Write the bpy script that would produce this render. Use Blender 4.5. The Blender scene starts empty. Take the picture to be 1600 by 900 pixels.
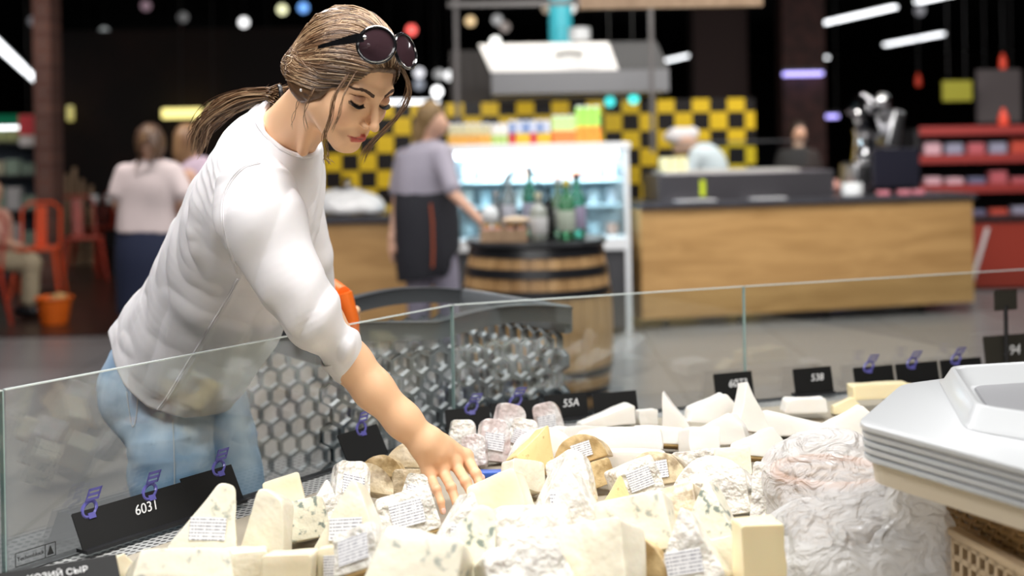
import bpy, bmesh, math, random
import numpy as np
from mathutils import Vector, Matrix, Euler

# ------------------------------------------------------------------ camera, world, lights, exposure
SC = bpy.context.scene
COL = SC.collection
FPX, CX0, CY0, CAMZ, ROLL = 2000.0, 800.0, 213.0, 1.40, math.radians(1.0)


def W(px, py, Y):
    """point of the shop seen at (px, py) at distance Y in front of the camera"""
    u = (px - CX0) / FPX
    v = -(py - CY0) / FPX
    c, s = math.cos(ROLL), math.sin(ROLL)
    return Vector((Y * (u * c + v * s), Y, CAMZ + Y * (-u * s + v * c)))


def G(px, py, z):
    """point at height z seen at (px, py)"""
    u = (px - CX0) / FPX
    v = -(py - CY0) / FPX
    k = -u * math.sin(ROLL) + v * math.cos(ROLL)
    return W(px, py, (z - CAMZ) / k)


cam_data = bpy.data.cameras.new('camera')
cam = bpy.data.objects.new('camera', cam_data)
COL.objects.link(cam)
cam_data.sensor_width = 36.0
cam_data.lens = 45.0
cam_data.shift_x = 0.0
cam_data.shift_y = -(450 - CY0) / 1600.0
cam_data.clip_start = 0.05
cam_data.clip_end = 200
cam_data.dof.use_dof = True
cam_data.dof.focus_distance = 2.34
cam_data.dof.aperture_fstop = 2.2
cs, sn = math.cos(ROLL), math.sin(ROLL)
cam.matrix_world = Matrix(((cs, sn, 0, 0), (0, 0, -1, 0), (-sn, cs, 0, CAMZ), (0, 0, 0, 1)))
SC.camera = cam

SC.view_settings.view_transform = 'Standard'
SC.view_settings.look = 'None'
SC.view_settings.gamma = 1.0
SC.view_settings.exposure = 0.0
SC.view_settings.use_curve_mapping = False

wd = bpy.data.worlds.new('shop_air')
SC.world = wd
wd.use_nodes = True
wd.node_tree.nodes['Background'].inputs['Color'].default_value = (0.55, 0.6, 0.75, 1)
wd.node_tree.nodes['Background'].inputs['Strength'].default_value = 0.02
SC.cycles.max_bounces = 8
SC.cycles.transparent_max_bounces = 12
SC.cycles.sample_clamp_indirect = 4.0
SC.cycles.caustics_reflective = False
SC.cycles.caustics_refractive = False
SC.cycles.use_denoising = True


def area(name, loc, target, size, power, color=(1, 1, 1), spread=None):
    d = bpy.data.lights.new(name, 'AREA')
    d.shape = 'RECTANGLE'
    d.size, d.size_y = size
    d.energy = power
    d.color = color
    if spread:
        d.spread = math.radians(spread)
    o = bpy.data.objects.new(name, d)
    COL.objects.link(o)
    o.location = loc
    dv = Vector(target) - Vector(loc)
    o.rotation_euler = dv.to_track_quat('-Z', 'Y').to_euler()
    return o


area('case_lamp', (0.35, 1.95, 2.75), (0.35, 2.25, 0.8), (2.0, 0.5), 60, (1.0, 0.985, 0.96))
area('case_lamp_left', (-1.3, 1.2, 2.9), (-0.45, 2.4, 1.1), (1.4, 0.5), 42, (1.0, 0.98, 0.97))
area('shopper_fill_light', (1.3, 0.5, 2.3), (-0.35, 2.35, 1.45), (0.9, 0.5), 12, (1.0, 0.96, 0.9))  # added unseen fill, aimed to brighten the shopper's face and arm
area('aisle_lamp', (-0.9, 3.6, 3.1), (-0.5, 2.6, 1.2), (0.5, 1.8), 40, (1.0, 0.99, 0.98))
area('aisle_lamp_middle', (1.2, 5.6, 3.3), (1.2, 6.5, 0.0), (4.5, 0.5), 110, (0.97, 0.98, 1.0))
area('aisle_lamp_left', (-2.6, 7.0, 3.3), (-2.6, 7.4, 0.0), (2.5, 0.5), 70, (1.0, 0.96, 0.95))
area('counter_lamp', (1.9, 8.0, 3.2), (2.1, 9.4, 0.6), (4.5, 0.4), 135, (1.0, 0.96, 0.9))
area('kitchen_lamp', (0.6, 10.6, 3.2), (0.7, 11.8, 1.5), (5.0, 0.4), 42, (1.0, 0.95, 0.85), 110)
area('right_shelf_lamp', (4.6, 11.0, 3.0), (5.0, 12.6, 0.8), (2.5, 0.4), 60, (1.0, 0.95, 0.95))
area('cafe_lamp', (-4.0, 11.0, 3.2), (-4.0, 12.2, 0.0), (2.6, 0.5), 26, (1.0, 0.85, 0.75))


# ------------------------------------------------------------------ helpers: tags
def tag(o, label=None, cat=None, group=None, kind=None):
    if label:
        o['label'] = label
    if cat:
        o['category'] = cat
    if group:
        o['group'] = group
    if kind:
        o['kind'] = kind
    return o


def thing(name, label, cat, loc=(0, 0, 0), group=None, rotz=0.0):
    o = bpy.data.objects.new(name, None)
    o.empty_display_size = 0.05
    COL.objects.link(o)
    o.location = loc
    o.rotation_euler = (0, 0, rotz)
    return tag(o, label, cat, group)


def link_mesh(name, me, mat=None, parent=None):
    o = bpy.data.objects.new(name, me)
    COL.objects.link(o)
    if mat:
        me.materials.append(mat)
    if parent:
        o.parent = parent
    return o


def copy_tree(o, parent=None):
    c = o.copy()
    COL.objects.link(c)
    c.parent = parent
    for ch in list(o.children):
        copy_tree(ch, c)
    return c


# ------------------------------------------------------------------ helpers: meshes
class MB:
    def __init__(self):
        self.v = []
        self.f = []

    def add(self, vs, fs, M=None):
        n = len(self.v)
        for p in vs:
            p = Vector(p)
            if M is not None:
                p = M @ p
            self.v.append(p)
        self.f += [tuple(i + n for i in f) for f in fs]
        return self

    def box(self, c, s, rot=None, bevel=0.0, M=None, seg=2):
        bm = bmesh.new()
        bmesh.ops.create_cube(bm, size=1.0)
        for v in bm.verts:
            v.co = Vector((v.co.x * s[0], v.co.y * s[1], v.co.z * s[2]))
        if bevel > 0:
            bmesh.ops.bevel(bm, geom=list(bm.edges), offset=bevel, segments=seg, affect='EDGES', profile=0.5)
        T = Matrix.Translation(Vector(c))
        if rot is not None:
            T = T @ Euler(rot).to_matrix().to_4x4()
        if M is not None:
            T = M @ T
        bm.verts.index_update()
        self.add([v.co for v in bm.verts], [tuple(v.index for v in f.verts) for f in bm.faces], T)
        bm.free()
        return self

    def lathe(self, prof, n=24, M=None, closed=True, ang=2 * math.pi):
        vs, fs = [], []
        m = len(prof)
        full = abs(ang - 2 * math.pi) < 1e-6
        k = n if full else n + 1
        for i in range(k):
            a = ang * i / n
            for r, z in prof:
                vs.append((r * math.cos(a), r * math.sin(a), z))
        for i in range(n):
            j = (i + 1) % k if full else i + 1
            for q in range(m - 1):
                fs.append((i * m + q, j * m + q, j * m + q + 1, i * m + q + 1))
        if closed:
            if prof[0][0] > 1e-5:
                fs.append(tuple(i * m for i in range(k))[::-1])
            if prof[-1][0] > 1e-5:
                fs.append(tuple(i * m + m - 1 for i in range(k)))
        return self.add(vs, fs, M)

    def tube(self, pts, r, n=8, closed=False):
        pts = [Vector(p) for p in pts]
        N = len(pts)
        rs = r if isinstance(r, (list, tuple)) else [r] * N
        up = Vector((0, 0, 1))
        vs, fs = [], []
        pn = None
        for i, p in enumerate(pts):
            if closed:
                t = pts[(i + 1) % N] - pts[i - 1]
            else:
                t = pts[min(i + 1, N - 1)] - pts[max(i - 1, 0)]
            t.normalize()
            if pn is None:
                pn = t.cross(up)
                if pn.length < 1e-3:
                    pn = t.cross(Vector((1, 0, 0)))
            pn = (pn - t * pn.dot(t)).normalized()
            b = t.cross(pn)
            for k in range(n):
                a = 2 * math.pi * k / n
                vs.append(p + (pn * math.cos(a) + b * math.sin(a)) * rs[i])
        for i in range(N if closed else N - 1):
            j = (i + 1) % N
            for k in range(n):
                k2 = (k + 1) % n
                fs.append((i * n + k, i * n + k2, j * n + k2, j * n + k))
        if not closed:
            fs.append(tuple(range(n))[::-1])
            fs.append(tuple((N - 1) * n + k for k in range(n)))
        return self.add(vs, fs)

    def prism(self, poly, z0, z1, M=None):
        n = len(poly)
        vs = [(x, y, z0) for x, y in poly] + [(x, y, z1) for x, y in poly]
        fs = [tuple(range(n))[::-1], tuple(range(n, 2 * n))]
        for i in range(n):
            j = (i + 1) % n
            fs.append((i, j, n + j, n + i))
        return self.add(vs, fs, M)

    def ball(self, c, r, n=12, M=None):
        bm = bmesh.new()
        bmesh.ops.create_uvsphere(bm, u_segments=n * 2, v_segments=n, radius=1.0)
        rr = (r, r, r) if not isinstance(r, (tuple, list)) else r
        T = Matrix.Translation(Vector(c)) @ Matrix.Diagonal((rr[0], rr[1], rr[2], 1))
        if M is not None:
            T = M @ T
        bm.verts.index_update()
        self.add([v.co for v in bm.verts], [tuple(v.index for v in f.verts) for f in bm.faces], T)
        bm.free()
        return self

    def build(self, name, mat=None, parent=None, smooth=False, bevel=0.0, seg=2, angle=40):
        me = bpy.data.meshes.new(name)
        me.from_pydata([tuple(p) for p in self.v], [], self.f)
        bm = bmesh.new()
        bm.from_mesh(me)
        if bevel > 0:
            bmesh.ops.bevel(bm, geom=list(bm.edges), offset=bevel, segments=seg, affect='EDGES', profile=0.5)
        bmesh.ops.recalc_face_normals(bm, faces=list(bm.faces))
        bm.to_mesh(me)
        bm.free()
        o = link_mesh(name, me, mat, parent)
        if smooth or bevel > 0:
            me.polygons.foreach_set('use_smooth', [True] * len(me.polygons))
            try:
                me.set_sharp_from_angle(angle=math.radians(angle))
            except Exception:
                pass
        return o


def struct(o):
    o['kind'] = 'structure'
    return o


# ------------------------------------------------------------------ helpers: signed distance modelling
def smin(a, b, k):
    h = np.maximum(k - np.abs(a - b), 0) / k
    return np.minimum(a, b) - h * h * k * 0.25


def smax(a, b, k):
    return -smin(-a, -b, k)


def s_ell(p, c, r, R=None):
    q = p - np.asarray(c, float)
    if R is not None:
        q = q @ R
    r = np.asarray(r, float)
    k0 = np.linalg.norm(q / r, axis=1)
    k1 = np.linalg.norm(q / (r * r), axis=1) + 1e-9
    return k0 * (k0 - 1) / k1


def s_cone(p, a, b, ra, rb):
    a = np.asarray(a, float)
    b = np.asarray(b, float)
    ba = b - a
    t = np.clip(((p - a) @ ba) / (ba @ ba), 0, 1)
    return np.linalg.norm(p - a - t[:, None] * ba, axis=1) - (ra + (rb - ra) * t)


def s_chain(p, pts, rs, k=0.01):
    d = None
    for i in range(len(pts) - 1):
        e = s_cone(p, pts[i], pts[i + 1], rs[i], rs[i + 1])
        d = e if d is None else smin(d, e, k)
    return d


def catmull(P, m=5):
    P = np.asarray(P, float)
    n = len(P)
    out = []
    for i in range(n - 1):
        p0 = P[max(i - 1, 0)]
        p1, p2 = P[i], P[i + 1]
        p3 = P[min(i + 2, n - 1)]
        for j in range(m):
            t = j / m
            out.append(0.5 * ((2 * p1) + (-p0 + p2) * t + (2 * p0 - 5 * p1 + 4 * p2 - p3) * t * t + (-p0 + 3 * p1 - 3 * p2 + p3) * t ** 3))
    out.append(P[-1])
    return np.array(out)


class Loft:
    """elliptic tube: centres C, half width a along axis U, half width b across"""

    def __init__(self, C, U, a, b, m=5, ex=2.0):
        n = len(C)
        U = np.asarray(U, float)
        if U.ndim == 1:
            U = np.repeat(U[None], n, 0)
        D = catmull(np.hstack([np.asarray([tuple(c) for c in C], float), U, np.asarray(a, float)[:, None], np.asarray(b, float)[:, None]]), m)
        self.C, self.U, self.a, self.b = D[:, :3], D[:, 3:6], D[:, 6], D[:, 7]
        self.ex = ex

    def __call__(self, p):
        C, n = self.C, len(self.C)
        best = np.full(len(p), 1e9)
        seg = np.zeros(len(p), int)
        tt = np.zeros(len(p))
        for i in range(n - 1):
            ba = C[i + 1] - C[i]
            t = ((p - C[i]) @ ba) / (ba @ ba)
            tc = np.clip(t, 0, 1)
            d = np.linalg.norm(p - C[i] - tc[:, None] * ba, axis=1)
            m = d < best
            best[m] = d[m]
            seg[m] = i
            tt[m] = tc[m]
        c = C[seg] + (C[seg + 1] - C[seg]) * tt[:, None]
        a = self.a[seg] + (self.a[seg + 1] - self.a[seg]) * tt
        b = self.b[seg] + (self.b[seg + 1] - self.b[seg]) * tt
        T = C[seg + 1] - C[seg]
        T /= np.linalg.norm(T, axis=1)[:, None]
        U = self.U[seg]
        U = U - (U * T).sum(1)[:, None] * T
        U /= np.linalg.norm(U, axis=1)[:, None]
        V = np.cross(T, U)
        q = p - c
        e = (q * T).sum(1)
        q = q - e[:, None] * T
        x = (q * U).sum(1)
        y = (q * V).sum(1)
        ex = self.ex
        k0 = (np.abs(x / a) ** ex + np.abs(y / b) ** ex) ** (1 / ex)
        k1 = np.sqrt((x / (a * a)) ** 2 + (y / (b * b)) ** 2) + 1e-9
        dr = np.where(k0 > 0.4, k0 * (k0 - 1) / k1, -np.minimum(a, b) * (1 - k0))
        dr = np.maximum(dr, -np.minimum(a, b))
        e = np.where(((seg == 0) & (tt <= 0)) | ((seg == n - 2) & (tt >= 1)), np.abs(e), -1.0)
        return np.maximum(dr, e)


def vnoise(p, seed=0):
    i = np.floor(p).astype(np.int64)
    f = p - i
    f = f * f * (3 - 2 * f)
    out = np.zeros(len(p))
    for dx in (0, 1):
        for dy in (0, 1):
            for dz in (0, 1):
                h = ((i[:, 0] + dx) * 374761393 + (i[:, 1] + dy) * 668265263 + (i[:, 2] + dz) * 2147483647 + seed * 97531) & 0xffffffff
                h = ((h ^ (h >> 13)) * 1274126177) & 0xffffffff
                h = (h ^ (h >> 16)) & 0xffff
                w = (f[:, 0] if dx else 1 - f[:, 0]) * (f[:, 1] if dy else 1 - f[:, 1]) * (f[:, 2] if dz else 1 - f[:, 2])
                out += w * (h / 65535.0)
    return out * 2 - 1


def sdf_mesh(name, f, lo, hi, h, mat=None, parent=None, color=None, levels=4, slack=1.6, relax=1):
    lo = np.asarray(lo, float)
    hi = np.asarray(hi, float)

    def ev(P):
        return np.concatenate([f(P[i:i + 300000]) for i in range(0, len(P), 300000)]) if len(P) else np.zeros(0)
    s = h * 2 ** levels
    n = np.ceil((hi - lo) / s).astype(int)
    ijk = np.stack(np.meshgrid(*[np.arange(k) for k in n], indexing='ij'), -1).reshape(-1, 3)
    for L in range(levels + 1):
        s = h * 2 ** (levels - L)
        d = ev(lo + (ijk + 0.5) * s)
        ijk = ijk[np.abs(d) < s * 0.87 * slack + (0.004 if L < levels else 0)]
        if L < levels:
            off = np.array([(a, b, c) for a in (0, 1) for b in (0, 1) for c in (0, 1)])
            ijk = (ijk[:, None] * 2 + off[None]).reshape(-1, 3)
    N = int(ijk.max()) + 4
    off = np.array([(a, b, c) for a in (0, 1) for b in (0, 1) for c in (0, 1)])
    cor = (ijk[:, None] + off[None]).reshape(-1, 3)
    key = (cor[:, 0] * N + cor[:, 1]) * N + cor[:, 2]
    uk, first, inv = np.unique(key, return_index=True, return_inverse=True)
    inv = inv.reshape(-1)
    val = ev(lo + cor[first] * h)
    V = val[inv].reshape(-1, 8)
    neg = V < 0
    act = neg.any(1) & ~neg.all(1)
    ijk, V = ijk[act], V[act]
    pos = np.zeros((len(ijk), 3))
    cnt = np.zeros(len(ijk))
    for a in range(8):
        for b in range(a + 1, 8):
            if np.abs(off[a] - off[b]).sum() != 1:
                continue
            m = (V[:, a] < 0) != (V[:, b] < 0)
            t = V[m, a] / (V[m, a] - V[m, b])
            pos[m] += off[a] + t[:, None] * (off[b] - off[a])
            cnt[m] += 1
    P = lo + (ijk + pos / cnt[:, None]) * h
    ck = (ijk[:, 0] * N + ijk[:, 1]) * N + ijk[:, 2]
    order = np.argsort(ck)
    cks = ck[order]

    def find(c):
        k = (c[:, 0] * N + c[:, 1]) * N + c[:, 2]
        j = np.searchsorted(cks, k)
        j[j >= len(cks)] = 0
        ok = cks[j] == k
        return order[j], ok
    quads = []
    for ax, ci in ((0, 4), (1, 2), (2, 1)):
        m = (V[:, 0] < 0) != (V[:, ci] < 0)
        c = ijk[m]
        e1 = np.zeros(3, int)
        e2 = np.zeros(3, int)
        e1[(ax + 1) % 3] = 1
        e2[(ax + 2) % 3] = 1
        i0 = np.nonzero(m)[0]
        i1, o1 = find(c - e1)
        i2, o2 = find(c - e1 - e2)
        i3, o3 = find(c - e2)
        ok = o1 & o2 & o3
        q = np.stack([i0, i1, i2, i3], 1)[ok]
        flip = (V[m, 0] < 0)[ok]
        q[~flip] = q[~flip][:, ::-1]
        quads.append(q)
    Q = np.concatenate(quads)
    for _ in range(relax):
        A = np.zeros_like(P)
        n_ = np.zeros(len(P))
        for k in range(4):
            np.add.at(A, Q[:, k], P[Q[:, (k + 1) % 4]] + P[Q[:, (k + 3) % 4]])
            np.add.at(n_, Q[:, k], 2)
        g = n_ > 0
        P[g] = P[g] * 0.5 + 0.5 * A[g] / n_[g][:, None]
    me = bpy.data.meshes.new(name)
    me.vertices.add(len(P))
    me.vertices.foreach_set('co', P.astype(np.float32).ravel())
    me.loops.add(len(Q) * 4)
    me.loops.foreach_set('vertex_index', Q[:, ::-1].astype(np.int32).ravel())
    me.polygons.add(len(Q))
    me.polygons.foreach_set('loop_start', np.arange(0, len(Q) * 4, 4, dtype=np.int32))
    me.polygons.foreach_set('use_smooth', np.ones(len(Q), dtype=bool))
    me.update(calc_edges=True)
    if color is not None:
        c = np.ones((len(P), 4), np.float32)
        c[:, :3] = color(P)
        at = me.color_attributes.new('Col', 'FLOAT_COLOR', 'POINT')
        at.data.foreach_set('color', c.ravel())
    return link_mesh(name, me, mat, parent)


# ------------------------------------------------------------------ helpers: materials
def nn(nt, t, **kw):
    n = nt.nodes.new(t)
    for k, v in kw.items():
        setattr(n, k, v)
    return n


def mat(name, col, rough=0.5, metal=0.0, coat=0.0, emit=None, estr=0.0, sss=0.0, spec=0.5, noise=None, bump=None, vcol=False, alpha=None, trans=0.0, ior=None):
    """noise=(scale, colour2, lo, hi, stretch) mixes a second colour; bump=(scale, strength, distance)"""
    m = bpy.data.materials.new(name)
    m.use_nodes = True
    nt = m.node_tree
    b = nt.nodes['Principled BSDF']
    b.inputs['Base Color'].default_value = (*col, 1)
    b.inputs['Roughness'].default_value = rough
    b.inputs['Metallic'].default_value = metal
    b.inputs['Coat Weight'].default_value = coat
    b.inputs['Coat Roughness'].default_value = 0.12
    b.inputs['Specular IOR Level'].default_value = spec
    b.inputs['Subsurface Weight'].default_value = sss
    b.inputs['Subsurface Radius'].default_value = (0.012, 0.006, 0.003)
    b.inputs['Subsurface Scale'].default_value = 1.0
    b.inputs['Transmission Weight'].default_value = trans
    if ior:
        b.inputs['IOR'].default_value = ior
    if alpha is not None:
        b.inputs['Alpha'].default_value = alpha
    if emit:
        b.inputs['Emission Color'].default_value = (*emit, 1)
        b.inputs['Emission Strength'].default_value = estr
    tc = nn(nt, 'ShaderNodeTexCoord')
    src = None
    if vcol:
        a = nn(nt, 'ShaderNodeAttribute', attribute_name='Col')
        src = a.outputs['Color']
    if noise:
        sc_, c2, lo_, hi_ = noise[:4]
        mp = nn(nt, 'ShaderNodeMapping')
        mp.inputs['Scale'].default_value = noise[4] if len(noise) > 4 else (1, 1, 1)
        nz = nn(nt, 'ShaderNodeTexNoise')
        nz.inputs['Scale'].default_value = sc_
        nz.inputs['Detail'].default_value = 4
        rp = nn(nt, 'ShaderNodeMapRange')
        rp.inputs['From Min'].default_value = lo_
        rp.inputs['From Max'].default_value = hi_
        mx = nn(nt, 'ShaderNodeMix', data_type='RGBA')
        nt.links.new(tc.outputs['Object'], mp.inputs['Vector'])
        nt.links.new(mp.outputs['Vector'], nz.inputs['Vector'])
        nt.links.new(nz.outputs['Fac'], rp.inputs['Value'])
        nt.links.new(rp.outputs['Result'], mx.inputs['Factor'])
        if src:
            nt.links.new(src, mx.inputs['A'])
        else:
            mx.inputs['A'].default_value = (*col, 1)
        mx.inputs['B'].default_value = (*c2, 1)
        src = mx.outputs['Result']
    if src:
        nt.links.new(src, b.inputs['Base Color'])
    if bump:
        nz = nn(nt, 'ShaderNodeTexNoise')
        nz.inputs['Scale'].default_value = bump[0]
        nz.inputs['Detail'].default_value = 3
        if len(bump) > 3:
            mp = nn(nt, 'ShaderNodeMapping')
            mp.inputs['Scale'].default_value = bump[3]
            nt.links.new(tc.outputs['Object'], mp.inputs['Vector'])
            nt.links.new(mp.outputs['Vector'], nz.inputs['Vector'])
        else:
            nt.links.new(tc.outputs['Object'], nz.inputs['Vector'])
        bp = nn(nt, 'ShaderNodeBump')
        bp.inputs['Strength'].default_value = bump[1]
        bp.inputs['Distance'].default_value = bump[2]
        nt.links.new(nz.outputs['Fac'], bp.inputs['Height'])
        nt.links.new(bp.outputs['Normal'], b.inputs['Normal'])
    return m


def glass_mat(name, tint, ior=1.5, rough=0.0, haze=0.0, bump=None):
    m = bpy.data.materials.new(name)
    m.use_nodes = True
    nt = m.node_tree
    nt.nodes.remove(nt.nodes['Principled BSDF'])
    out = nt.nodes['Material Output']
    tr = nn(nt, 'ShaderNodeBsdfTransparent')
    tr.inputs['Color'].default_value = (*tint, 1)
    gl = nn(nt, 'ShaderNodeBsdfGlossy')
    gl.inputs['Roughness'].default_value = rough
    gl.inputs['Color'].default_value = (1, 1, 1, 1)
    fr = nn(nt, 'ShaderNodeFresnel')
    # same reflectance on both faces of the sheet
    gm = nn(nt, 'ShaderNodeNewGeometry')
    im = nn(nt, 'ShaderNodeMapRange')
    im.inputs['To Min'].default_value = ior
    im.inputs['To Max'].default_value = 1.0 / ior
    nt.links.new(gm.outputs['Backfacing'], im.inputs['Value'])
    nt.links.new(im.outputs['Result'], fr.inputs['IOR'])
    mx = nn(nt, 'ShaderNodeMixShader')
    nt.links.new(fr.outputs['Fac'], mx.inputs['Fac'])
    nt.links.new(tr.outputs['BSDF'], mx.inputs[1])
    nt.links.new(gl.outputs['BSDF'], mx.inputs[2])
    last = mx
    if bump:
        tc = nn(nt, 'ShaderNodeTexCoord')
        nz = nn(nt, 'ShaderNodeTexNoise')
        nz.inputs['Scale'].default_value = bump[0]
        nz.inputs['Detail'].default_value = 3
        nz.inputs['Distortion'].default_value = 1.5
        bp = nn(nt, 'ShaderNodeBump')
        bp.inputs['Strength'].default_value = bump[1]
        bp.inputs['Distance'].default_value = bump[2]
        nt.links.new(tc.outputs['Object'], nz.inputs['Vector'])
        nt.links.new(nz.outputs['Fac'], bp.inputs['Height'])
        nt.links.new(bp.outputs['Normal'], gl.inputs['Normal'])
        nt.links.new(bp.outputs['Normal'], fr.inputs['Normal'])
    if haze > 0:
        df = nn(nt, 'ShaderNodeBsdfTranslucent')
        d2 = nn(nt, 'ShaderNodeBsdfDiffuse')
        ad = nn(nt, 'ShaderNodeMixShader')
        ad.inputs['Fac'].default_value = 0.5
        df.inputs['Color'].default_value = (0.95, 0.95, 0.95, 1)
        d2.inputs['Color'].default_value = (0.95, 0.95, 0.95, 1)
        if bump:
            nt.links.new(bp.outputs['Normal'], d2.inputs['Normal'])
        nt.links.new(df.outputs['BSDF'], ad.inputs[1])
        nt.links.new(d2.outputs['BSDF'], ad.inputs[2])
        m2 = nn(nt, 'ShaderNodeMixShader')
        m2.inputs['Fac'].default_value = haze
        nt.links.new(mx.outputs['Shader'], m2.inputs[1])
        nt.links.new(ad.outputs['Shader'], m2.inputs[2])
        last = m2
    nt.links.new(last.outputs['Shader'], out.inputs['Surface'])
    return m


def emit_mat(name, col, strength):
    return mat(name, (0.8, 0.8, 0.8), 0.5, emit=col, estr=strength)
# ------------------------------------------------------------------ materials
M = {}
M['ceiling'] = mat('ceiling_black', (0.006, 0.006, 0.008), 0.9)
M['wall_dark'] = mat('dark_wall', (0.012, 0.008, 0.008), 0.9, noise=(1.2, (0.025, 0.012, 0.01), 0.45, 0.7))
M['black'] = mat('black_plastic', (0.012, 0.012, 0.014), 0.35)
M['blackmatt'] = mat('matt_black', (0.015, 0.014, 0.016), 0.7)
M['steel'] = mat('brushed_steel', (0.55, 0.55, 0.57), 0.32, 1.0, noise=(14, (0.42, 0.42, 0.44), 0.35, 0.7, (1, 1, 12)))
M['chrome'] = mat('chrome', (0.8, 0.8, 0.82), 0.12, 1.0)
M['white'] = mat('white_enamel', (0.78, 0.8, 0.82), 0.35)
M['stone'] = mat('dark_stone_top', (0.05, 0.05, 0.06), 0.25, noise=(30, (0.1, 0.1, 0.11), 0.5, 0.8))
M['paper'] = mat('white_paper', (0.82, 0.82, 0.82), 0.6)
M['orange'] = mat('orange_plastic', (0.85, 0.16, 0.015), 0.4)
M['red'] = mat('red_metal', (0.42, 0.045, 0.02), 0.4, noise=(6, (0.3, 0.03, 0.015), 0.4, 0.7))


def wood_mat(name, c1, c2, scale=3.0, stretch=(1, 1, 9), rough=0.45):
    m = mat(name, c1, rough)
    nt = m.node_tree
    b = nt.nodes['Principled BSDF']
    tc = nn(nt, 'ShaderNodeTexCoord')
    mp = nn(nt, 'ShaderNodeMapping')
    mp.inputs['Scale'].default_value = stretch
    n1 = nn(nt, 'ShaderNodeTexNoise')
    n1.inputs['Scale'].default_value = scale
    n1.inputs['Detail'].default_value = 8
    n1.inputs['Distortion'].default_value = 1.2
    r = nn(nt, 'ShaderNodeValToRGB')
    r.color_ramp.elements[0].position = 0.32
    r.color_ramp.elements[0].color = (*c2, 1)
    r.color_ramp.elements[1].position = 0.62
    r.color_ramp.elements[1].color = (*c1, 1)
    nt.links.new(tc.outputs['Object'], mp.inputs['Vector'])
    nt.links.new(mp.outputs['Vector'], n1.inputs['Vector'])
    nt.links.new(n1.outputs['Fac'], r.inputs['Fac'])
    nt.links.new(r.outputs['Color'], b.inputs['Base Color'])
    return m


M['oak'] = wood_mat('oak_veneer', (0.56, 0.33, 0.13), (0.42, 0.235, 0.085), 1.6, (1, 1, 7))
M['barrel'] = wood_mat('barrel_oak', (0.5, 0.3, 0.13), (0.3, 0.16, 0.06), 5, (1, 1, 0.3))
M['darkwood'] = wood_mat('dark_brown_wood', (0.045, 0.018, 0.013), (0.02, 0.009, 0.008), 3, (5, 1, 1), 0.3)
M['palewood'] = wood_mat('pale_wood', (0.5, 0.33, 0.2), (0.33, 0.2, 0.11), 6, (1, 1, 0.4))


def tile_mat(name, c1, c2, cm, scale, rough, w=0.5, h=0.5, mortar=0.006, off=0.0):
    m = mat(name, c1, rough)
    nt = m.node_tree
    b = nt.nodes['Principled BSDF']
    tc = nn(nt, 'ShaderNodeTexCoord')
    br = nn(nt, 'ShaderNodeTexBrick')
    br.offset = off
    br.inputs['Color1'].default_value = (*c1, 1)
    br.inputs['Color2'].default_value = (*c2, 1)
    br.inputs['Mortar'].default_value = (*cm, 1)
    br.inputs['Scale'].default_value = scale
    br.inputs['Mortar Size'].default_value = mortar
    br.inputs['Brick Width'].default_value = w
    br.inputs['Row Height'].default_value = h
    nt.links.new(tc.outputs['Object'], br.inputs['Vector'])
    nt.links.new(br.outputs['Color'], b.inputs['Base Color'])
    return m


M['floor'] = tile_mat('grey_floor_tile', (0.26, 0.255, 0.26), (0.225, 0.22, 0.225), (0.15, 0.15, 0.15), 1.0, 0.25, 0.9, 0.9, 0.006)
M['brick'] = tile_mat('red_brick', (0.17, 0.075, 0.055), (0.11, 0.045, 0.035), (0.17, 0.13, 0.12), 1.0, 0.85, 0.24, 0.08, 0.008, 0.5)


def rect_xz(name, x0, x1, z0, z1, y, th, m, parent=None):
    b = MB().box(((x0 + x1) / 2, y + th / 2, (z0 + z1) / 2), (x1 - x0, th, z1 - z0))
    return b.build(name, m, parent)


# ------------------------------------------------------------------ the hall
struct(MB().box((1, 25, -0.05), (50, 60, 0.1)).build('floor', M['floor']))
struct(MB().box((-8.3, 14.8, 0.004), (13.4, 11, 0.012)).build('floor_cafe', M['darkwood']))
struct(MB().box((1, 25, 4.6), (50, 60, 0.1)).build('ceiling', M['ceiling']))
struct(rect_xz('wall_back', -23, 25, 0, 4.55, 52, 0.2, M['wall_dark']))
struct(MB().box((-23.6, 25, 2.27), (0.2, 60, 4.54)).build('wall_left', M['wall_dark']))
struct(MB().box((25.6, 25, 2.27), (0.2, 60, 4.54)).build('wall_right', M['wall_dark']))
struct(rect_xz('wall_cafe', -6.2, -2.45, 0, 2.9, 17.0, 0.2, M['wall_dark']))
# checkered kitchen wall: x local so squares of 0.165 m
chk = bpy.data.materials.new('yellow_black_checker_tiles')
chk.use_nodes = True
nt = chk.node_tree
bs = nt.nodes['Principled BSDF']
bs.inputs['Roughness'].default_value = 0.22
tcn = nn(nt, 'ShaderNodeTexCoord')
ck = nn(nt, 'ShaderNodeTexChecker')
ck.inputs['Color1'].default_value = (0.62, 0.42, 0.02, 1)
ck.inputs['Color2'].default_value = (0.012, 0.01, 0.01, 1)
ck.inputs['Scale'].default_value = 1 / 0.165
nt.links.new(tcn.outputs['Object'], ck.inputs['Vector'])
nt.links.new(ck.outputs['Color'], bs.inputs['Base Color'])
wk = MB().box((0, 0, 0), (4.15, 0.12, 1.9)).build('wall_kitchen', chk)
wk.location = (0.21, 12.08, 0.77)
struct(wk)
hd = MB().box((0, 0, 0), (1.75, 0.1, 0.5)).build('wall_kitchen_upper', mat('brown_grey_panels', (0.02, 0.016, 0.017), 0.7, noise=(3, (0.01, 0.008, 0.008), 0.4, 0.6, (6, 1, 1))))
hd.location = (0.3, 12.2, 1.97)
struct(hd)
c = MB().box((0, 0, 0), (0.17, 4.54, 0.3)).build('column', M['brick'])
c.rotation_euler = (math.radians(90), 0, 0)
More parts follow.
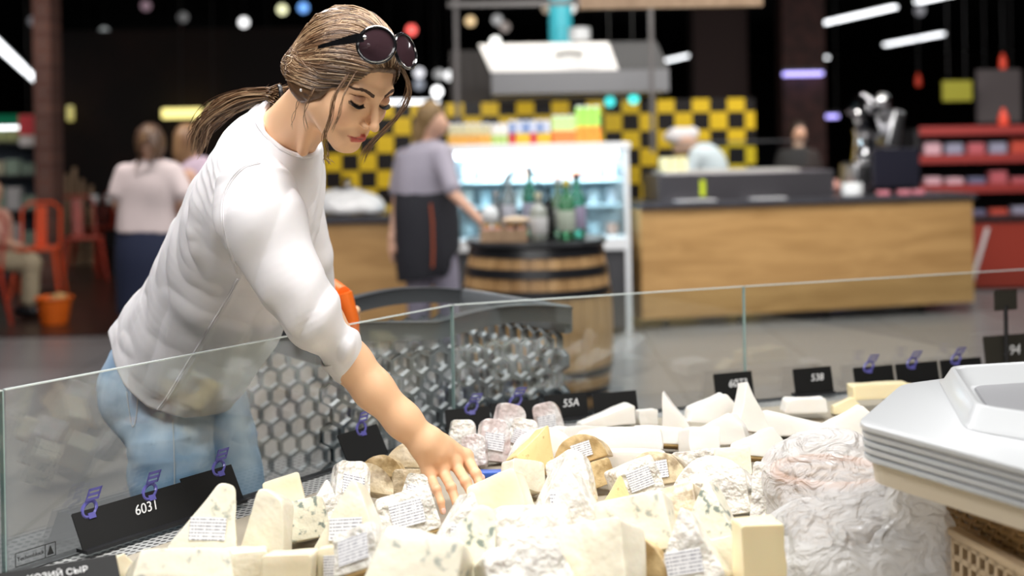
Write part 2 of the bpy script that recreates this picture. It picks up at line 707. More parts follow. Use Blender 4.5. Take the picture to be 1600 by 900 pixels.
c.location = (-4.56, 12.6, 2.27)
struct(c)
c2 = MB().box((0, 0, 2.27), (0.52, 0.4, 4.54)).build('column', mat('dark_red_brick', (0.06, 0.022, 0.018), 0.8, noise=(9, (0.03, 0.012, 0.01), 0.4, 0.6)))
c2.location = (3.62, 16, 0)
struct(c2)
c3 = MB().box((0, 0, 2.27), (0.7, 0.5, 4.54)).build('column', mat('brown_column', (0.03, 0.014, 0.012), 0.8))
c3.location = (2.75, 17, 0)
struct(c3)
# ------------------------------------------------------------------ background: lamps
M['tube'] = emit_mat('white_light_diffuser', (0.95, 0.97, 1.0), 3.2)
M['neon'] = emit_mat('violet_light', (0.42, 0.36, 1.0), 2.2)
M['housing'] = mat('lamp_housing', (0.03, 0.03, 0.03), 0.5)


def linear_lamp(p0, p1, label, group, w=0.07, m=None, hang=True, name='linear_lamp', cat='ceiling lamp'):
    p0, p1 = Vector(p0), Vector(p1)
    c = (p0 + p1) / 2
    d = p1 - p0
    t = thing(name, label, cat, c, group)
    ang = math.atan2(d.y, d.x)
    R = Matrix.Rotation(ang, 4, 'Z')
    MB().box((0, 0, 0), (d.length, w, 0.05), M=R, bevel=0.012).build('diffuser', m or M['tube'], t, True)
    MB().box((0, 0, 0.045), (d.length + 0.03, w + 0.015, 0.04), M=R).build('housing', M['housing'], t)
    if hang:
        for s in (-0.4, 0.4):
            e = R @ Vector((s * d.length, 0, 0))
            MB().tube([(e.x, e.y, 0.06), (e.x, e.y, 4.54 - c.z)], 0.006, 5).build('cable', M['housing'], t)
    return t


g = 'white linear lamps over the right aisles'
for a, b, z, lab in (((1283, 37), (1398, 11), 3.4, 'long slanting white lamp, largest of the row at upper right'),
                     ((1383, 70), (1473, 53), 3.4, 'white linear lamp right of and below the largest slanting lamp'),
                     ((1036, 96), (1119, 77), 3.4, 'white linear lamp between the steel hood and the dark brown column'),
                     ((1433, 3), (1500, -12), 3.4, 'white linear lamp cut by the top edge of the photo at right')):
    linear_lamp(G(*a, z), G(*b, z), lab, g, 0.1)
for (x, y, L, lab) in ((1289, 88, 0.35, 'short white lamp right above the violet light bar'),
                       (1108, 125, 0.5, 'short white lamp beside the brown column above the chef'),
                       (924, 160, 0.5, 'short white lamp seen above the green and orange cartons'),
                       (640, 158, 0.9, 'slanting white lamp seen just right of the shopper face')):
    p = W(x, y, 30 if y < 130 else 22)
    dx = L * (1.0 if y < 159 else 0.8)
    linear_lamp(p - Vector((dx / 2, -0.2, 0.0)), p + Vector((dx / 2, 0.6, 0.0)), lab, g, 0.16)
for i, (x, L) in enumerate(((188, 0.12), (216, 0.45), (261, 0.2), (293, 0.16), (314, 0.32), (354, 0.22))):
    p = W(x, 122, 38)
    linear_lamp(p - Vector((L / 2, 0, 0)), p + Vector((L / 2, 0, 0)), 'small white lamp in the far row over the dark cafe, %s from the left' % ('first', 'second', 'third', 'fourth', 'fifth', 'sixth')[i],
                'small white lamps in the far row', 0.2)
linear_lamp(G(-30, 45, 2.5), G(58, 127, 2.5), 'long bright strip lamp running along the left aisle canopy', None, 0.1, name='strip_lamp')
linear_lamp(W(1224, 116, 15.73), W(1285, 115, 15.73), 'violet light bar fixed on the dark brick column', None, 0.12, M['neon'], False, 'violet_light_bar', 'light bar')
linear_lamp(W(1288, 183, 17), W(1309, 181, 17), 'small violet lamp left of the chrome slicing machine', None, 0.12, M['neon'], True, 'violet_lamp', 'lamp')
# small glowing pendants in the black ceiling
BULBS = [(381, 35, (0.8, 0.8, 0.8), 1.1, 'grey white'), (362, 63, (0.15, 0.5, 0.7), 0.8, 'teal'), (286, 27, (0.4, 0.4, 0.4), .25, 'faint grey'), (163, 50, (0.6, 0.65, 0.65), .35, 'dim grey'),
         (87, 66, (0.6, 0.7, 0.7), .45, 'pale grey'), (108, 97, (0.6, 0.55, 0.1), .5, 'olive yellow'), (228, 9, (0.6, 0.35, 0.45), .25, 'faint pink'), (52, 33, (0.5, 0.5, 0.55), .2, 'very dim grey'),
         (172, 107, (0.7, 0.08, 0.15), .25, 'dim crimson'), (137, 136, (0.6, 0.35, 0.08), .35, 'amber brown'), (283, 53, (0.6, 0.06, 0.1), .2, 'faint dark red'),
         (441, 15, (0.85, 0.85, 0.5), .8, 'cream yellow'), (474, 12, (0.15, 0.4, 0.95), .8, 'blue'), (643, 47, (1.0, 0.12, 0.1), 1.0, 'coral red'), (418, 80, (0.9, 0.3, 0.08), .6, 'orange'),
         (655, 114, (0.8, 0.8, 0.85), .7, 'silver white'), (655, 132, (0.5, 0.55, 0.65), .5, 'blue grey'), (683, 143, (1, 1, 1), 1.8, 'bright white'), (686, 116, (0.7, 0.7, 0.7), .5, 'soft grey'),
         (953, 159, (0.02, 0.6, 0.6), .9, 'turquoise'), (990, 155, (0.02, 0.65, 0.6), 1.1, 'bright turquoise'), (774, 65, (1, 1, 0.95), 1.2, 'warm white'), (735, 33, (0.85, 0.6, 0.3), .6, 'tan'),
         (777, 31, (0.7, 0.7, 0.7), .5, 'silver grey'), (789, 42, (0.6, 0.5, 0.45), .4, 'brownish grey'), (892, 13, (0.9, 0.85, 0.8), .8, 'pearl'), (855, 13, (0.7, 0.55, 0.4), .5, 'beige'),
         (1222, -1, (0.8, 0.85, 0.05), 1.2, 'lime yellow'), (1437, 17, (0.4, 0.4, 0.45), .35, 'smoky grey'), (703, 118, (0.9, 0.9, 0.9), .9, 'white')]
for i, (x, y, colr, st, nm) in enumerate(BULBS):
    Yb = 18.0 + (i * 37 % 11) * 0.6
    if x in (953, 990):
        Yb = 11.6
    p = W(x, y, Yb)
    r = 8.0 * Yb / 2000
    where = 'left part of the black ceiling' if x < 400 else ('black ceiling near the shopper hair' if x < 660 else ('dark space around the steel hood' if x < 1000 else 'black ceiling at upper right'))
    t = thing('pendant_bulb', '%s round pendant light in the %s' % (nm, where), 'pendant light', p, 'small round lights in the dark ceiling')
    MB().ball((0, 0, 0), r, 8).build('bulb', emit_mat('glow_' + nm.replace(' ', '_'), colr, st * (1.2 if st < .6 else 2.0)), t, True)
    MB().tube([(0, 0, r), (0, 0, 4.54 - p.z)], 0.004, 5).build('cord', M['housing'], t)

# ------------------------------------------------------------------ cafe side (left)
t = thing('lit_sign', 'long glowing yellow sign over the dark cafe', 'sign', W(284, 177, 16.7))
MB().box((0, 0, 0), (0.52, 0.05, 0.13), bevel=0.02).build('panel', emit_mat('yellow_sign', (1.0, 0.85, 0.25), 1.6), t)
MB().tube([(0, 0, .06), (0, 0, 4.54 - t.location.z)], .006, 5).build('cord', M['housing'], t)
t = thing('lit_sign', 'small round yellow sign right of the long yellow sign', 'sign', W(334, 172, 16.7))
MB().box((0, 0, 0), (0.14, 0.05, 0.12), bevel=0.03).build('panel', emit_mat('yellow_sign_small', (0.8, 0.65, 0.2), 0.9), t)
MB().tube([(0, 0, .06), (0, 0, 4.54 - t.location.z)], .006, 5).build('cord', M['housing'], t)
for x, lab in ((90, 'dim yellow wall light, left of a pair beside brick column'), (110, 'dim yellow wall light, right of a pair beside brick column')):
    p = W(x, 177, 16.8)
    tag(MB().box((0, 0, 0), (0.08, 0.08, 0.2), bevel=0.02).build('wall_light', emit_mat('dim_yellow', (0.7, 0.6, 0.1), 0.6)), lab, 'wall light').location = p
# tan wooden poles
for i, (x, y0) in enumerate(((84, 245), (104, 272), (115, 262), (127, 280), (141, 290))):
    p0, p1 = W(x, 400, 14.6), W(x + 1, y0, 14.6)
    tag(MB().tube([(p0.x, p0.y, 0.02), p1], [0.035, 0.025], 8).build('wooden_pole', M['palewood'], smooth=True),
        'tan wooden pole standing behind the red chairs, %s from left' % ('first', 'second', 'third', 'fourth', 'fifth')[i], 'pole', 'tan wooden poles in the cafe')


def metal_chair(label, loc, rz, m):
    t = thing('metal_chair', label, 'chair', loc, 'red metal cafe chairs', rz)
    MB().box((0, 0, 0.45), (0.38, 0.38, 0.03), bevel=0.012).build('seat', m, t, True)
    for sx in (-1, 1):
        for sy in (-1, 1):
            MB().tube([(sx * 0.16, sy * 0.16, 0.44), (sx * 0.21, sy * 0.22, 0.016)], [0.022, 0.014], 6).build('leg', m, t, True)
    b = MB().tube([(-0.17, 0.17, 0.45), (-0.17, 0.22, 0.8), (-0.1, 0.235, 0.86), (0.1, 0.235, 0.86), (0.17, 0.22, 0.8), (0.17, 0.17, 0.45)], 0.014, 7)
    b.build('back_frame', m, t, True)
    MB().box((0, 0.2, 0.64), (0.1, 0.015, 0.38), rot=(-0.12, 0, 0)).build('back_splat', m, t)
    return t


metal_chair('red metal chair in front of the tan poles', (W(128, 440, 13.0).x, 13.0, 0), 0.5, M['red'])
metal_chair('red metal chair half hidden behind the other, by the white cups', (W(156, 440, 14.4).x, 14.4, 0), -0.6, M['red'])
metal_chair('orange metal chair beside the seated person at left edge', (W(60, 440, 11.7).x, 11.7, 0), 0.2, mat('orange_paint', (0.75, 0.09, 0.02), 0.4))
metal_chair('red metal chair at the left edge behind the orange basket', (W(-50, 480, 9.75).x, 9.75, 0), -0.4, M['red'])
p = W(134, 348, 13.8)
p = Vector((-4.25, 13.9, 0))
t = thing('cafe_table', 'dark cafe table with white cups beside the women', 'table', (p.x, 13.8, 0))
MB().lathe([(0.36, 0.735), (0.36, 0.765)], 28).build('table_top', M['darkwood'], t)
MB().lathe([(0.2, 0.016), (0.19, 0.03), (0.03, 0.05), (0.03, 0.735)], 16).build('pedestal', M['black'], t, True)
zt = 0.765
for i, (dx, dy, s) in enumerate(((-0.25, -0.05, 1.0), (-0.07, -0.1, 1.0), (0.24, 0.0, 1.25), (0.3, -0.2, 0.8))):
    tag(MB().lathe([(0.035 * s, 0), (0.055 * s, 0.08 * s), (0.05 * s, 0.08 * s), (0.03 * s, 0.01)], 16).build('cup', M['white'], smooth=True),
        'white cup on the cafe table, %s from left' % ('first', 'second', 'third', 'fourth')[i], 'cup', 'white cups on the cafe table').location = (p.x + dx, 13.8 + dy, zt)
# orange basket with loaf
p = G(85, 508, 0.0)
t = thing('shopping_basket', 'orange hand basket on the dark floor at left', 'basket', (p.x, p.y, 0.012))
b = MB()
for z0, z1, s0, s1 in ((0.0, 0.2, 0.105, 0.135),):
    b.lathe([(0.0, 0.0), (0.10, 0.0), (0.135, 0.2), (0.125, 0.2), (0.092, 0.012), (0, 0.012)], 24, closed=False)
b.build('basket_body', M['orange'], t, True)
MB().tube([(0.138 * math.cos(a), 0.138 * math.sin(a), 0.2) for a in np.linspace(0, 2 * math.pi, 25)[:-1]], 0.01, 6, True).build('rim', M['orange'], t, True)
tag(MB().ball((0, 0, 0), (0.07, 0.05, 0.05), 10).build('loaf', mat('bread_crust', (0.55, 0.36, 0.14), 0.7), smooth=True), 'brown loaf lying in the orange hand basket', 'bread').location = (p.x + 0.04, p.y, 0.2)
# refrigerated shelf at far left
t = thing('refrigerated_shelf', 'lit refrigerated shelf with pale packs at the left edge', 'refrigerated shelf', (-5.35, 13.2, 0))
MB().box((0, 0.3, 0.85), (1.1, 0.04, 1.7)).build('back_panel', mat('shelf_back', (0.18, 0.22, 0.28), 0.5), t)
for s in (-0.55, 0.55):
    MB().box((s, 0.1, 0.85), (0.04, 0.45, 1.7)).build('side_panel', M['blackmatt'], t)
for z in (0.35, 0.72, 1.08, 1.42):
    MB().box((0, 0.08, z), (1.06, 0.42, 0.025)).build('shelf', M['steel'], t)
MB().box((0, -0.1, 1.66), (1.1, 0.06, 0.1)).build('header', mat('green_header', (0.0, 0.3, 0.14), 0.5), t)
MB().box((0, 0.0, 1.58), (1.0, 0.05, 0.03)).build('shelf_light', M['tube'], t)
rnd = random.Random(4)
k = 0
for ri, z in enumerate((0.3625, 0.7325, 1.0925, 1.4325)):
    for i in range(6):
        h = 0.12 + rnd.random() * (0.14 if z < 1.4 else 0.0)
        colr = [(0.6, 0.66, 0.68), (0.72, 0.74, 0.76), (0.4, 0.55, 0.45), (0.66, 0.66, 0.5)][rnd.randrange(4)] if z < 1.3 else (0.55, 0.62, 0.3)
        t2 = tag(MB().box((0, 0, h / 2), (0.14, 0.12, h), bevel=0.01).build('food_pack', mat('pack', colr, 0.4)),
                 'pale food pack on the left refrigerated shelf, row %s up, place %s along' % (('one', 'two', 'three', 'four')[ri], ('one', 'two', 'three', 'four', 'five', 'six')[i]), 'food pack', 'packs on the refrigerated shelf')
        t2.location = (-5.35 - 0.42 + i * 0.168, 13.1, z + .0015)
t = thing('hanging_sign', 'small red and white sign above the left refrigerated shelf', 'sign', W(44, 195, 12.8))
MB().box((0, 0, 0), (0.18, 0.03, 0.2)).build('panel', mat('red_sign', (0.75, 0.08, 0.1), 0.5), t)
MB().box((0, -0.02, -0.16), (0.16, 0.02, 0.1)).build('lower_panel', M['paper'], t)
MB().tube([(0, 0, 0.1), (0, 0, 4.54 - t.location.z)], 0.005, 5).build('cord', M['housing'], t)

# ------------------------------------------------------------------ left wooden counter with cake dome
t = thing('service_counter', 'wood fronted counter with dark top behind the shopper', 'counter', (-1.36, 9.1, 0))
MB().box((0, 0, 0.44), (1.64, 0.6, 0.76)).build('front_panel', M['oak'], t)
MB().box((0, 0, 0.845), (1.69, 0.66, 0.045), bevel=0.005).build('worktop', M['stone'], t)
MB().box((0, 0.02, 0.03), (1.56, 0.5, 0.06)).build('plinth', M['blackmatt'], t)


def dome(p):
    d = s_ell(p, (0, 0, 0.0), (0.27, 0.2, 0.17))
    d = smin(d, s_ell(p, (0.1, -0.05, 0.02), (0.2, 0.16, 0.12)), 0.05)
    d = smax(d, -p[:, 2], 0.01)
    return d + 0.012 * vnoise(p * 14, 3)


M['film'] = glass_mat('clear_film', (0.97, 0.98, 1.0), 1.45, 0.12, 0.45)
o = sdf_mesh('covered_tray', dome, (-0.35, -0.3, -0.03), (0.35, 0.3, 0.25), 0.01, mat('wrapped_white', (0.72, 0.72, 0.72), 0.2, coat=0.6, bump=(25, 0.6, 0.02)))
tag(o, 'white covered tray on the wooden counter behind the shopper chest', 'tray').location = (-1.2, 9.1, 0.885)
o = MB().lathe([(0.06, 0), (0.06, 0.02), (0.02, 0.03), (0.02, 0.05), (0.045, 0.06), (0.0, 0.09)], 16).build('dome_knob', M['chrome'], o, True)
o.location = (0.02, 0, 0.165)
for dx, colr, lab, sz in ((-0.70, (0.75, 0.32, 0.03), 'orange and yellow carton on the wooden counter beside the apron', (0.12, 0.1, 0.24)),
                          (-0.80, (0.08, 0.22, 0.6), 'small blue carton on the wooden counter left of the orange one', (0.07, 0.08, 0.19))):
    t = tag(MB().box((0, 0, sz[2] / 2), sz, bevel=0.004).build('carton', mat('carton_print', colr, 0.4, noise=(12, (0.8, 0.5, 0.3), 0.5, 0.6))), lab, 'carton')
    t.location = (dx, 8.88, 0.868)

# ------------------------------------------------------------------ glass display fridge
t = thing('display_fridge', 'white lit glass display fridge behind the barrel', 'display fridge', (0.17, 9.2, 0))
t.scale = (1, .6, 1)
MB().box((0, 0, 0.33), (1.22, 0.7, 0.58)).build('base', mat('fridge_base', (0.05, 0.05, 0.055), 0.5), t)
MB().box((0, 0, 0.635), (1.3, 0.78, 0.09), bevel=0.01).build('bottom_tray', M['white'], t)
MB().box((0, 0, 1.32), (1.32, 0.8, 0.05), bevel=0.008).build('top_panel', M['white'], t)
MB().box((-0.02, -0.36, 1.27), (1.18, 0.05, 0.05), bevel=0.01).build('light_strip', emit_mat('fridge_light', (0.95, 0.98, 1.0), 5.0), t)
for x, y in ((-0.63, -0.37), (0.63, -0.37), (-0.63, 0.37), (0.63, 0.37)):
    MB().box((x, y, 0.66), (0.035, 0.035, 1.3)).build('corner_post', M['white'], t)
MB().box((0, 0.33, 0.98), (1.22, 0.02, 0.6)).build('back_panel', mat('fridge_back', (0.75, 0.85, 0.9), 0.4), t)
for z in (0.9, 1.08):
    MB().box((0, 0.05, z), (1.2, 0.5, 0.015)).build('shelf', mat('glass_shelf', (0.6, 0.75, 0.8), 0.1), t)
M['pane'] = glass_mat('fridge_glass', (0.9, 0.97, 1.0), 1.4)
area('fridge_lamp', (0.21, 9.0, 1.22), (0.21, 9.35, 0.75), (1.1, 0.08), 13, (0.85, 0.95, 1.0))
MB().box((0, -0.385, 0.98), (1.22, 0.006, 0.62)).build('front_pane', M['pane'], t)
for s in (-0.64, 0.64):
    MB().box((s, 0, 0.98), (0.006, 0.7, 0.62)).build('side_pane', M['pane'], t)
rnd = random.Random(8)
cols = [(0.75, 0.8, 0.82), (0.8, 0.5, 0.4), (0.85, 0.85, 0.8), (0.55, 0.7, 0.75), (0.8, 0.8, 0.85)]
for zi, z in enumerate((0.68, 0.908, 1.088)):
    for i in range(9):
        w = 0.09
        h = 0.08 + 0.05 * rnd.random()
        colr = (0.8, 0.3, 0.2) if (zi == 2 and i in (5, 6)) else cols[rnd.randrange(5)]
        o = MB().lathe([(w * 0.4, 0), (w * 0.5, h * 0.4), (w * 0.5, h), (w * 0.42, h)], 14).build('tub', mat('tub', colr, 0.3), smooth=True)
        tag(o, 'pale food tub inside the lit fridge, %s shelf, %s from left' % (('bottom', 'middle', 'top')[zi], ('first', 'second', 'third', 'fourth', 'fifth', 'sixth', 'seventh', 'eighth', 'ninth')[i]), 'tub', 'tubs inside the display fridge')
        o.location = (0.19 - 0.52 + i * 0.13, 9.22, z + .001)
# cans, jars and cartons on the fridge
items = []
for i in range(6):
    items.append((706 + i * 11, 0.155, 0.045, (0.6, 0.55, 0.35), (0.75, 0.4, 0.1), 'jar', 'yellow and white jar'))
for i in range(3):
    items.append((772 + i * 9, 0.15, 0.04, (0.75, 0.72, 0.7), (0.45, 0.6, 0.2), 'cup', 'white cup with green foot'))
for i in range(6):
    items.append((800 + i * 11, 0.17, 0.045, (0.2, 0.3, 0.55) if i % 2 == 0 else (0.55, 0.6, 0.75), (0.75, 0.5, 0.05) if i % 3 else (0.6, 0.05, 0.07), 'can', 'blue and white can'))
for i in range(4):
    items.append((868 + i * 10.5, 0.2, 0.045, (0.5, 0.7, 0.3), (0.75, 0.2, 0.05), 'carton', 'short green and orange carton'))
for i in range(3):
    items.append((906 + i * 13, 0.265, 0.055, (0.35, 0.7, 0.12), (0.85, 0.28, 0.04), 'carton', 'tall green and orange carton'))
cnt = {}
ordn = ('first', 'second', 'third', 'fourth', 'fifth', 'sixth', 'seventh', 'eighth', 'ninth', 'tenth', 'eleventh', 'twelfth', 'thirteenth', 'fourteenth', 'fifteenth', 'sixteenth', 'seventeenth', 'eighteenth', 'nineteenth', 'twentieth')
for (x, h, w, ca, cb, nm, lab) in items:
    cnt[lab] = cnt.get(lab, 0) + 1
    p = W(x, 215, 9.2)
    t = thing({'cup': 'paper_cup', 'jar': 'jam_jar', 'can': 'drink_can', 'carton': 'juice_carton'}[nm], '%s on top of the fridge, %s from left' % (lab, ordn[cnt[lab] - 1]), nm, (p.x, 9.2, 1.345), lab + 's on top of the fridge')
    ma, mb_ = mat('print_upper', ca, 0.35), mat('print_lower', cb, 0.35)
    if nm == 'carton':
        MB().box((0, 0, h * 0.22), (w, w, h * 0.44)).build('sleeve', mb_, t)
        MB().box((0, 0, h * 0.69), (w, w, h * 0.5)).build('body', ma, t)
        MB().box((0, 0, h * 0.97), (w * 0.8, w * 0.3, h * 0.06)).build('cap', M['white'], t)
    else:
        MB().lathe([(w * 0.44, 0), (w * 0.5, h * 0.08), (w * 0.5, h * 0.45)], 14).build('sleeve', mb_, t, True)
        MB().lathe([(w * 0.495, h * 0.45), (w * 0.5, h * 0.85), (w * 0.42, h * 0.9)], 14).build('body', ma, t, True)
        MB().lathe([(w * 0.44, h * 0.9), (w * 0.44, h), (0.0, h)], 14).build('lid', M['white'], t, True)

# ------------------------------------------------------------------ barrel with bottles
BX, BY = W(838, 400, 6.6).x, 6.6
t = thing('wine_barrel', 'oak barrel with black hoops carrying bottles', 'barrel', (BX, BY, 0))


def barrel_r(z):
    return 0.335 + 0.052 * (1 - ((z - 0.42) / 0.43) ** 2)


b = MB()
n = 26
for i in range(n):
    a0, a1 = 2 * math.pi * i / n + 0.006, 2 * math.pi * (i + 1) / n - 0.006
    vs, fs = [], []
    Z = np.linspace(0, 0.845, 9)
    for z in Z:
        r = barrel_r(z)
        for a, rr in ((a0, r), ((a0 + a1) / 2, r + 0.003), (a1, r), (a1, r - 0.02), (a0, r - 0.02)):
            vs.append((rr * math.cos(a), rr * math.sin(a), z))
    for q in range(8):
        for k in range(5):
            k2 = (k + 1) % 5
            fs.append((q * 5 + k, q * 5 + k2, q * 5 + 5 + k2, q * 5 + 5 + k))
    fs.append((0, 1, 2, 3, 4))
    fs.append((44, 43, 42, 41, 40))
    b.add(vs, fs)
b.build('staves', M['barrel'], t)
MB().lathe([(0, 0.80), (0.318, 0.80), (0.318, 0.83), (0, 0.83)], 40, closed=False).build('head', M['darkwood'], t)
for z0, z1 in ((0.80, 0.848), (0.70, 0.745), (0.60, 0.64), (0.2, 0.24), (0.1, 0.14), (0.0, 0.045)):
    MB().lathe([(barrel_r(z0) + 0.001, z0), (barrel_r(z0) + 0.007, z0), (barrel_r(z1) + 0.007, z1), (barrel_r(z1) + 0.001, z1)], 48, closed=False).build('hoop', M['black'], t, True)
tag(MB().lathe([(0, 0), (0.36, 0), (0.365, 0.012), (0.36, 0.024), (0, 0.024)], 40, closed=False).build('round_board', M['black'], smooth=True), 'round black board lying on top of the barrel', 'board').location = (BX, BY, 0.849)
ZB = 0.875


def bottle(px, dy, h, r, colr, capc, labc, name, lab, trans=0.6):
    p = W(px, 380, BY + dy)
    t = thing(name, lab, 'bottle', (p.x, BY + dy, ZB), 'bottles on the barrel')
    m = mat('bottle_glass', colr, 0.08, trans=trans, coat=0.4)
    MB().lathe([(r * 0.9, 0), (r, 0.01), (r, h * 0.58), (r * 0.8, h * 0.68), (r * 0.36, h * 0.76), (r * 0.34, h * 0.93)], 18).build('glass_body', m, t, True)
    MB().lathe([(r * 0.4, h * 0.9), (r * 0.4, h), (0, h)], 14).build('cap', mat('cap', capc, 0.4), t, True)
    MB().lathe([(r + 0.001, h * 0.14), (r + 0.002, h * 0.15), (r + 0.002, h * 0.48), (r + 0.001, h * 0.49)], 18, closed=False).build('label', mat('bottle_label', labc, 0.6), t, True)
    return t


bottle(902, -0.03, 0.33, 0.045, (0.1, 0.5, 0.35), (0.02, 0.02, 0.02), (0.35, 0.3, 0.42), 'bottle', 'teal green bottle with violet label, rightmost on the barrel')
bottle(886, -0.12, 0.3, 0.042, (0.12, 0.45, 0.2), (0.75, 0.6, 0.12), (0.45, 0.5, 0.4), 'bottle', 'green bottle with golden cap, second from right on the barrel')
bottle(873, 0.02, 0.31, 0.04, (0.3, 0.5, 0.35), (0.5, 0.42, 0.4), (0.5, 0.52, 0.45), 'bottle', 'pale green bottle with grey label, third from right on barrel')
bottle(857, -0.08, 0.26, 0.032, (0.01, 0.01, 0.012), (0.01, 0.01, 0.01), (0.02, 0.02, 0.02), 'bottle', 'slim black bottle beside the white labelled one', 0)
bottle(842, -0.16, 0.24, 0.045, (0.5, 0.52, 0.45), (0.75, 0.7, 0.5), (0.62, 0.6, 0.58), 'bottle', 'squat pale bottle with big white label and dark foot', 0.3)
bottle(829, 0.12, 0.36, 0.04, (0.1, 0.42, 0.3), (0.3, 0.3, 0.3), (0.4, 0.4, 0.5), 'bottle', 'tall dark green bottle at the back of the barrel')
bottle(796, 0.2, 0.33, 0.038, (0.5, 0.6, 0.62), (0.7, 0.72, 0.72), (0.6, 0.6, 0.66), 'bottle', 'clear bottle behind the wooden boxes')
bottle(776, 0.1, 0.24, 0.03, (0.4, 0.45, 0.45), (0.5, 0.42, 0.38), (0.45, 0.45, 0.42), 'bottle', 'small grey bottle beside the white dish, leftmost on barrel')
# small wooden boxes with jars
for x, lab in ((769, 'small wooden box of pink jars at the left on the barrel'), (806, 'small wooden box of pink jars in the middle of the barrel')):
    p = W(x, 380, BY - 0.2)
    t = thing('wooden_box', lab, 'box', (p.x, BY - 0.2, ZB), 'wooden boxes on the barrel')
    for sy in (-0.035, 0.035):
        MB().box((0, sy, 0.03), (0.115, 0.008, 0.06)).build('side_board', M['palewood'], t)
    for sx in (-0.055, 0.055):
        MB().box((sx, 0, 0.04), (0.008, 0.062, 0.08)).build('end_board', M['palewood'], t)
    MB().box((0, 0, 0.004), (0.1, 0.06, 0.008)).build('bottom_board', M['palewood'], t)
    for k in (-0.025, 0.025):
        j = thing('jar', 'small pink jar in the %s wooden box, %s of two' % ('left' if x < 780 else 'middle', 'left' if k < 0 else 'right'), 'jar', (p.x + k, BY - 0.2, ZB + 0.008), 'pink jars in the wooden boxes')
        MB().lathe([(0.02, 0), (0.022, 0.01), (0.022, 0.06), (0.018, 0.068)], 12).build('glass_body', mat('pink_jar', (0.6, 0.3, 0.25), 0.3), j, True)
        MB().lathe([(0.02, 0.066), (0.02, 0.08), (0, 0.08)], 12).build('lid', mat('gold_lid', (0.5, 0.3, 0.06), 0.3), j, True)
# wire basket handle rings and bread plate
p = W(815, 350, BY - 0.02)
t = thing('wire_basket', 'black wire basket with a tall arched handle on barrel', 'basket', (p.x, BY + 0.02, ZB))
for z, r in ((0.004, 0.09), (0.09, 0.11)):
    MB().tube([(r * math.cos(a), r * math.sin(a) * 0.6, z) for a in np.linspace(0, 2 * math.pi, 25)[:-1]], 0.004, 6, True).build('ring', M['black'], t, True)
for k in range(10):
    a = 2 * math.pi * k / 10
    MB().tube([(0.09 * math.cos(a), 0.054 * math.sin(a), 0.004), (0.11 * math.cos(a), 0.066 * math.sin(a), 0.09)], 0.003, 5).build('wire', M['black'], t, True)
MB().tube([(-0.11, 0, 0.09), (-0.11, 0, 0.22), (-0.08, 0, 0.31), (0, 0, 0.36), (0.08, 0, 0.33), (0.11, 0, 0.22), (0.11, 0, 0.09)], 0.007, 7).build('handle', M['black'], t, True)
t = thing('dish', 'round white dish standing upright left of the wooden boxes', 'dish', (W(766, 350, BY - 0.05).x, BY - 0.02, ZB + 0.0))
MB().ball((0, 0, 0.12), (0.045, 0.035, 0.05), 12).build('bowl', mat('white_bowl', (0.8, 0.82, 0.82), 0.3), t, True)
MB().lathe([(0.04, 0), (0.035, 0.03), (0.02, 0.08)], 14).build('foot', M['white'], t, True)
tag(MB().ball((0, 0, 0), (0.07, 0.035, 0.02), 10).build('bread_roll', mat('bread', (0.72, 0.55, 0.38), 0.7), smooth=True), 'flat pale bread roll lying over the wooden boxes', 'bread').location = (W(806, 352, BY - 0.2).x, BY - 0.2, ZB + 0.105)

# ------------------------------------------------------------------ hood
HY = 10.6
hx0, hx1 = W(768, 140, HY).x, W(1046, 140, HY).x
zb, zm = W(900, 146, HY).z, W(900, 110, HY).z
zt = W(900, 66, HY + 0.25).z
xm = W(966, 90, HY).x
t = thing('extractor_hood', 'steel extractor hood with painted reflection on sloping front above kitchen', 'extractor hood', ((hx0 + hx1) / 2, HY, zb))
xc = (hx0 + hx1) / 2
b = MB()


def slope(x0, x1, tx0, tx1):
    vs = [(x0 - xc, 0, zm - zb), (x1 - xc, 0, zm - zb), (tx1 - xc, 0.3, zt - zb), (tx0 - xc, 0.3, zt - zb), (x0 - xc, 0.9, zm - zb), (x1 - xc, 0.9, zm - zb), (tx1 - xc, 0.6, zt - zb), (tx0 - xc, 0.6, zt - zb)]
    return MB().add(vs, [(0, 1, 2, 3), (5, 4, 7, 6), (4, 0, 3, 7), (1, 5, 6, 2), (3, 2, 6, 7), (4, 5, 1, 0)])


slope(hx0, xm, W(748, 66, HY + 0.3).x, W(950, 66, HY + 0.3).x).build('canopy', mat('steel_painted_reflection', (0.85, 0.83, 0.83), 0.5), t)  # white stands in for a bright reflection on the steel slope
slope(xm, hx1, W(952, 66, HY + 0.3).x, W(1025, 75, HY + 0.3).x).build('canopy_end', mat('steel_without_reflection', (0.05, 0.05, 0.055), 0.5, 0.2), t)  # same steel slope, coloured dark where the painted reflection ends
MB().box((0, 0.45, (zm - zb) / 2), (hx1 - hx0, 0.9, zm - zb - 0.002), bevel=0.004).build('skirt', mat('hood_skirt', (0.2, 0.2, 0.21), 0.45, 0.5), t)
dx = W(876, 40, HY + 0.45).x - xc
MB().lathe([(0.09, zt - zb), (0.09, zt - zb + 0.1), (0.085, zt - zb + 0.1)], 20).build('collar', M['white'], t, True)
d = MB().lathe([(0.1, 0), (0.1, 4.54 - zt)], 20).build('duct', mat('teal_duct', (0.03, 0.3, 0.38), 0.4), t, True)
d.location = (dx, 0.45, zt - zb + 0.02)
t.children[-2].location = (dx, 0.45, 0)
o = MB().tube([(-0.12, 0, 0), (0.0, 0, 0.015), (0.12, 0, 0)], 0.016, 8).build('handle', M['blackmatt'], t, True)
o.location = (W(890, 93, HY).x - xc, 0.1, 0.33)
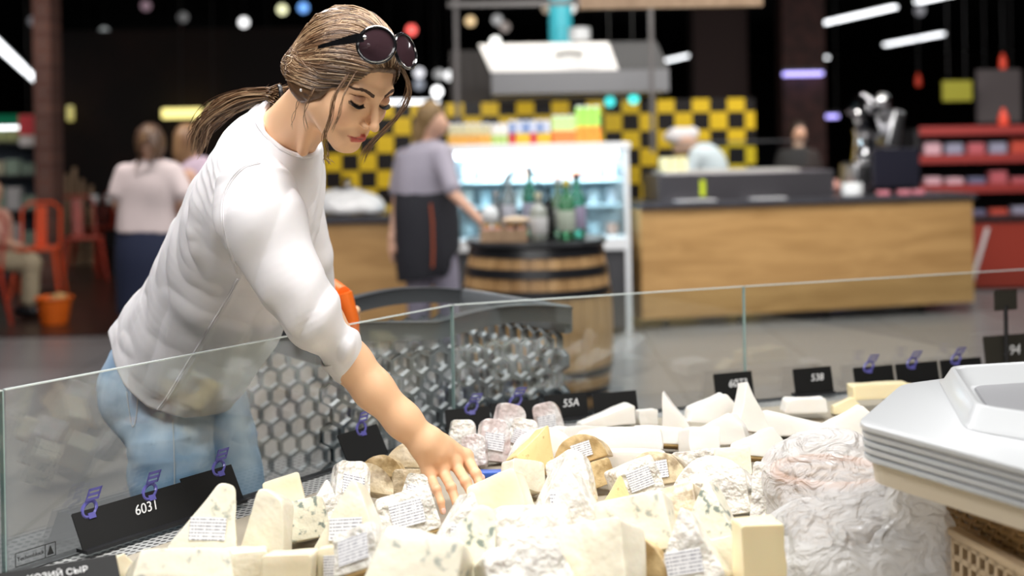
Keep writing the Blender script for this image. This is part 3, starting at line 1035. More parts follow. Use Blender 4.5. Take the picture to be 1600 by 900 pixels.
for x in (712, 1016):
    p = W(x, 0, HY - 0.4)
    tag(MB().box((0, 0, 0), (0.035, 0.035, 3.3)).build('hanging_post', mat('grey_post', (0.1, 0.09, 0.09), 0.5)), 'slim grey post %s the steel hood' % ('left of' if x < 800 else 'at the right end of'), 'post').location = (p.x, HY - 0.4, 4.55 - 1.65)
pz = W(900, 5, HY - 0.4)
tag(MB().box((0, 0, 0), (1.7, 0.03, 0.04)).build('hanging_rail', mat('grey_rail', (0.13, 0.12, 0.12), 0.5)), 'grey rail joining the two posts above the hood', 'rail').location = ((W(712, 5, HY).x + W(1016, 5, HY).x) / 2, HY - 0.44, pz.z)
t = thing('hanging_board', 'tan wooden board hanging at the top of the photo', 'board', W(1048, -8, 8.0))
MB().box((0, 0, 0), (1.14, 0.06, 0.16)).build('panel', M['palewood'], t)
for s in (-0.5, 0.5):
    MB().tube([(s, 0, 0.08), (s, 0, 4.54 - t.location.z)], 0.006, 5).build('cord', M['housing'], t)

# ------------------------------------------------------------------ long oak counter at right
A, B_ = Vector((W(1002, 400, 9.1).x, 9.1, 0)), Vector((W(1521, 400, 9.75).x, 9.75, 0))
ang = math.atan2(B_.y - A.y, B_.x - A.x)
L = (B_ - A).length
t = thing('oak_counter', 'long oak fronted counter with dark top at right', 'counter', A, None, ang)
MB().box((L / 2, 0.3, 0.47), (L, 0.6, 0.78)).build('front_panel', M['oak'], t)
MB().box((L / 2 + .01, 0.33, 0.885), (L + 0.02, 0.72, 0.04), bevel=0.004).build('worktop', M['stone'], t)
for x in (0.22, 0.8, 1.5, 2.3):
    MB().lathe([(0.03, 0), (0.03, 0.02), (0.018, 0.03), (0.018, 0.082)], 12).build('foot', M['black'], t).location = (x, 0.12, 0)
RC = Matrix.Translation(A) @ Matrix.Rotation(ang, 4, 'Z')
ZC = 0.906


def on_counter(px, back):
    """point on the worktop `back` metres behind the front edge and below pixel column px"""
    lo, hi = -0.5, L + 1
    for _ in range(40):
        m = (lo + hi) / 2
        q = RC @ Vector((m, back, ZC))
        if 800 + 2000 * q.x / q.y < px:
            lo = m
        else:
            hi = m
    return RC @ Vector((lo, back, ZC))


p0, p1 = on_counter(1026, 0.15), on_counter(1300, 0.15)
wl = (p1 - p0).length
t = thing('counter_fridge', 'low steel counter unit with glass guard on oak counter', 'counter unit', (p0 + p1) / 2, None, ang)
MB().box((0, 0.15, 0.1), (wl, 0.34, 0.2), bevel=0.006).build('steel_front', mat('dark_steel', (0.2, 0.19, 0.21), 0.3, 0.8), t)
MB().box((-0.1, 0.15, 0.209), (wl * 0.75, 0.3, 0.016)).build('top_tray', mat('pale_tray', (0.6, 0.58, 0.55), 0.4), t)
MB().box((0.08, 0.3, 0.32), (wl * 0.8, 0.006, 0.2)).build('glass_guard', M['pane'], t)
MB().box((0.08, 0.3, 0.425), (wl * 0.8, 0.014, 0.014)).build('guard_rail', M['steel'], t)
o = MB().box((0, 0, 0), (0.04, 0.004, 0.12)).build('price_tag', mat('lime_tag', (0.5, 0.6, 0.02), 0.5), t)
o.location = (-wl / 2 + 0.34, -0.024, 0.09)
for k, (dx, w) in enumerate(((-0.45, 0.3), (0.12, 0.26))):
    o = tag(MB().box((0, 0, 0.006), (w, 0.1, 0.012), bevel=0.003).build('tray', mat('white_tray', (0.6, 0.6, 0.62), 0.3)), 'flat white tray before the steel unit, %s of two' % ('left', 'right')[k], 'tray')
    o.location = RC @ Vector(((RC.inverted() @ ((p0 + p1) / 2)).x + dx, 0.05, ZC))
    o.rotation_euler = (0, 0, ang)
for k, dx in enumerate((-0.60, -0.53, -0.46)):
    q = (p0 + p1) / 2 + (RC.to_3x3() @ Vector((dx, 0.12, 0.2175)))
    o = tag(MB().box((0, 0, 0.05), (0.062, 0.08, 0.1), bevel=0.006).build('butter_block', mat('pale_yellow', (0.8, 0.75, 0.45), 0.5)), 'pale yellow block beside the bending chef, %s of three' % ('left', 'middle', 'right')[k], 'butter block', 'pale yellow blocks on steel unit')
    o.location = q
    o.rotation_euler = (0, 0, ang)
q = on_counter(1330, 0.1)
tag(MB().lathe([(0.07, 0), (0.08, 0.01), (0.08, 0.09), (0.075, 0.1), (0, 0.1)], 18).build('round_box', M['white'], smooth=True), 'small round white box right of the steel unit', 'box').location = q
q = on_counter(1398, 0.28)
t = thing('monitor', 'black screen turned away on the oak counter', 'monitor', q, None, ang)
MB().box((0, 0, 0.2), (0.4, 0.04, 0.3), bevel=0.008).build('screen', mat('blue_black', (0.018, 0.018, 0.03), 0.35), t)
MB().box((0, 0.03, 0.05), (0.06, 0.04, 0.1)).build('stand', M['black'], t)
MB().box((0, 0.03, 0.006), (0.22, 0.16, 0.012)).build('base', M['black'], t)
for k, px in enumerate((1378, 1410, 1432)):
    q = on_counter(px, 0.06)
    o = tag(MB().box((0, 0, 0.018), (0.09, 0.07, 0.036), bevel=0.006).build('meat_pack', mat('pink_pack', (0.6, 0.2, 0.25), 0.3)), 'pink meat pack at the right end of oak counter, %s of three' % ('left', 'middle', 'right')[k], 'meat pack', 'pink packs on oak counter')
    o.location = q
# chrome slicing machine
q = on_counter(1352, 0.55)
t = thing('slicing_machine', 'tall chrome slicing machine shining behind the oak counter', 'machine', q, None, ang)
MB().box((0, 0, 0.12), (0.34, 0.26, 0.24), bevel=0.03, seg=4).build('base', M['steel'], t, True)
MB().lathe([(0.11, 0.24), (0.1, 0.3), (0.085, 0.45), (0.1, 0.5)], 24).build('column', M['chrome'], t, True)
o = MB().lathe([(0, -0.05), (0.15, -0.05), (0.19, -0.02), (0.19, 0.02), (0.14, 0.06), (0, 0.07)], 32, closed=False).build('blade_housing', M['chrome'], t, True)
o.location = (0.02, -0.02, 0.6)
o.rotation_euler = (math.radians(75), 0, 0.5)
MB().box((0.22, 0, 0.5), (0.12, 0.2, 0.3), rot=(0, 0.25, 0), bevel=0.03, seg=4).build('carriage', M['steel'], t, True)
MB().tube([(-0.05, -0.1, 0.55), (-0.18, -0.16, 0.62), (-0.24, -0.16, 0.66)], [0.03, 0.025, 0.035], 10).build('handle', M['chrome'], t, True)
MB().ball((0.08, -0.12, 0.72), 0.07, 10).build('guard', M['chrome'], t, True)
# heaps of goods behind the glass guard
rnd = random.Random(3)
for k in range(9):
    q = on_counter(1190 + k * 14, 0.60 + 0.05 * (k % 2))
    colr = [(0.6, 0.3, 0.25), (0.65, 0.5, 0.45), (0.45, 0.5, 0.5), (0.7, 0.6, 0.65)][k % 4]
    o = tag(MB().ball((0, 0, 0.055), (0.06, 0.05, 0.055), 8).build('meat_piece', mat('meat_tone', colr, 0.5), smooth=True), 'small pinkish meat piece behind the glass guard, %s from left' % ordn[k], 'meat piece', 'meat pieces behind the glass guard')
    o.location = q + Vector((0, 0, 0.0))

# ------------------------------------------------------------------ red shelves at far right
t = thing('red_shelf_unit', 'red and black product shelves at the right edge', 'shelf unit', (5.0, 13.0, 0))
mr = mat('dark_red_shelf', (0.3, 0.035, 0.03), 0.5)
MB().box((0, 0.3, 0.7), (1.9, 0.04, 1.4)).build('back_panel', M['blackmatt'], t)
for s in (-0.95, 0.95):
    MB().box((s, 0.05, 0.7), (0.04, 0.5, 1.4)).build('side_panel', M['blackmatt'], t)
for z in (0.06, 0.42, 0.78, 1.08, 1.36):
    MB().box((0, 0.05, z), (1.86, 0.5, 0.03)).build('shelf', mr, t)
    MB().box((0, -0.21, z + 0.02), (1.86, 0.02, 0.09)).build('price_rail', mr, t)
rnd = random.Random(12)
for ri, z in enumerate((0.435, 0.795, 1.095)):
    for i in range(8):
        h = 0.1 + 0.1 * rnd.random()
        colr = [(0.5, 0.12, 0.14), (0.65, 0.4, 0.45), (0.15, 0.15, 0.25), (0.55, 0.08, 0.05), (0.3, 0.3, 0.4)][rnd.randrange(5)]
        o = tag(MB().box((0, 0, h / 2), (0.17, 0.12, h), bevel=0.01).build('product_pack', mat('pack_print', colr, 0.4)), 'reddish pack on the red shelves, %s shelf, %s from left' % (('lower', 'middle', 'upper')[ri], ordn[i]), 'pack', 'packs on the red shelves')
        o.location = (5.0 - 0.77 + i * 0.22, 12.93, z + .0015)
t = thing('freezer_chest', 'low red chest beside the right end of oak counter', 'chest', (W(1570, 400, 11.2).x, 11.3, 0))
MB().box((0, 0, 0.3), (0.62, 0.5, 0.56), bevel=0.01).build('body', mat('red_chest', (0.4, 0.05, 0.03), 0.5), t)
MB().box((-0.28, -0.26, 0.3), (0.03, 0.02, 0.5), rot=(0, 0.3, 0)).build('white_stripe', M['paper'], t)
MB().box((0, 0, 0.6), (0.64, 0.52, 0.04), bevel=0.01).build('lid', M['black'], t)
for px, py, w, h, Yp, colr, lab in ((1495, 142, 0.32, 0.22, 14.0, (0.42, 0.4, 0.03), 'dull yellow hanging sign at upper right'),
                                    (1560, 150, 0.5, 0.6, 14.5, (0.12, 0.1, 0.1), 'large grey hanging panel at the right edge')):
    t = thing('hanging_sign', lab, 'sign', W(px, py, Yp))
    MB().box((0, 0, 0), (w, 0.04, h)).build('panel', mat('sign_face', colr, 0.6), t)
    for s in (-0.3, 0.3):
        MB().tube([(s * w, 0, h / 2), (s * w, 0, 4.54 - t.location.z)], 0.006, 5).build('cord', M['housing'], t)
for k, (px, py, Yp) in enumerate(((1567, 108, 13.6), (1568, 198, 12.95), (1435, 135, 15.0))):
    p = W(px, py, Yp)
    zt_ = 1.377 if k == 1 else None
    h = 0.22
    t = thing('red_bottle', 'bright red %s' % ('lamp shade hanging at the right edge', 'bottle standing on top of the red shelves', 'lamp shade hanging near the dull yellow sign')[k], ('lamp', 'bottle', 'lamp')[k], (p.x, Yp, zt_ or p.z))
    t.name = ('red_lamp', 'red_bottle', 'red_lamp')[k]
    h *= (.75, 1, .7)[k]
    MB().lathe([(0.22 * h, 0), (0.25 * h, 0.02), (0.23 * h, .63 * h), (0.11 * h, .85 * h), (0.09 * h, h)], 14).build('shade' if k != 1 else 'body', mat('bright_red', (0.8, 0.06, 0.02), 0.4), t, True)
    if k != 1:
        MB().tube([(0, 0, h), (0, 0, 4.54 - p.z)], 0.005, 5).build('cord', M['housing'], t)
# ------------------------------------------------------------------ people in the background
M['skin_far'] = mat('skin_far', (0.62, 0.36, 0.25), 0.5, sss=0.05)


def px_loft(rows, U=(1, 0, 0), ex=2.3, m=4):
    """rows of (x, y, half width in px, half depth in m, Y)"""
    C = [W(r[0], r[1], r[4]) for r in rows]
    return Loft(C, U, [r[2] * r[4] / FPX for r in rows], [r[3] for r in rows], m, ex)


def mesh_of(name, f, pts, h, m, parent, pad=0.12, off=None):
    P = np.array([tuple(p) for p in pts])
    lo, hi = P.min(0) - pad, P.max(0) + pad
    o = sdf_mesh(name, f, lo, hi, h, m, None)
    if parent is not None:
        o.data.transform(Matrix.Translation(-parent.location))
        o.parent = parent
    return o


def wrinkle(p, amp, sc=9.0, seed=1, st=(1, 1, 0.45)):
    return amp * vnoise(p * np.array(st) * sc, seed)


def shoe(f, d, Y):
    pass


# ---- employee in black apron
Ye = 8.2
emp = thing('person', 'person in grey shirt and black apron reaching toward the barrel', 'person', (W(668, 560, Ye).x, Ye, 0))
w_ = lambda x, y, Y=Ye: np.array(W(x, y, Y))
head = w_(677, 190)
fl = CY0 + 1.4 * FPX / Ye + 2
armR = [w_(690, 242, Ye - 0.1), w_(706, 300, Ye - 0.22), w_(752, 346, Ye - 0.42)]
armL = [w_(632, 245, Ye + 0.08), w_(622, 310, Ye + 0.1), w_(613, 372, Ye - 0.02)]
legs = [([w_(652, 400, Ye + .02), w_(655, 470, Ye + .02), w_(654, fl - 16, Ye + .03)], [.075, .05, .035]),
        ([w_(690, 400, Ye - .02), w_(700, 470, Ye - .04), w_(704, fl - 14, Ye + 0.0)], [.075, .05, .035])]


def f(p):
    d = s_ell(p, head, (.074, .092, .112))
    d = smin(d, s_ell(p, head + (.055, -.03, -.03), (.035, .04, .06)), .03)
    d = smin(d, s_ell(p, head + (.092, -.035, -.02), (.015, .012, .02)), .02)
    d = smin(d, s_cone(p, head + (-.02, 0, -.06), w_(666, 240), .05, .055), .03)
    d = smin(d, s_cone(p, w_(664, 250), w_(664, 330), .1, .1), .05)
    d = smin(d, s_chain(p, armR, [.045, .038, .024]), .02)
    d = smin(d, s_chain(p, [armR[2], armR[2] + (.05, -.03, -.02), armR[2] + (.09, -.05, -.045)], [.026, .03, .014]), .015)
    for k in range(4):
        b0 = armR[2] + (.075, -.06 + .018 * k, -.03)
        d = smin(d, s_chain(p, [b0, b0 + (.035, -.008, -.01), b0 + (.055, -.01, -.028)], [.01, .009, .007]), .006)
    d = smin(d, s_cone(p, armR[2] + (.03, .02, -.01), armR[2] + (.085, .035, -.01), .012, .008), .01)
    d = smin(d, s_chain(p, armL, [.045, .036, .024]), .02)
    d = smin(d, s_chain(p, [armL[2], armL[2] + (.0, -.01, -.08)], [.026, .028]), .015)
    for k in range(4):
        b0 = armL[2] + (-.01 + .003 * k, -.045 + .02 * k, -.09)
        d = smin(d, s_chain(p, [b0, b0 + (.008, 0, -.04), b0 + (.02, 0, -.065)], [.0095, .009, .007]), .006)
    d = smin(d, s_cone(p, armL[2] + (.02, -.03, -.05), armL[2] + (.035, -.05, -.1), .011, .008), .01)
    for L_, R_ in legs:
        d = smin(d, s_chain(p, L_, R_), .03)
    return d


mesh_of('body', f, [head, armR[2], armL[2], w_(640, 540), w_(720, 540)] + [legs[0][0][2] - (0, 0, 0.0)], 0.008, M['skin_far'], emp, 0.16)
tor = px_loft([(662, 222, 20, .07, Ye), (664, 236, 42, .11, Ye), (665, 262, 45, .13, Ye), (663, 290, 44, .13, Ye), (664, 312, 44, .13, Ye)])


def f(p):
    d = tor(p) - 0.006
    d = smin(d, s_chain(p, [armR[0], armR[1] + (0, 0, .03)], [.062, .058]), .04)
    d = smin(d, s_chain(p, [armL[0], armL[1] + (0, 0, .06)], [.06, .055]), .04)
    return d + wrinkle(p, .006, 14, 2)


mesh_of('shirt', f, [w_(620, 215), w_(715, 310), w_(660, 315), w_(660, 250, Ye - .25), w_(660, 250, Ye + .15)], 0.008, mat('lavender_grey_cloth', (0.37, 0.34, 0.4), 0.8), emp)
ap = px_loft([(664, 303, 46, .14, Ye), (663, 330, 47, .155, Ye), (662, 370, 44, .16, Ye), (664, 405, 46, .16, Ye), (668, 432, 47, .15, Ye)], ex=2.4)
ap2 = px_loft([(668, 303, 46, .14, Ye), (676, 360, 44, .16, Ye), (690, 405, 30, .16, Ye), (700, 418, 10, .15, Ye)], ex=2.4)


def f(p):
    return smin(ap(p), ap2(p), .03) + wrinkle(p, .005, 10, 5, (1.6, 1.6, .25))


apr = mesh_of('apron', f, [w_(610, 300), w_(720, 435), w_(660, 350, Ye - .2), w_(660, 350, Ye + .2)], 0.008, mat('black_apron_cloth', (0.014, 0.014, 0.02), 0.75), emp)
o = MB().tube([w_(673, 318, Ye - .172), w_(676, 350, Ye - .188), w_(677, 390, Ye - .188), w_(676, 418, Ye - .183)], 0.009, 6).build('orange_strip', mat('rust_strip', (0.35, 0.07, 0.02), 0.7))
o.data.transform(Matrix.Translation(-emp.location))
o.parent = emp


def f(p):
    d = s_cone(p, w_(655, 400, Ye + .02), w_(655, 470, Ye + .02), .1, .075)
    d = smin(d, s_cone(p, w_(655, 470, Ye + .02), w_(654, fl - 22, Ye + .03), .075, .065), .02)
    e = s_cone(p, w_(690, 400, Ye - .02), w_(702, 470, Ye - .04), .1, .075)
    e = smin(e, s_cone(p, w_(702, 470, Ye - .04), w_(704, fl - 22, Ye), .075, .065), .02)
    return smin(d, e, .03) + wrinkle(p, .006, 12, 9)


mesh_of('trousers', f, [w_(640, 385), w_(720, 545), w_(660, 400, Ye - .1), w_(660, 400, Ye + .1)], 0.009, mat('grey_violet_trousers', (0.24, 0.22, 0.28), 0.85), emp)
for k, x in enumerate((654, 704)):
    o = MB().ball((0, 0, .05), (.055, .12, .055), 10).build('shoe', M['black'], emp, True)
    q = W(x, fl - 10, Ye)
    o.location = (q.x - emp.location.x, -0.05 + 0.03 * k, 0)


def f(p):
    d = s_ell(p, head + (-.022, .005, .03), (.09, .105, .108))
    d = smin(d, s_ell(p, w_(657, 205), (.05, .06, .08)), .03)
    d = smin(d, s_cone(p, w_(652, 215), w_(650, 238, Ye - .05), .03, .016), .03)
    d = smax(d, -s_ell(p, head + (.13, -.06, -.055), (.075, .12, .09)), .02)
    return d + .004 * vnoise(p * np.array([60, 60, 8]), 4)


mesh_of('hair', f, [w_(640, 160), w_(700, 235), head], 0.007, mat('blond_hair', (0.27, 0.17, 0.07), 0.6, noise=(20, (0.15, 0.085, 0.03), 0.4, 0.7, (1, 1, 0.2))), emp)

# ---- woman in pale pink t-shirt (back view)
Yw = 7.5
wo = thing('person', 'person seen from behind in pale pink t-shirt and navy skirt', 'person', (W(232, 560, Yw).x, Yw, 0))
w_ = lambda x, y, Y=Yw: np.array(W(x, y, Y))
head = w_(236, 226)
aL = [w_(196, 270), w_(186, 315, Yw - .02), w_(196, 350, Yw + .2)]
aR = [w_(270, 270), w_(286, 315, Yw - .02), w_(274, 350, Yw + .2)]
fl = CY0 + 1.4 * FPX / Yw + 9


def f(p):
    d = s_ell(p, head, (.07, .09, .105))
    d = smin(d, s_cone(p, head + (0, 0, -.05), w_(234, 268), .045, .05), .03)
    d = smin(d, s_cone(p, w_(234, 280), w_(234, 400), .11, .1), .05)
    d = smin(d, s_chain(p, aL, [.05, .042, .03]), .02)
    d = smin(d, s_chain(p, aR, [.05, .042, .03]), .02)
    for a in (aL, aR):
        d = smin(d, s_chain(p, [a[2], a[2] + (.0, .09, .0)], [.026, .026]), .02)
        for k in range(4):
            b0 = a[2] + (-.03 + .02 * k, .11, 0)
            d = smin(d, s_cone(p, b0, b0 + (0, .06, -.02), .009, .007), .006)
        d = smin(d, s_cone(p, a[2] + (.03, .05, 0), a[2] + (.045, .1, .0), .01, .008), .01)
    d = smin(d, s_chain(p, [w_(218, 420), w_(218, 500), w_(218, fl - 14)], [.09, .055, .035]), .03)
    d = smin(d, s_chain(p, [w_(248, 420), w_(248, 500), w_(248, fl - 14)], [.09, .055, .035]), .03)
    return d


mesh_of('body', f, [head, aL[1], aR[1], w_(218, fl - 14), aL[2] + (0, .2, 0)], 0.009, M['skin_far'], wo, .13)
tor = px_loft([(236, 250, 22, .07, Yw), (236, 262, 40, .1, Yw), (234, 290, 44, .12, Yw), (230, 325, 44, .12, Yw), (229, 362, 46, .135, Yw)])


def f(p):
    d = tor(p)
    d = smin(d, s_cone(p, aL[0], aL[1] + (0, 0, .05), .062, .06), .04)
    d = smin(d, s_cone(p, aR[0], aR[1] + (0, 0, .05), .062, .06), .04)
    return d + wrinkle(p, .006, 12, 3)


mesh_of('t_shirt', f, [w_(180, 245), w_(292, 366), w_(230, 300, Yw - .16), w_(230, 300, Yw + .16)], 0.008, mat('pale_pink_cloth', (0.72, 0.6, 0.58), 0.85), wo)
sk = px_loft([(229, 360, 45, .13, Yw), (229, 400, 48, .15, Yw), (229, 450, 46, .15, Yw), (229, 490, 44, .15, Yw)])
mesh_of('skirt', lambda p: sk(p) + wrinkle(p, .005, 9, 6, (1.5, 1.5, .2)), [w_(178, 356), w_(280, 495), w_(230, 400, Yw - .17), w_(230, 400, Yw + .17)], 0.009, mat('navy_cloth', (0.012, 0.018, 0.05), 0.8), wo)
for x in (218, 248):
    o = MB().ball((0, 0, .045), (.05, .12, .05), 10).build('shoe', M['black'], wo, True)
    o.location = (W(x, fl, Yw).x - wo.location.x, .04, 0)


def f(p):
    d = s_ell(p, head + (0, -.02, .01), (.09, .1, .118))
    d = smin(d, s_chain(p, [w_(232, 235, Yw - .08), w_(224, 255, Yw - .11), w_(214, 270, Yw - .11)], [.055, .04, .015]), .03)
    return d + .004 * vnoise(p * np.array([60, 60, 8]), 4)


mesh_of('hair', f, [w_(205, 195), w_(262, 275), head], 0.007, mat('brown_hair_far', (0.07, 0.035, 0.02), 0.45, noise=(16, (0.2, 0.11, 0.05), 0.5, 0.75, (1, 1, 0.3))), wo)

# ---- second woman beside her
Yv = 8.15
wv = thing('person', 'person with fair hair in pinkish top, mostly behind shopper back', 'person', (W(296, 560, Yv).x, Yv, 0))
w_ = lambda x, y, Y=Yv: np.array(W(x, y, Y))
head = w_(292, 222)
fl = CY0 + 1.4 * FPX / Yv + 9


def f(p):
    d = s_ell(p, head, (.07, .09, .105))
    d = smin(d, s_cone(p, head, w_(300, 268), .045, .05), .03)
    d = smin(d, s_cone(p, w_(300, 280), w_(302, 400), .12, .11), .05)
    for s, x in ((-1, 268), (1, 334)):
        d = smin(d, s_chain(p, [w_(300 + s * 30, 275), w_(300 + s * 40, 330), w_(300 + s * 34, 375, Yv + .1)], [.048, .04, .027]), .02)
        for k in range(4):
            b0 = w_(300 + s * 34, 378, Yv + .09 + .018 * k)
            d = smin(d, s_cone(p, b0, b0 + (0, 0, -.09), .012, .008), .006)
    d = smin(d, s_chain(p, [w_(288, 420), w_(288, 500), w_(288, fl - 14)], [.09, .055, .035]), .03)
    d = smin(d, s_chain(p, [w_(318, 420), w_(318, 500), w_(318, fl - 14)], [.09, .055, .035]), .03)
    return d


mesh_of('body', f, [head, w_(255, 300), w_(345, 300), w_(300, fl - 14), w_(300, 300, Yv + .1)], 0.01, M['skin_far'], wv, .13)
tor = px_loft([(296, 250, 18, .07, Yv), (300, 264, 38, .1, Yv), (300, 300, 42, .12, Yv), (302, 365, 44, .135, Yv)])


def f(p):
    d = tor(p)
    for s in (-1, 1):
        d = smin(d, s_cone(p, w_(300 + s * 30, 273), w_(300 + s * 37, 305), .06, .056), .04)
    return d + wrinkle(p, .006, 12, 8)


mesh_of('top', f, [w_(250, 245), w_(350, 366), w_(300, 300, Yv - .16), w_(300, 300, Yv + .16)], 0.009, mat('mauve_cloth', (0.55, 0.42, 0.5), 0.85), wv)
sk = px_loft([(302, 362, 44, .13, Yv), (302, 420, 46, .15, Yv), (300, fl - 20, 40, .13, Yv)])
mesh_of('trousers', lambda p: sk(p) + wrinkle(p, .008, 9, 2), [w_(250, 358), w_(350, fl - 18), w_(300, 400, Yv - .17), w_(300, 400, Yv + .17)], 0.01, mat('dark_trousers', (0.02, 0.02, 0.03), 0.8), wv)
for x in (286, 316):
    o = MB().ball((0, 0, .045), (.05, .12, .05), 10).build('shoe', M['black'], wv, True)
    o.location = (W(x, fl, Yv).x - wv.location.x, .03, 0)


def f(p):
    d = s_ell(p, head + (0, -.02, .015), (.082, .09, .108))
    d = smin(d, s_ell(p, w_(284, 240, Yv - .04), (.06, .06, .08)), .04)
    return d + .004 * vnoise(p * np.array([60, 60, 8]), 4)


mesh_of('hair', f, [w_(262, 190), w_(322, 270), head], 0.008, mat('fair_hair_far', (0.33, 0.19, 0.09), 0.45, noise=(16, (0.2, 0.1, 0.05), 0.4, 0.7, (1, 1, 0.3))), wv)

# ---- chef bending over the counter
Yc = 10.9
ch = thing('person', 'person in white chef jacket and cap bending behind oak counter', 'person', (W(1100, 450, Yc).x, Yc, 0))
w_ = lambda x, y, Y=Yc: np.array(W(x, y, Y))
head = w_(1070, 225)
fl = CY0 + 1.4 * FPX / Yc - 6


def f(p):
    d = s_ell(p, head, (.095, .085, .085))
    d = smin(d, s_ell(p, head + (-.06, 0, -.05), (.045, .06, .05)), .03)
    d = smin(d, s_cone(p, head, w_(1086, 232), .05, .055), .03)
    d = smin(d, s_cone(p, w_(1092, 240), w_(1112, 300), .1, .1), .05)
    for s in (-1, 1):
        d = smin(d, s_chain(p, [w_(1088, 240, Yc + s * .17), w_(1072, 280, Yc + s * .2), w_(1050, 287, Yc + s * .08)], [.045, .038, .026]), .02)
        for k in range(4):
            b0 = w_(1048, 288, Yc + s * .08 - .03 + .02 * k)
            d = smin(d, s_cone(p, b0, b0 + (-.07, 0, -.02), .01, .008), .006)
        d = smin(d, s_chain(p, [w_(1112, 300, Yc + s * .09), w_(1112, 380, Yc + s * .09), w_(1112, fl - 10, Yc + s * .09)], [.08, .055, .035]), .03)
    return d


mesh_of('body', f, [head, w_(1035, 300, Yc - .2), w_(1130, fl - 10, Yc + .2)], 0.011, M['skin_far'], ch, .13)
tor = px_loft([(1082, 232, 12, .1, Yc), (1090, 240, 24, .2, Yc), (1104, 258, 30, .2, Yc), (1112, 290, 30, .19, Yc), (1114, 318, 30, .18, Yc)], U=(1, 0, .2))


def f(p):
    d = tor(p)
    for s in (-1, 1):
        d = smin(d, s_chain(p, [w_(1088, 242, Yc + s * .17), w_(1072, 280, Yc + s * .2), w_(1054, 286, Yc + s * .1)], [.065, .056, .042]), .04)
    return d + wrinkle(p, .008, 11, 3)


mesh_of('chef_jacket', f, [w_(1040, 225, Yc - .25), w_(1150, 320, Yc + .25)], 0.01, mat('chef_white', (0.85, 0.84, 0.84), 0.8), ch)


def f(p):
    d = s_cone(p, w_(1054, 212), w_(1082, 208), .07, .055)
    d = smin(d, s_ell(p, w_(1050, 214), (.075, .075, .045)), .02)
    return d + wrinkle(p, .006, 16, 3)


mesh_of('cap', f, [w_(1030, 195), w_(1100, 225), w_(1060, 210, Yc - .1), w_(1060, 210, Yc + .1)], 0.009, mat('cap_white', (0.75, 0.72, 0.74), 0.8), ch, .05)
tr = px_loft([(1114, 314, 29, .17, Yc), (1112, 380, 26, .15, Yc), (1112, fl - 14, 24, .14, Yc)])
mesh_of('trousers', lambda p: tr(p) + wrinkle(p, .008, 9, 2), [w_(1080, 310, Yc - .2), w_(1150, fl - 12, Yc + .2)], 0.012, mat('chef_trousers', (0.05, 0.05, 0.06), 0.8), ch, .05)
for s in (-1, 1):
    o = MB().ball((0, 0, .045), (.12, .05, .05), 10).build('shoe', M['black'], ch, True)
    o.location = (W(1112, fl, Yc).x - ch.location.x - .03, s * .09, 0)

# ---- dark clothed person behind the glass guard
Yd = 12.2
dk = thing('person', 'person in dark top standing far behind the glass guard', 'person', (W(1248, 400, Yd).x, Yd, 0))
w_ = lambda x, y, Y=Yd: np.array(W(x, y, Y))
head = w_(1248, 208)
fl = CY0 + 1.4 * FPX / Yd - 8


def f(p):
    d = s_ell(p, head, (.07, .085, .1))
    d = smin(d, s_ell(p, head + (0, -.09, -.01), (.014, .02, .02)), .02)
    d = smin(d, s_cone(p, head, w_(1247, 238), .045, .05), .03)
    d = smin(d, s_cone(p, w_(1247, 248), w_(1247, 300), .1, .1), .05)
    for s in (-1, 1):
        d = smin(d, s_chain(p, [w_(1247 + s * 24, 242), w_(1247 + s * 32, 272), w_(1247 + s * 12, 288, Yd - .25)], [.045, .038, .027]), .02)
        for k in range(4):
            b0 = w_(1247 + s * 12, 288, Yd - .27) + (s * (-.03 + .02 * k), 0, 0)
            d = smin(d, s_cone(p, b0, b0 + (0, -.07, -.01), .01, .008), .006)
        d = smin(d, s_chain(p, [w_(1247 + s * 13, 320), w_(1247 + s * 13, 380), w_(1247 + s * 13, fl - 10)], [.08, .055, .035]), .03)
    return d


mesh_of('body', f, [head, w_(1210, 290, Yd - .4), w_(1290, fl - 10, Yd + .1)], 0.012, M['skin_far'], dk, .13)
tor = px_loft([(1247, 230, 12, .08, Yd), (1247, 240, 28, .1, Yd), (1247, 270, 30, .12, Yd), (1247, 315, 30, .13, Yd)])


def f(p):
    d = tor(p)
    for s in (-1, 1):
        d = smin(d, s_chain(p, [w_(1247 + s * 24, 242), w_(1247 + s * 32, 272), w_(1247 + s * 20, 282, Yd - .15)], [.055, .05, .042]), .03)
    return d


mesh_of('top', f, [w_(1200, 225, Yd - .3), w_(1295, 320, Yd + .2)], 0.012, mat('dark_top', (0.03, 0.022, 0.02), 0.8), dk, .05)
tr = px_loft([(1247, 312, 30, .12, Yd), (1247, fl - 12, 26, .12, Yd)])
mesh_of('trousers', tr, [w_(1215, 308, Yd - .15), w_(1280, fl - 10, Yd + .15)], 0.014, mat('dark_trousers_far', (0.02, 0.02, 0.025), 0.8), dk, .05)
mesh_of('hair', lambda p: smax(s_ell(p, head + (0, .02, .02), (.083, .095, .105)), -s_ell(p, head + (0, -.1, -.05), (.07, .09, .1)), .02), [head - .13, head + .13], 0.01, mat('dark_hair_far', (0.03, 0.018, 0.012), 0.5), dk, .02)
for s in (-1, 1):
    o = MB().ball((0, 0, .045), (.05, .12, .05), 10).build('shoe', M['black'], dk, True)
    o.location = (s * .08, -.03, 0)

# ---- person seated at the left edge
Ys = 10.4
se = thing('person', 'person seated at the left edge in beige trousers', 'person', (W(12, 490, Ys).x, Ys, 0))
w_ = lambda x, y, Y=Ys: np.array(W(x, y, Y))
head = w_(-12, 300)


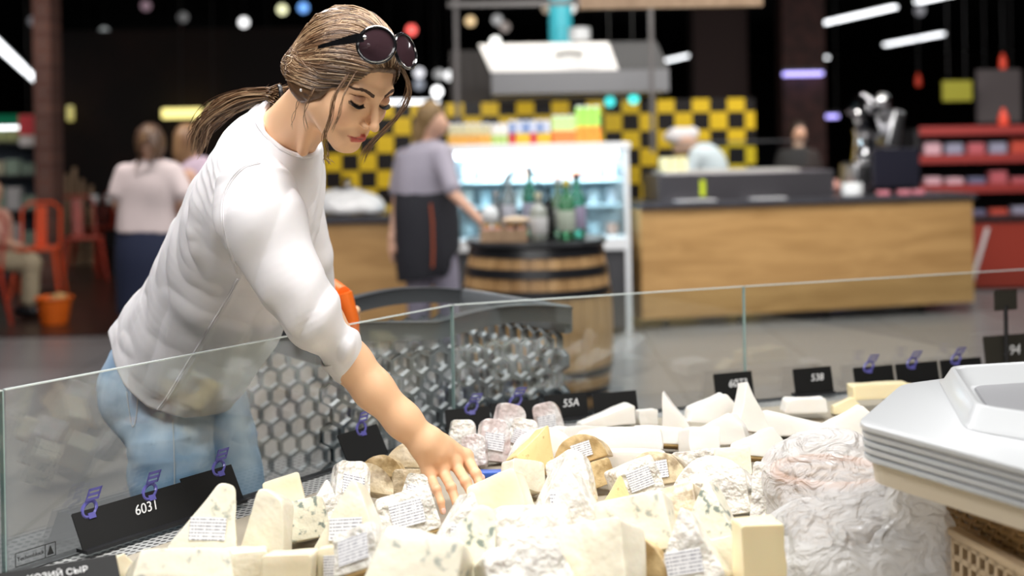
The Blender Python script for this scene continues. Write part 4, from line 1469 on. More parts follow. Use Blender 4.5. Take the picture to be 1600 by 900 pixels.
def f(p):
    d = s_ell(p, head, (.075, .085, .105))
    d = smin(d, s_cone(p, head, w_(-12, 335), .045, .05), .03)
    d = smin(d, s_cone(p, w_(-12, 345), w_(-8, 400), .1, .1), .05)
    for s in (-1, 1):
        d = smin(d, s_chain(p, [w_(-10, 340, Ys + s * .17), w_(0, 376, Ys + s * .2), w_(32, 385, Ys + s * .1)], [.045, .038, .027]), .02)
        for k in range(4):
            b0 = w_(34, 384, Ys + s * .1 - .03 + .02 * k)
            d = smin(d, s_cone(p, b0, b0 + (.07, 0, -.02), .01, .008), .006)
        d = smin(d, s_chain(p, [w_(-6, 410, Ys + s * .09), w_(48, 415, Ys + s * .09), w_(46, 478, Ys + s * .09)], [.075, .05, .035]), .03)
    return d


mesh_of('body', f, [head, w_(-60, 340, Ys - .25), w_(70, 480, Ys + .25)], 0.012, M['skin_far'], se, .12)
tor = px_loft([(-12, 325, 16, .1, Ys), (-12, 338, 26, .18, Ys), (-10, 370, 28, .18, Ys), (-8, 405, 28, .17, Ys)])


def f(p):
    d = tor(p)
    for s in (-1, 1):
        d = smin(d, s_chain(p, [w_(-10, 342, Ys + s * .17), w_(-2, 368, Ys + s * .2)], [.06, .055]), .03)
    return d


mesh_of('top', f, [w_(-60, 320, Ys - .25), w_(30, 410, Ys + .25)], 0.012, mat('peach_top', (0.6, 0.32, 0.25), 0.8), se, .05)


def f(p):
    d = None
    for s in (-1, 1):
        e = s_chain(p, [w_(-8, 408, Ys + s * .09), w_(48, 412, Ys + s * .09), w_(46, 468, Ys + s * .09)], [.095, .08, .065], .03)
        d = e if d is None else smin(d, e, .03)
    return d + wrinkle(p, .008, 12, 2)


mesh_of('trousers', f, [w_(-40, 380, Ys - .22), w_(75, 480, Ys + .22)], 0.01, mat('beige_trousers', (0.4, 0.33, 0.22), 0.85), se, .06)
for s in (-1, 1):
    o = MB().ball((0, 0, .05), (.12, .05, .05), 10).build('shoe', M['black'], se, True)
    o.location = (W(50, 490, Ys).x - se.location.x, s * .09, 0.012)
mesh_of('hair', lambda p: s_ell(p, head + (-.02, 0, .02), (.085, .095, .105)), [head - .13, head + .13], 0.012, mat('brown_hair_seat', (0.1, 0.05, 0.03), 0.5), se, .02)
# ------------------------------------------------------------------ cheese case
ZG, ZR, ZD = 1.0, 0.70, 0.715
A0 = G(-260, 671, ZG)
A1 = G(4, 610.5, ZG)
A2 = G(707, 477, ZG)
A3 = G(1163, 448, ZG)
A4 = G(1640, 419, ZG)
PTS = [Vector((a.x, a.y, 0)) for a in (A0, A1, A2, A3, A4)]
M['case_glass'] = glass_mat('case_glass', (0.93, 0.965, 0.96), 1.62)
M['edge'] = mat('polished_glass_edge', (0.30, 0.42, 0.40), 0.15, coat=0.5)
M['vent'] = None
case = thing('cheese_case', 'open refrigerated cheese case with perforated steel vent strip', 'display case', (0.3, 2.2, 0))


def child_world(o, parent):
    o.data.transform(Matrix.Translation(-parent.location))
    o.parent = parent
    return o


NEAR = [Vector((2.2, 1.2, 0)), Vector((-1.5, 1.2, 0))]
outer = [(p.x, p.y) for p in PTS] + [(p.x, p.y) for p in NEAR]


def inset(i, d):
    """the glass line moved d metres toward the shop staff side"""
    out = []
    for k, p in enumerate(PTS):
        ds = []
        if k > 0:
            ds.append((p - PTS[k - 1]).normalized())
        if k < len(PTS) - 1:
            ds.append((PTS[k + 1] - p).normalized())
        n = Vector((0, 0, 0))
        for q in ds:
            n += Vector((q.y, -q.x, 0))
        n.normalize()
        c = n.dot(Vector((ds[0].y, -ds[0].x, 0)))
        out.append(p + n * d / c)
    return out


I1 = inset(0, 0.13)
I0 = inset(0, 0.012)
body = outer
child_world(MB().prism(body, 0.12, ZR - 0.03).build('cabinet_body', mat('case_grey_panel', (0.32, 0.33, 0.34), 0.4)), case)
child_world(MB().prism([(p.x, p.y) for p in inset(0, 0.05)] + [(p.x, p.y) for p in NEAR], 0.0, 0.12).build('plinth', M['blackmatt']), case)
child_world(MB().prism([(p.x, p.y) for p in I1] + [(2.0, 1.3), (-1.3, 1.3)], ZR - 0.028, ZD).build('deck', mat('deck_gap_shade', (0.42, 0.37, 0.29), 0.5)), case)  # brown puts the shade between the cheeses into the deck colour
# vent strip: perforated metal, one mesh per straight run
vm = mat('perforated_steel', (0.4, 0.4, 0.4), 0.45, 0.15)
nt = vm.node_tree
b = nt.nodes['Principled BSDF']
tc = nn(nt, 'ShaderNodeTexCoord')
mp = nn(nt, 'ShaderNodeMapping')
mp.inputs['Scale'].default_value = (62, 70, 0)
sep = nn(nt, 'ShaderNodeSeparateXYZ')
nt.links.new(tc.outputs['UV'], mp.inputs['Vector'])
vf = nn(nt, 'ShaderNodeVectorMath', operation='FRACTION')
nt.links.new(mp.outputs['Vector'], vf.inputs[0])
vs_ = nn(nt, 'ShaderNodeVectorMath', operation='SUBTRACT')
nt.links.new(vf.outputs['Vector'], vs_.inputs[0])
vs_.inputs[1].default_value = (0.5, 0.5, 0)
ln = nn(nt, 'ShaderNodeVectorMath', operation='LENGTH')
nt.links.new(vs_.outputs['Vector'], ln.inputs[0])
lt = nn(nt, 'ShaderNodeMath', operation='LESS_THAN')
lt.inputs[1].default_value = 0.3
nt.links.new(ln.outputs['Value'], lt.inputs[0])
mx = nn(nt, 'ShaderNodeMix', data_type='RGBA')
mx.inputs['A'].default_value = (0.5, 0.5, 0.49, 1)
mx.inputs['B'].default_value = (0.01, 0.01, 0.01, 1)
nt.links.new(lt.outputs['Value'], mx.inputs['Factor'])
nt.links.new(mx.outputs['Result'], b.inputs['Base Color'])
for k in range(4):
    a, b_, c, d = I0[k], I0[k + 1], I1[k + 1], I1[k]
    z0, z1 = ZR, ZR + 0.012
    me = bpy.data.meshes.new('vent_strip')
    me.from_pydata([(a.x, a.y, z0), (b_.x, b_.y, z0), (c.x, c.y, z1), (d.x, d.y, z1), (a.x, a.y, z0 - .02), (b_.x, b_.y, z0 - .02), (c.x, c.y, z1 - .02), (d.x, d.y, z1 - .02)], [],
                   [(3, 2, 1, 0), (4, 5, 6, 7), (0, 1, 5, 4), (1, 2, 6, 5), (2, 3, 7, 6), (3, 0, 4, 7)])
    uv = me.uv_layers.new(name='UVMap')
    dirv = (b_ - a).normalized()
    nv = Vector((dirv.y, -dirv.x, 0))
    for lp in me.loops:
        co = me.vertices[lp.vertex_index].co
        q = Vector((co.x, co.y, 0)) - a
        uv.data[lp.index].uv = (q.dot(dirv), q.dot(nv))
    child_world(link_mesh('vent_strip', me, vm), case)
    dirn = (PTS[k + 1] - PTS[k])
    L_ = dirn.length
    an = math.atan2(dirn.y, dirn.x)
    mid = (PTS[k] + PTS[k + 1]) / 2
    T = Matrix.Translation((mid.x, mid.y, 0)) @ Matrix.Rotation(an, 4, 'Z')
    child_world(MB().box((0, 0, ZR - 0.012), (L_, 0.03, 0.03), M=T, bevel=0.004).build('black_rail', M['black']), case)
    # glass pane is a thing of its own
    nm = ('frameless glass pane at the far left end of the case', 'clear glass pane between the shopper legs and the cheese', 'clear glass pane of the case in front of the grey trolley corner', 'clear glass pane at the right in front of oak counter')[k]
    g_ = thing('glass_pane', nm, 'glass pane', (mid.x, mid.y, ZR - 0.01), 'glass panes of the cheese case', an)
    hgt = ZG - ZR + 0.01
    MB().box((0, 0, hgt / 2), (L_ - 0.006, 0.008, hgt)).build('glass', M['case_glass'], g_)
    MB().box((0, 0, hgt + 0.001), (L_ - 0.006, 0.0082, 0.002)).build('top_edge', mat('pale_edge', (0.62, 0.68, 0.66), 0.2), g_)
    MB().box((L_ / 2 - 0.0025, 0, hgt / 2), (0.003, 0.0082, hgt)).build('side_edge', M['edge'], g_)

# maker's plate on the left pane
q0, q1 = G(26, 878, ZR + 0.0), None
d01 = (PTS[2] - PTS[1]).normalized()
nrm = Vector((d01.y, -d01.x, 0))


def on_pane(px, py, k=1, off=0.006):
    """point on the staff side face of pane k seen at a pixel"""
    a, d = PTS[k], (PTS[k + 1] - PTS[k]).normalized()
    n = Vector((d.y, -d.x, 0))
    o = Vector((0, 0, CAMZ))
    r = W(px, py, 1.0) - o
    t = (a + n * off - o).dot(n) / r.dot(n)
    return o + r * t


M['ink'] = mat('black_ink', (0.02, 0.02, 0.02), 0.6)
M['chalk'] = mat('chalk_white', (0.8, 0.8, 0.8), 0.8)


def text(name, body, loc, M3, size, m, parent=None, shear=0.0):
    cu = bpy.data.curves.new(name, 'FONT')
    cu.body = body
    cu.size = size
    cu.align_x = 'CENTER'
    cu.align_y = 'CENTER'
    cu.extrude = 0.0004
    cu.shear = shear
    cu.materials.append(m)
    tmp = bpy.data.objects.new(name, cu)
    COL.objects.link(tmp)
    bpy.context.view_layer.update()
    me = bpy.data.meshes.new_from_object(tmp.evaluated_get(bpy.context.evaluated_depsgraph_get()))
    me.name = name
    bpy.data.objects.remove(tmp)
    o = bpy.data.objects.new(name, me)
    COL.objects.link(o)
    mw = Matrix.Translation(loc) @ M3.to_4x4()
    if parent is not None:
        o.parent = parent
        bpy.context.view_layer.update()
        o.matrix_parent_inverse = Matrix.Identity(4)
        mw = parent.matrix_world.inverted() @ mw
    o.matrix_basis = mw
    return o


c = on_pane(56, 866, 1, 0.0055)
cr = on_pane(86, 850, 1, 0.0055)
t = thing('maker_plate', 'small printed maker label stuck on lower left glass', 'label', c)
Xv = d01
Zv = Vector((0, 0, 1))
Rm = Matrix((Xv, Zv, Xv.cross(Zv))).transposed()
RP = Rm.to_4x4()
w_l = 0.075
b = MB()
for (x, y, sx, sy) in ((0, .011, w_l, .0012), (0, -.011, w_l, .0012), (-w_l / 2, 0, .0012, .022), (w_l / 2, 0, .0012, .022), (.018, 0, .0012, .022)):
    b.box((x, y, 0), (sx, sy, .0006), M=RP)
b.build('outline', M['ink'], t)
MB().add([(.021, -.008, 0), (.034, -.008, 0), (.0275, .008, 0), (.021, -.008, .0006), (.034, -.008, .0006), (.0275, .008, .0006)], [(2, 1, 0), (3, 4, 5), (0, 1, 4, 3), (1, 2, 5, 4), (2, 0, 3, 5)], RP).build('emblem', M['ink'], t)
bpy.context.view_layer.update()
text('lettering', 'Technoblock', c + Xv * (-.0095), Rm, 0.0095, M['ink'], t)

# price cards
M['card'] = mat('black_card', (0.008, 0.008, 0.008), 0.6, spec=0.25)
M['clip'] = mat('blue_violet_clip', (0.16, 0.15, 0.5), 0.25, trans=0.3)


def price_card(px0, px1, py, k, h, lab, txt, tilt=0.35, z=ZR + 0.013, off=0.05, clip=None, m=None, ts=0.5):
    """black price card standing on the vent strip along pane k, its foot between two pixel columns"""
    a, d = PTS[k], (PTS[k + 1] - PTS[k]).normalized()
    n = Vector((d.y, -d.x, 0))

    def hit(px):
        lo, hi = -0.6, 4.0
        for _ in range(50):
            mm = (lo + hi) / 2
            q = a + n * off + d * mm
            u = 800 + 2000 * q.x / q.y
            if u < px:
                lo = mm
            else:
                hi = mm
        return a + n * off + d * lo
    p0, p1 = hit(px0), hit(px1)
    w = (p1 - p0).length
    c = (p0 + p1) / 2
    t = thing('price_card', lab, 'price card', (c.x, c.y, z), 'black price cards along the glass')
    Rz = Matrix.Rotation(math.atan2(d.y, d.x), 4, 'Z') @ Matrix.Rotation(-tilt, 4, 'X')
    card = MB().box((0, 0, h / 2), (w, 0.002, h), M=Rz).build('card', m or M['card'], t)
    bpy.context.view_layer.update()
    MB().box((0, 0.001, h - 0.0008), (w, 0.0035, 0.0016), M=Rz).build('bright_edge', mat('card_edge', (0.5, 0.52, 0.55), 0.3), t)
    MB().box((0, 0.006, 0.003), (w, 0.03, 0.006), M=Matrix.Rotation(math.atan2(d.y, d.x), 4, 'Z')).build('foot', M['black'], t)
    if txt:
        R3 = (Rz @ Matrix.Rotation(math.pi / 2, 4, 'X')).to_3x3()
        o = text('lettering', txt, Vector((c.x, c.y, z)) + (Rz @ Vector((w * 0.1, -0.0015, h * 0.62))), R3, h * ts, M['chalk'], card, 0.2)
    if clip:
        for cx in clip:
            q = Rz @ Vector((cx * w, 0, h))
            b = MB()
            ring = [Vector((0.014 * math.cos(aa) + .5 * .013 * math.sin(aa), 0, 0.013 * math.sin(aa))) for aa in np.linspace(0, 2 * math.pi, 17)[:-1]]
            Tq = Matrix.Translation(q) @ Rz
            b.tube([Tq @ v for v in ring], 0.0032, 6, True)
            S_ = Matrix(((1, 0, .5, 0), (0, 1, -.5, 0), (0, 0, 1, 0), (0, 0, 0, 1)))
            for dz in (.014, .021, .028):
                b.box((0, 0, dz), (0.026, 0.002, 0.004), M=Tq @ S_)
            b.box((-.012, 0, .021), (0.003, 0.002, .018), M=Tq @ S_).box((.012, 0, .021), (0.003, 0.002, .018), M=Tq @ S_)
            b.box((0, 0, -0.012), (0.014, 0.006, 0.010), M=Tq)
            b.build('clip', M['clip'], t, True)
    return t


price_card(120, 296, 0, 1, 0.07, 'wide black price card at lower left with chalk 6031', '6031', 0.5, off=0.055, clip=(-0.35, 0.18), ts=0.36)
price_card(292, 372, 0, 1, 0.075, 'black price card leaning behind the leftmost big cheese wedge', '', 0.5, off=0.05, clip=(0.25,))
price_card(538, 600, 0, 1, 0.075, 'black price card at the bend by the shopper wrist', '', 0.5, off=0.06, clip=(0.1,))
price_card(690, 760, 0, 2, 0.05, 'black price card just right of the shopper wrist', '', 0.3, off=0.05, clip=(0.1,), ts=0.4)
price_card(762, 838, 0, 2, 0.055, 'black price card behind the wrapped cheese packs', '', 0.3, off=0.05, clip=(0.02,), ts=0.4)
price_card(846, 912, 0, 2, 0.062, 'black price card with chalk 55A behind the packs', '55A', 0.2, off=0.05, ts=0.42)
price_card(922, 990, 0, 2, 0.055, 'black price card with white corner left of white cheeses', '', 0.25, off=0.05, ts=0.4)
price_card(1112, 1172, 0, 2, 0.075, 'black price card with chalk 6073 in front of the glass joint', '6073', 0.2, off=0.04, ts=0.36)
price_card(1236, 1296, 0, 3, 0.07, 'black price card right of the glass joint', '538', 0.2, off=0.04, ts=0.36)
for i, (x0, x1) in enumerate(((1330, 1392), (1396, 1462), (1466, 1530))):
    price_card(x0, x1, 0, 3, 0.06, 'low black price card with violet clip behind the grey lid, %s of three' % ('left', 'middle', 'right')[i], '', 0.2, off=0.04, clip=(-0.1,), ts=0.4)
mg = mat('dark_olive_card', (0.035, 0.032, 0.025), 0.4)
price_card(1536, 1606, 0, 3, 0.115, 'larger dark price card with chalk 594 at the right edge', '594', 0.15, off=0.045, m=mg, ts=0.33)
# upper right card on a stem
p = on_pane(1572, 520, 3, 0.06)
t = thing('card_holder', 'small dark card on a black stem at the right edge', 'card holder', (p.x, p.y, ZR + 0.013))
an3 = math.atan2((PTS[4] - PTS[3]).y, (PTS[4] - PTS[3]).x)
MB().box((0, 0, 0.13 + 0.085), (0.075, 0.003, 0.055), M=Matrix.Rotation(an3, 4, 'Z')).build('card', mg, t)
MB().tube([(0, 0, 0), (0, 0, 0.2)], 0.006, 8).build('stem', M['black'], t)
MB().lathe([(0.03, 0), (0.03, 0.005), (0, 0.006)], 14).build('foot', M['black'], t)
# white lettered black notice at bottom left
p = G(84, 952, 0.735)
t = thing('notice_board', 'black notice with white letters at the lower left corner', 'notice', (p.x, p.y, ZD))
Rn = Matrix.Rotation(math.radians(28), 4, 'Z') @ Matrix.Rotation(math.radians(38), 4, 'X')
MB().box((0, 0.0, 0.004), (0.19, 0.11, 0.003), M=Matrix.Translation((0, 0, .034)) @ Rn, bevel=0.001).build('board', M['card'], t)
MB().box((0, 0.03, 0.02), (0.1, 0.02, 0.04), M=Matrix.Rotation(math.radians(28), 4, 'Z')).build('foot', M['black'], t)
R3 = Rn.to_3x3()
for i, (s, sz) in enumerate((('КОЗИЙ СЫР', 0.014), ('МОЛОКО 59', 0.018), ('100 г', 0.016))):
    text('lettering', s, Vector((p.x, p.y, ZD + .034)) + (Rn @ Vector((0.01, 0.036 - 0.026 * i, 0.0068))), R3, sz, M['chalk'], t)

# ------------------------------------------------------------------ moulded grey lid at right
ML = mat('pale_grey_moulding', (0.43, 0.44, 0.45), 0.3, coat=0.3)
zl = 0.97
Q = [G(1338, 660, zl), G(1408, 600, zl), G(1640, 568, zl), G(1760, 640, zl), G(1640, 742, zl)]
Q = [Vector((q.x, q.y, 0)) for q in Q]
lid = thing('moulded_lid', 'pale grey moulded lid with recessed handle at right', 'lid', (Q[0].x, Q[0].y, ZD))
cen = sum(Q, Vector()) / len(Q)


def ring_poly(s, z, src=None):
    src = src or Q
    return [Vector((cen.x + (q.x - cen.x) * s, cen.y + (q.y - cen.y) * s, z)) for q in src]


def skin_rings(rings, cap0=True, cap1=True):
    n = len(rings[0])
    b = MB()
    vs = [v for r in rings for v in r]
    fs = []
    for k in range(len(rings) - 1):
        for i in range(n):
            j = (i + 1) % n
            fs.append((k * n + i, k * n + j, (k + 1) * n + j, (k + 1) * n + i))
    if cap0:
        fs.append(tuple(range(n))[::-1])
    if cap1:
        fs.append(tuple((len(rings) - 1) * n + i for i in range(n)))
    return b.add(vs, fs)


def rounded(poly, r=0.03, m=4):
    out = []
    n = len(poly)
    for i, p in enumerate(poly):
        a, c = poly[i - 1], poly[(i + 1) % n]
        da, dc = (a - p).normalized(), (c - p).normalized()
        s, e = p + da * r, p + dc * r
        for k in range(m + 1):
            t_ = k / m
            out.append(s * (1 - t_) ** 2 + p * 2 * t_ * (1 - t_) + e * t_ * t_)
    return out


QR = rounded(Q, 0.03)
o = skin_rings([ring_poly(0.985, zl - 0.012, QR), ring_poly(1.0, zl - 0.008, QR), ring_poly(1.0, zl - 0.002, QR), ring_poly(0.99, zl, QR)])
child_world(o.build('top_panel', ML, smooth=True), lid)
for k in range(4):
    z1 = zl - 0.0125 - k * 0.011
    s = 0.975 - 0.004 * k
    child_world(skin_rings([ring_poly(s, z1, QR), ring_poly(s + .012, z1 - 0.002, QR), ring_poly(s + .012, z1 - 0.008, QR), ring_poly(s, z1 - 0.0105, QR)]).build('edge_moulding', ML if k % 2 == 0 else mat('clear_grey_strip', (0.42, 0.44, 0.46), 0.2), smooth=True), lid)
child_world(skin_rings([ring_poly(0.90, zl - 0.090, QR), ring_poly(0.925, zl - 0.056, QR)]).build('cream_liner', mat('cream_support', (0.62, 0.55, 0.44), 0.5)), lid)
# raised hump and recess
hp = [G(1478, 596, zl), G(1700, 582, zl), G(1720, 700, zl), G(1520, 668, zl)]
hp = rounded([Vector((q.x, q.y, 0)) for q in hp], 0.03)
hc = sum(hp, Vector()) / len(hp)


def hr(s, z):
    return [Vector((hc.x + (q.x - hc.x) * s, hc.y + (q.y - hc.y) * s, z)) for q in hp]


child_world(skin_rings([hr(1.12, zl + .001), hr(1.06, zl + .006), hr(0.95, zl + 0.028), hr(0.9, zl + 0.03), hr(0.84, zl + 0.027), hr(0.72, zl + 0.004), hr(0.66, zl + 0.002)], True, True).build('raised_rim', ML, smooth=True), lid)
child_world(skin_rings([hr(0.64, zl + .003), hr(0.62, zl + .006)], True, True).build('recess_floor', mat('recess_grey', (0.2, 0.2, 0.21), 0.4)), lid)

# ------------------------------------------------------------------ shopping trolley behind the glass
tm = mat('grey_trolley_plastic', (0.15, 0.16, 0.17), 0.28, coat=0.3)
tmd = mat('dark_trolley_plastic', (0.035, 0.037, 0.04), 0.4)
c0 = W(556, 470, 3.45)
c1 = W(888, 484, 3.75)
tro = thing('shopping_trolley', 'grey plastic shopping trolley with honeycomb sides and orange handle', 'shopping trolley', ((c0.x + c1.x) / 2, 3.4, 0))
zt = 0.945
F0, F1 = Vector((W(500, 480, 2.98).x, 2.98, 0)), Vector((W(889, 484, 3.40).x, 3.40, 0))
dF = (F1 - F0).normalized()
nF = Vector((-dF.y, dF.x, 0))
LW = (F1 - F0).length
WD = 0.52
TB = Matrix(((dF.x, nF.x, 0, F0.x), (dF.y, nF.y, 0, F0.y), (0, 0, 1, 0), (0, 0, 0, 1)))


def honey(L, z0, z1, rr=0.0315, taper=0.0):
    """honeycomb wall in local x (0..L), z, 12 mm deep ribs"""
    b = MB()
    dx = rr * math.sqrt(3)
    row = 0
    z = z0
    while z < z1:
        x = (dx / 2 if row % 2 else 0)
        while x < L:
            pts = []
            for k in range(6):
                a = math.pi / 6 + k * math.pi / 3
                pts.append((x + rr * 0.98 * math.cos(a), z + rr * 0.98 * math.sin(a)))
            inn = [(x + (px - x) * 0.84, z + (pz - z) * 0.84) for px, pz in pts]
            ok = all(-0.001 <= px <= L + 0.001 and z0 - 0.03 <= pz <= z1 + 0.002 for px, pz in pts)
            if ok:
                vs = [(px, 0, pz) for px, pz in pts] + [(px, 0, pz) for px, pz in inn] + [(px, 0.016, pz) for px, pz in pts] + [(px, 0.02, pz) for px, pz in inn]
                fs = []
                for i in range(6):
                    j = (i + 1) % 6
                    fs += [(i, j, 6 + j, 6 + i), (12 + j, 12 + i, 18 + i, 18 + j), (6 + i, 6 + j, 18 + j, 18 + i)]
                b.add(vs, fs)
            x += dx
        z += rr * 1.5
        row += 1
    return b


def put(b, name, m, T, smooth=False):
    o = b.build(name, m, None, smooth)
    o.data.transform(T)
    return child_world(o, tro)


put(honey(LW, 0.47, zt - 0.06), 'honeycomb_side', tm, TB)
put(honey(LW, 0.47, zt - 0.06), 'honeycomb_side', tm, TB @ Matrix.Translation((0, WD, 0)))
TR = TB @ Matrix.Translation((LW, 0, 0)) @ Matrix.Rotation(math.pi / 2, 4, 'Z')
put(honey(WD, 0.47, zt - 0.06), 'honeycomb_end', tm, TR)
# rim bands with a wave
b = MB()


def zrim(x):
    return zt + 0.022 * math.sin(math.pi * min(max((x - LW * .42) / (LW * .58), 0), 1)) + 0.03 * max(0, 1 - x / (LW * .45))


for yy in (0, WD):
    vs, fs = [], []
    N = 24
    for i in range(N + 1):
        x = LW * i / N
        z = zrim(x)
        for (y, dz) in ((-.012, -.045), (-.012, -.01), (-.02, 0), (.02, 0), (.02, -.012), (.004, -.045)):
            vs.append((x, yy + y, z + dz))
    for i in range(N):
        for k in range(6):
            k2 = (k + 1) % 6
            fs.append((i * 6 + k, i * 6 + 6 + k, i * 6 + 6 + k2, i * 6 + k2))
    fs += [(0, 1, 2, 3, 4, 5), tuple(N * 6 + k for k in range(6))[::-1]]
    b.add(vs, fs)
put(b, 'rim', mat('rim_grey', (0.075, 0.08, 0.085), 0.35, coat=0.3), TB, True)
put(MB().box((LW, WD / 2, zt - .035), (.03, WD, .075), bevel=.008), 'end_rim', tm, TB, True)
put(MB().box((0, WD / 2, zt - .02), (.03, WD, .1), bevel=.008), 'end_rim', tmd, TB, True)
put(MB().box((LW / 2, WD / 2, .44), (LW, WD, .03)), 'basket_floor', tmd, TB)
put(MB().box((LW * .3, WD * .5, .15), (LW * .9, .04, .05)).box((LW * .3, .06, .15), (LW * .9, .04, .05)).box((LW * .3, WD - .06, .15), (LW * .9, .04, .05)), 'chassis', tmd, TB)
for x in (.02, LW * .72):
    for y in (.06, WD - .06):
        put(MB().tube([(x + .04, y, .43), (x + .02, y, .16)], .016, 8), 'upright', tmd, TB, True)
for x in (0.02, LW * .7):
    for y in (.06, WD - .06):
        o = put(MB().lathe([(0, -.015), (.05, -.015), (.055, 0), (.05, .015), (0, .015)], 18, closed=False), 'wheel', M['black'], TB @ Matrix.Translation((x, y, .055)) @ Matrix.Rotation(math.pi / 2, 4, 'X'), True)
        put(MB().box((x, y, .12), (.03, .05, .05)), 'wheel_fork', tmd, TB)
# orange handle
hA, hB = W(537, 458, 2.93), W(553, 540, 2.93)
b = MB()
b.tube([Vector(hA), (Vector(hA) + Vector(hB)) / 2 + Vector((0.006, 0, 0)), Vector(hB)], [.02, .018, .014], 10)
b.tube([Vector(hA), Vector(hA) + Vector((-.03, .06, .01)), Vector(hA) + Vector((-.26, .42, .0))], .016, 10)
b.tube([Vector(hB), Vector((F0.x + .02, F0.y, hB.z - 0.02))], .014, 8)
o = b.build('handle', M['orange'], smooth=True)
child_world(o, tro)
# ------------------------------------------------------------------ cheeses
wr = (22, 0.5, 0.012)
CM = {
    'cream': mat('cream_cheese', (0.86, 0.79, 0.60), 0.4, coat=0.25, sss=0.15, noise=(9, (0.80, 0.69, 0.46), 0.45, 0.75), bump=(18, 0.35, 0.006)),
    'ivory': mat('ivory_cheese', (0.87, 0.82, 0.68), 0.35, coat=0.35, sss=0.15, noise=(7, (0.82, 0.74, 0.56), 0.45, 0.75), bump=wr),
    'white': mat('wrapped_white_cheese', (0.86, 0.83, 0.76), 0.3, coat=0.6, sss=0.1, noise=(15, (0.60, 0.57, 0.53), 0.52, 0.72), bump=(32, 1.0, 0.02)),
    'blue': mat('blue_veined_cheese', (0.84, 0.80, 0.64), 0.4, coat=0.2, sss=0.1, noise=(52, (0.24, 0.28, 0.24), 0.555, 0.63), bump=(40, 0.5, 0.006)),
    'lightblue': mat('lightly_veined_cheese', (0.86, 0.81, 0.66), 0.4, coat=0.3, sss=0.1, noise=(46, (0.40, 0.42, 0.36), 0.58, 0.68), bump=(30, 0.5, 0.006)),
    'brie': mat('white_rind_cheese', (0.84, 0.81, 0.76), 0.55, sss=0.1, noise=(6, (0.84, 0.80, 0.72), 0.5, 0.8), bump=(30, 0.3, 0.004)),
    'yellow': mat('yellow_cheese', (0.9, 0.78, 0.50), 0.4, coat=0.2, sss=0.15),
    'gold': mat('golden_speckled_cheese', (0.78, 0.60, 0.28), 0.45, coat=0.2, noise=(60, (0.45, 0.34, 0.14), 0.62, 0.7), bump=(40, 0.4, 0.004)),
    'tan': mat('tan_rind_cheese', (0.62, 0.45, 0.22), 0.5, coat=0.4, noise=(30, (0.38, 0.25, 0.10), 0.45, 0.65), bump=(30, 0.6, 0.008)),
    'mottled': mat('mottled_tan_cheese', (0.70, 0.58, 0.38), 0.4, coat=0.5, noise=(26, (0.36, 0.27, 0.16), 0.5, 0.66), bump=(26, 0.8, 0.01)),
}
CM['rind'] = mat('brown_rind', (0.50, 0.34, 0.14), 0.6, noise=(40, (0.36, 0.23, 0.09), 0.4, 0.7))
CM['pink'] = mat('pink_grey_pack', (0.62, 0.52, 0.50), 0.25, coat=0.8, noise=(16, (0.75, 0.74, 0.72), 0.45, 0.6), bump=(24, 1.0, 0.02))
lm = mat('printed_label', (0.84, 0.84, 0.86), 0.4, coat=0.3)
nt = lm.node_tree
b = nt.nodes['Principled BSDF']
tc = nn(nt, 'ShaderNodeTexCoord')
mp = nn(nt, 'ShaderNodeMapping')
mp.inputs['Scale'].default_value = (420, 1, 60)
nz = nn(nt, 'ShaderNodeTexNoise')
nz.inputs['Scale'].default_value = 1.0
nz.inputs['Detail'].default_value = 1
wv_ = nn(nt, 'ShaderNodeTexWave', bands_direction='Z')
wv_.inputs['Scale'].default_value = 62
mm_ = nn(nt, 'ShaderNodeMath', operation='MULTIPLY')
rp = nn(nt, 'ShaderNodeMapRange')
rp.inputs['From Min'].default_value = 0.36
rp.inputs['From Max'].default_value = 0.46
mx = nn(nt, 'ShaderNodeMix', data_type='RGBA')
mx.inputs['A'].default_value = (0.84, 0.84, 0.86, 1)
mx.inputs['B'].default_value = (0.25, 0.25, 0.30, 1)
nt.links.new(tc.outputs['Object'], mp.inputs['Vector'])
nt.links.new(mp.outputs['Vector'], nz.inputs['Vector'])
nt.links.new(tc.outputs['Object'], wv_.inputs['Vector'])
nt.links.new(nz.outputs['Fac'], mm_.inputs[0])
nt.links.new(wv_.outputs['Fac'], mm_.inputs[1])
nt.links.new(mm_.outputs['Value'], rp.inputs['Value'])
nt.links.new(rp.outputs['Result'], mx.inputs['Factor'])
nt.links.new(mx.outputs['Result'], b.inputs['Base Color'])
M['label'] = lm


def poly_y(poly, th):
    """polygon in the XZ plane, th thick along Y"""
    n = len(poly)
    vs = [(x, -th / 2, z) for x, z in poly] + [(x, th / 2, z) for x, z in poly]
    fs = [tuple(range(n)), tuple(range(n, 2 * n))[::-1]]
    for i in range(n):
        j = (i + 1) % n
        fs.append((i, n + i, n + j, j))
    return MB().add(vs, fs)


def round2(poly, r, m=3):
    out = []
    n = len(poly)
    P = [Vector((x, z, 0)) for x, z in poly]
    for i, p in enumerate(P):
        a, c = P[i - 1], P[(i + 1) % n]
        da, dc = (a - p).normalized(), (c - p).normalized()
        r_ = min(r, .42 * (a - p).length, .42 * (c - p).length)
        s, e = p + da * r_, p + dc * r_
        for k in range(m + 1):
            t_ = k / m
            q = s * (1 - t_) ** 2 + p * 2 * t_ * (1 - t_) + e * t_ * t_
            out.append((q.x, q.y))
    return out


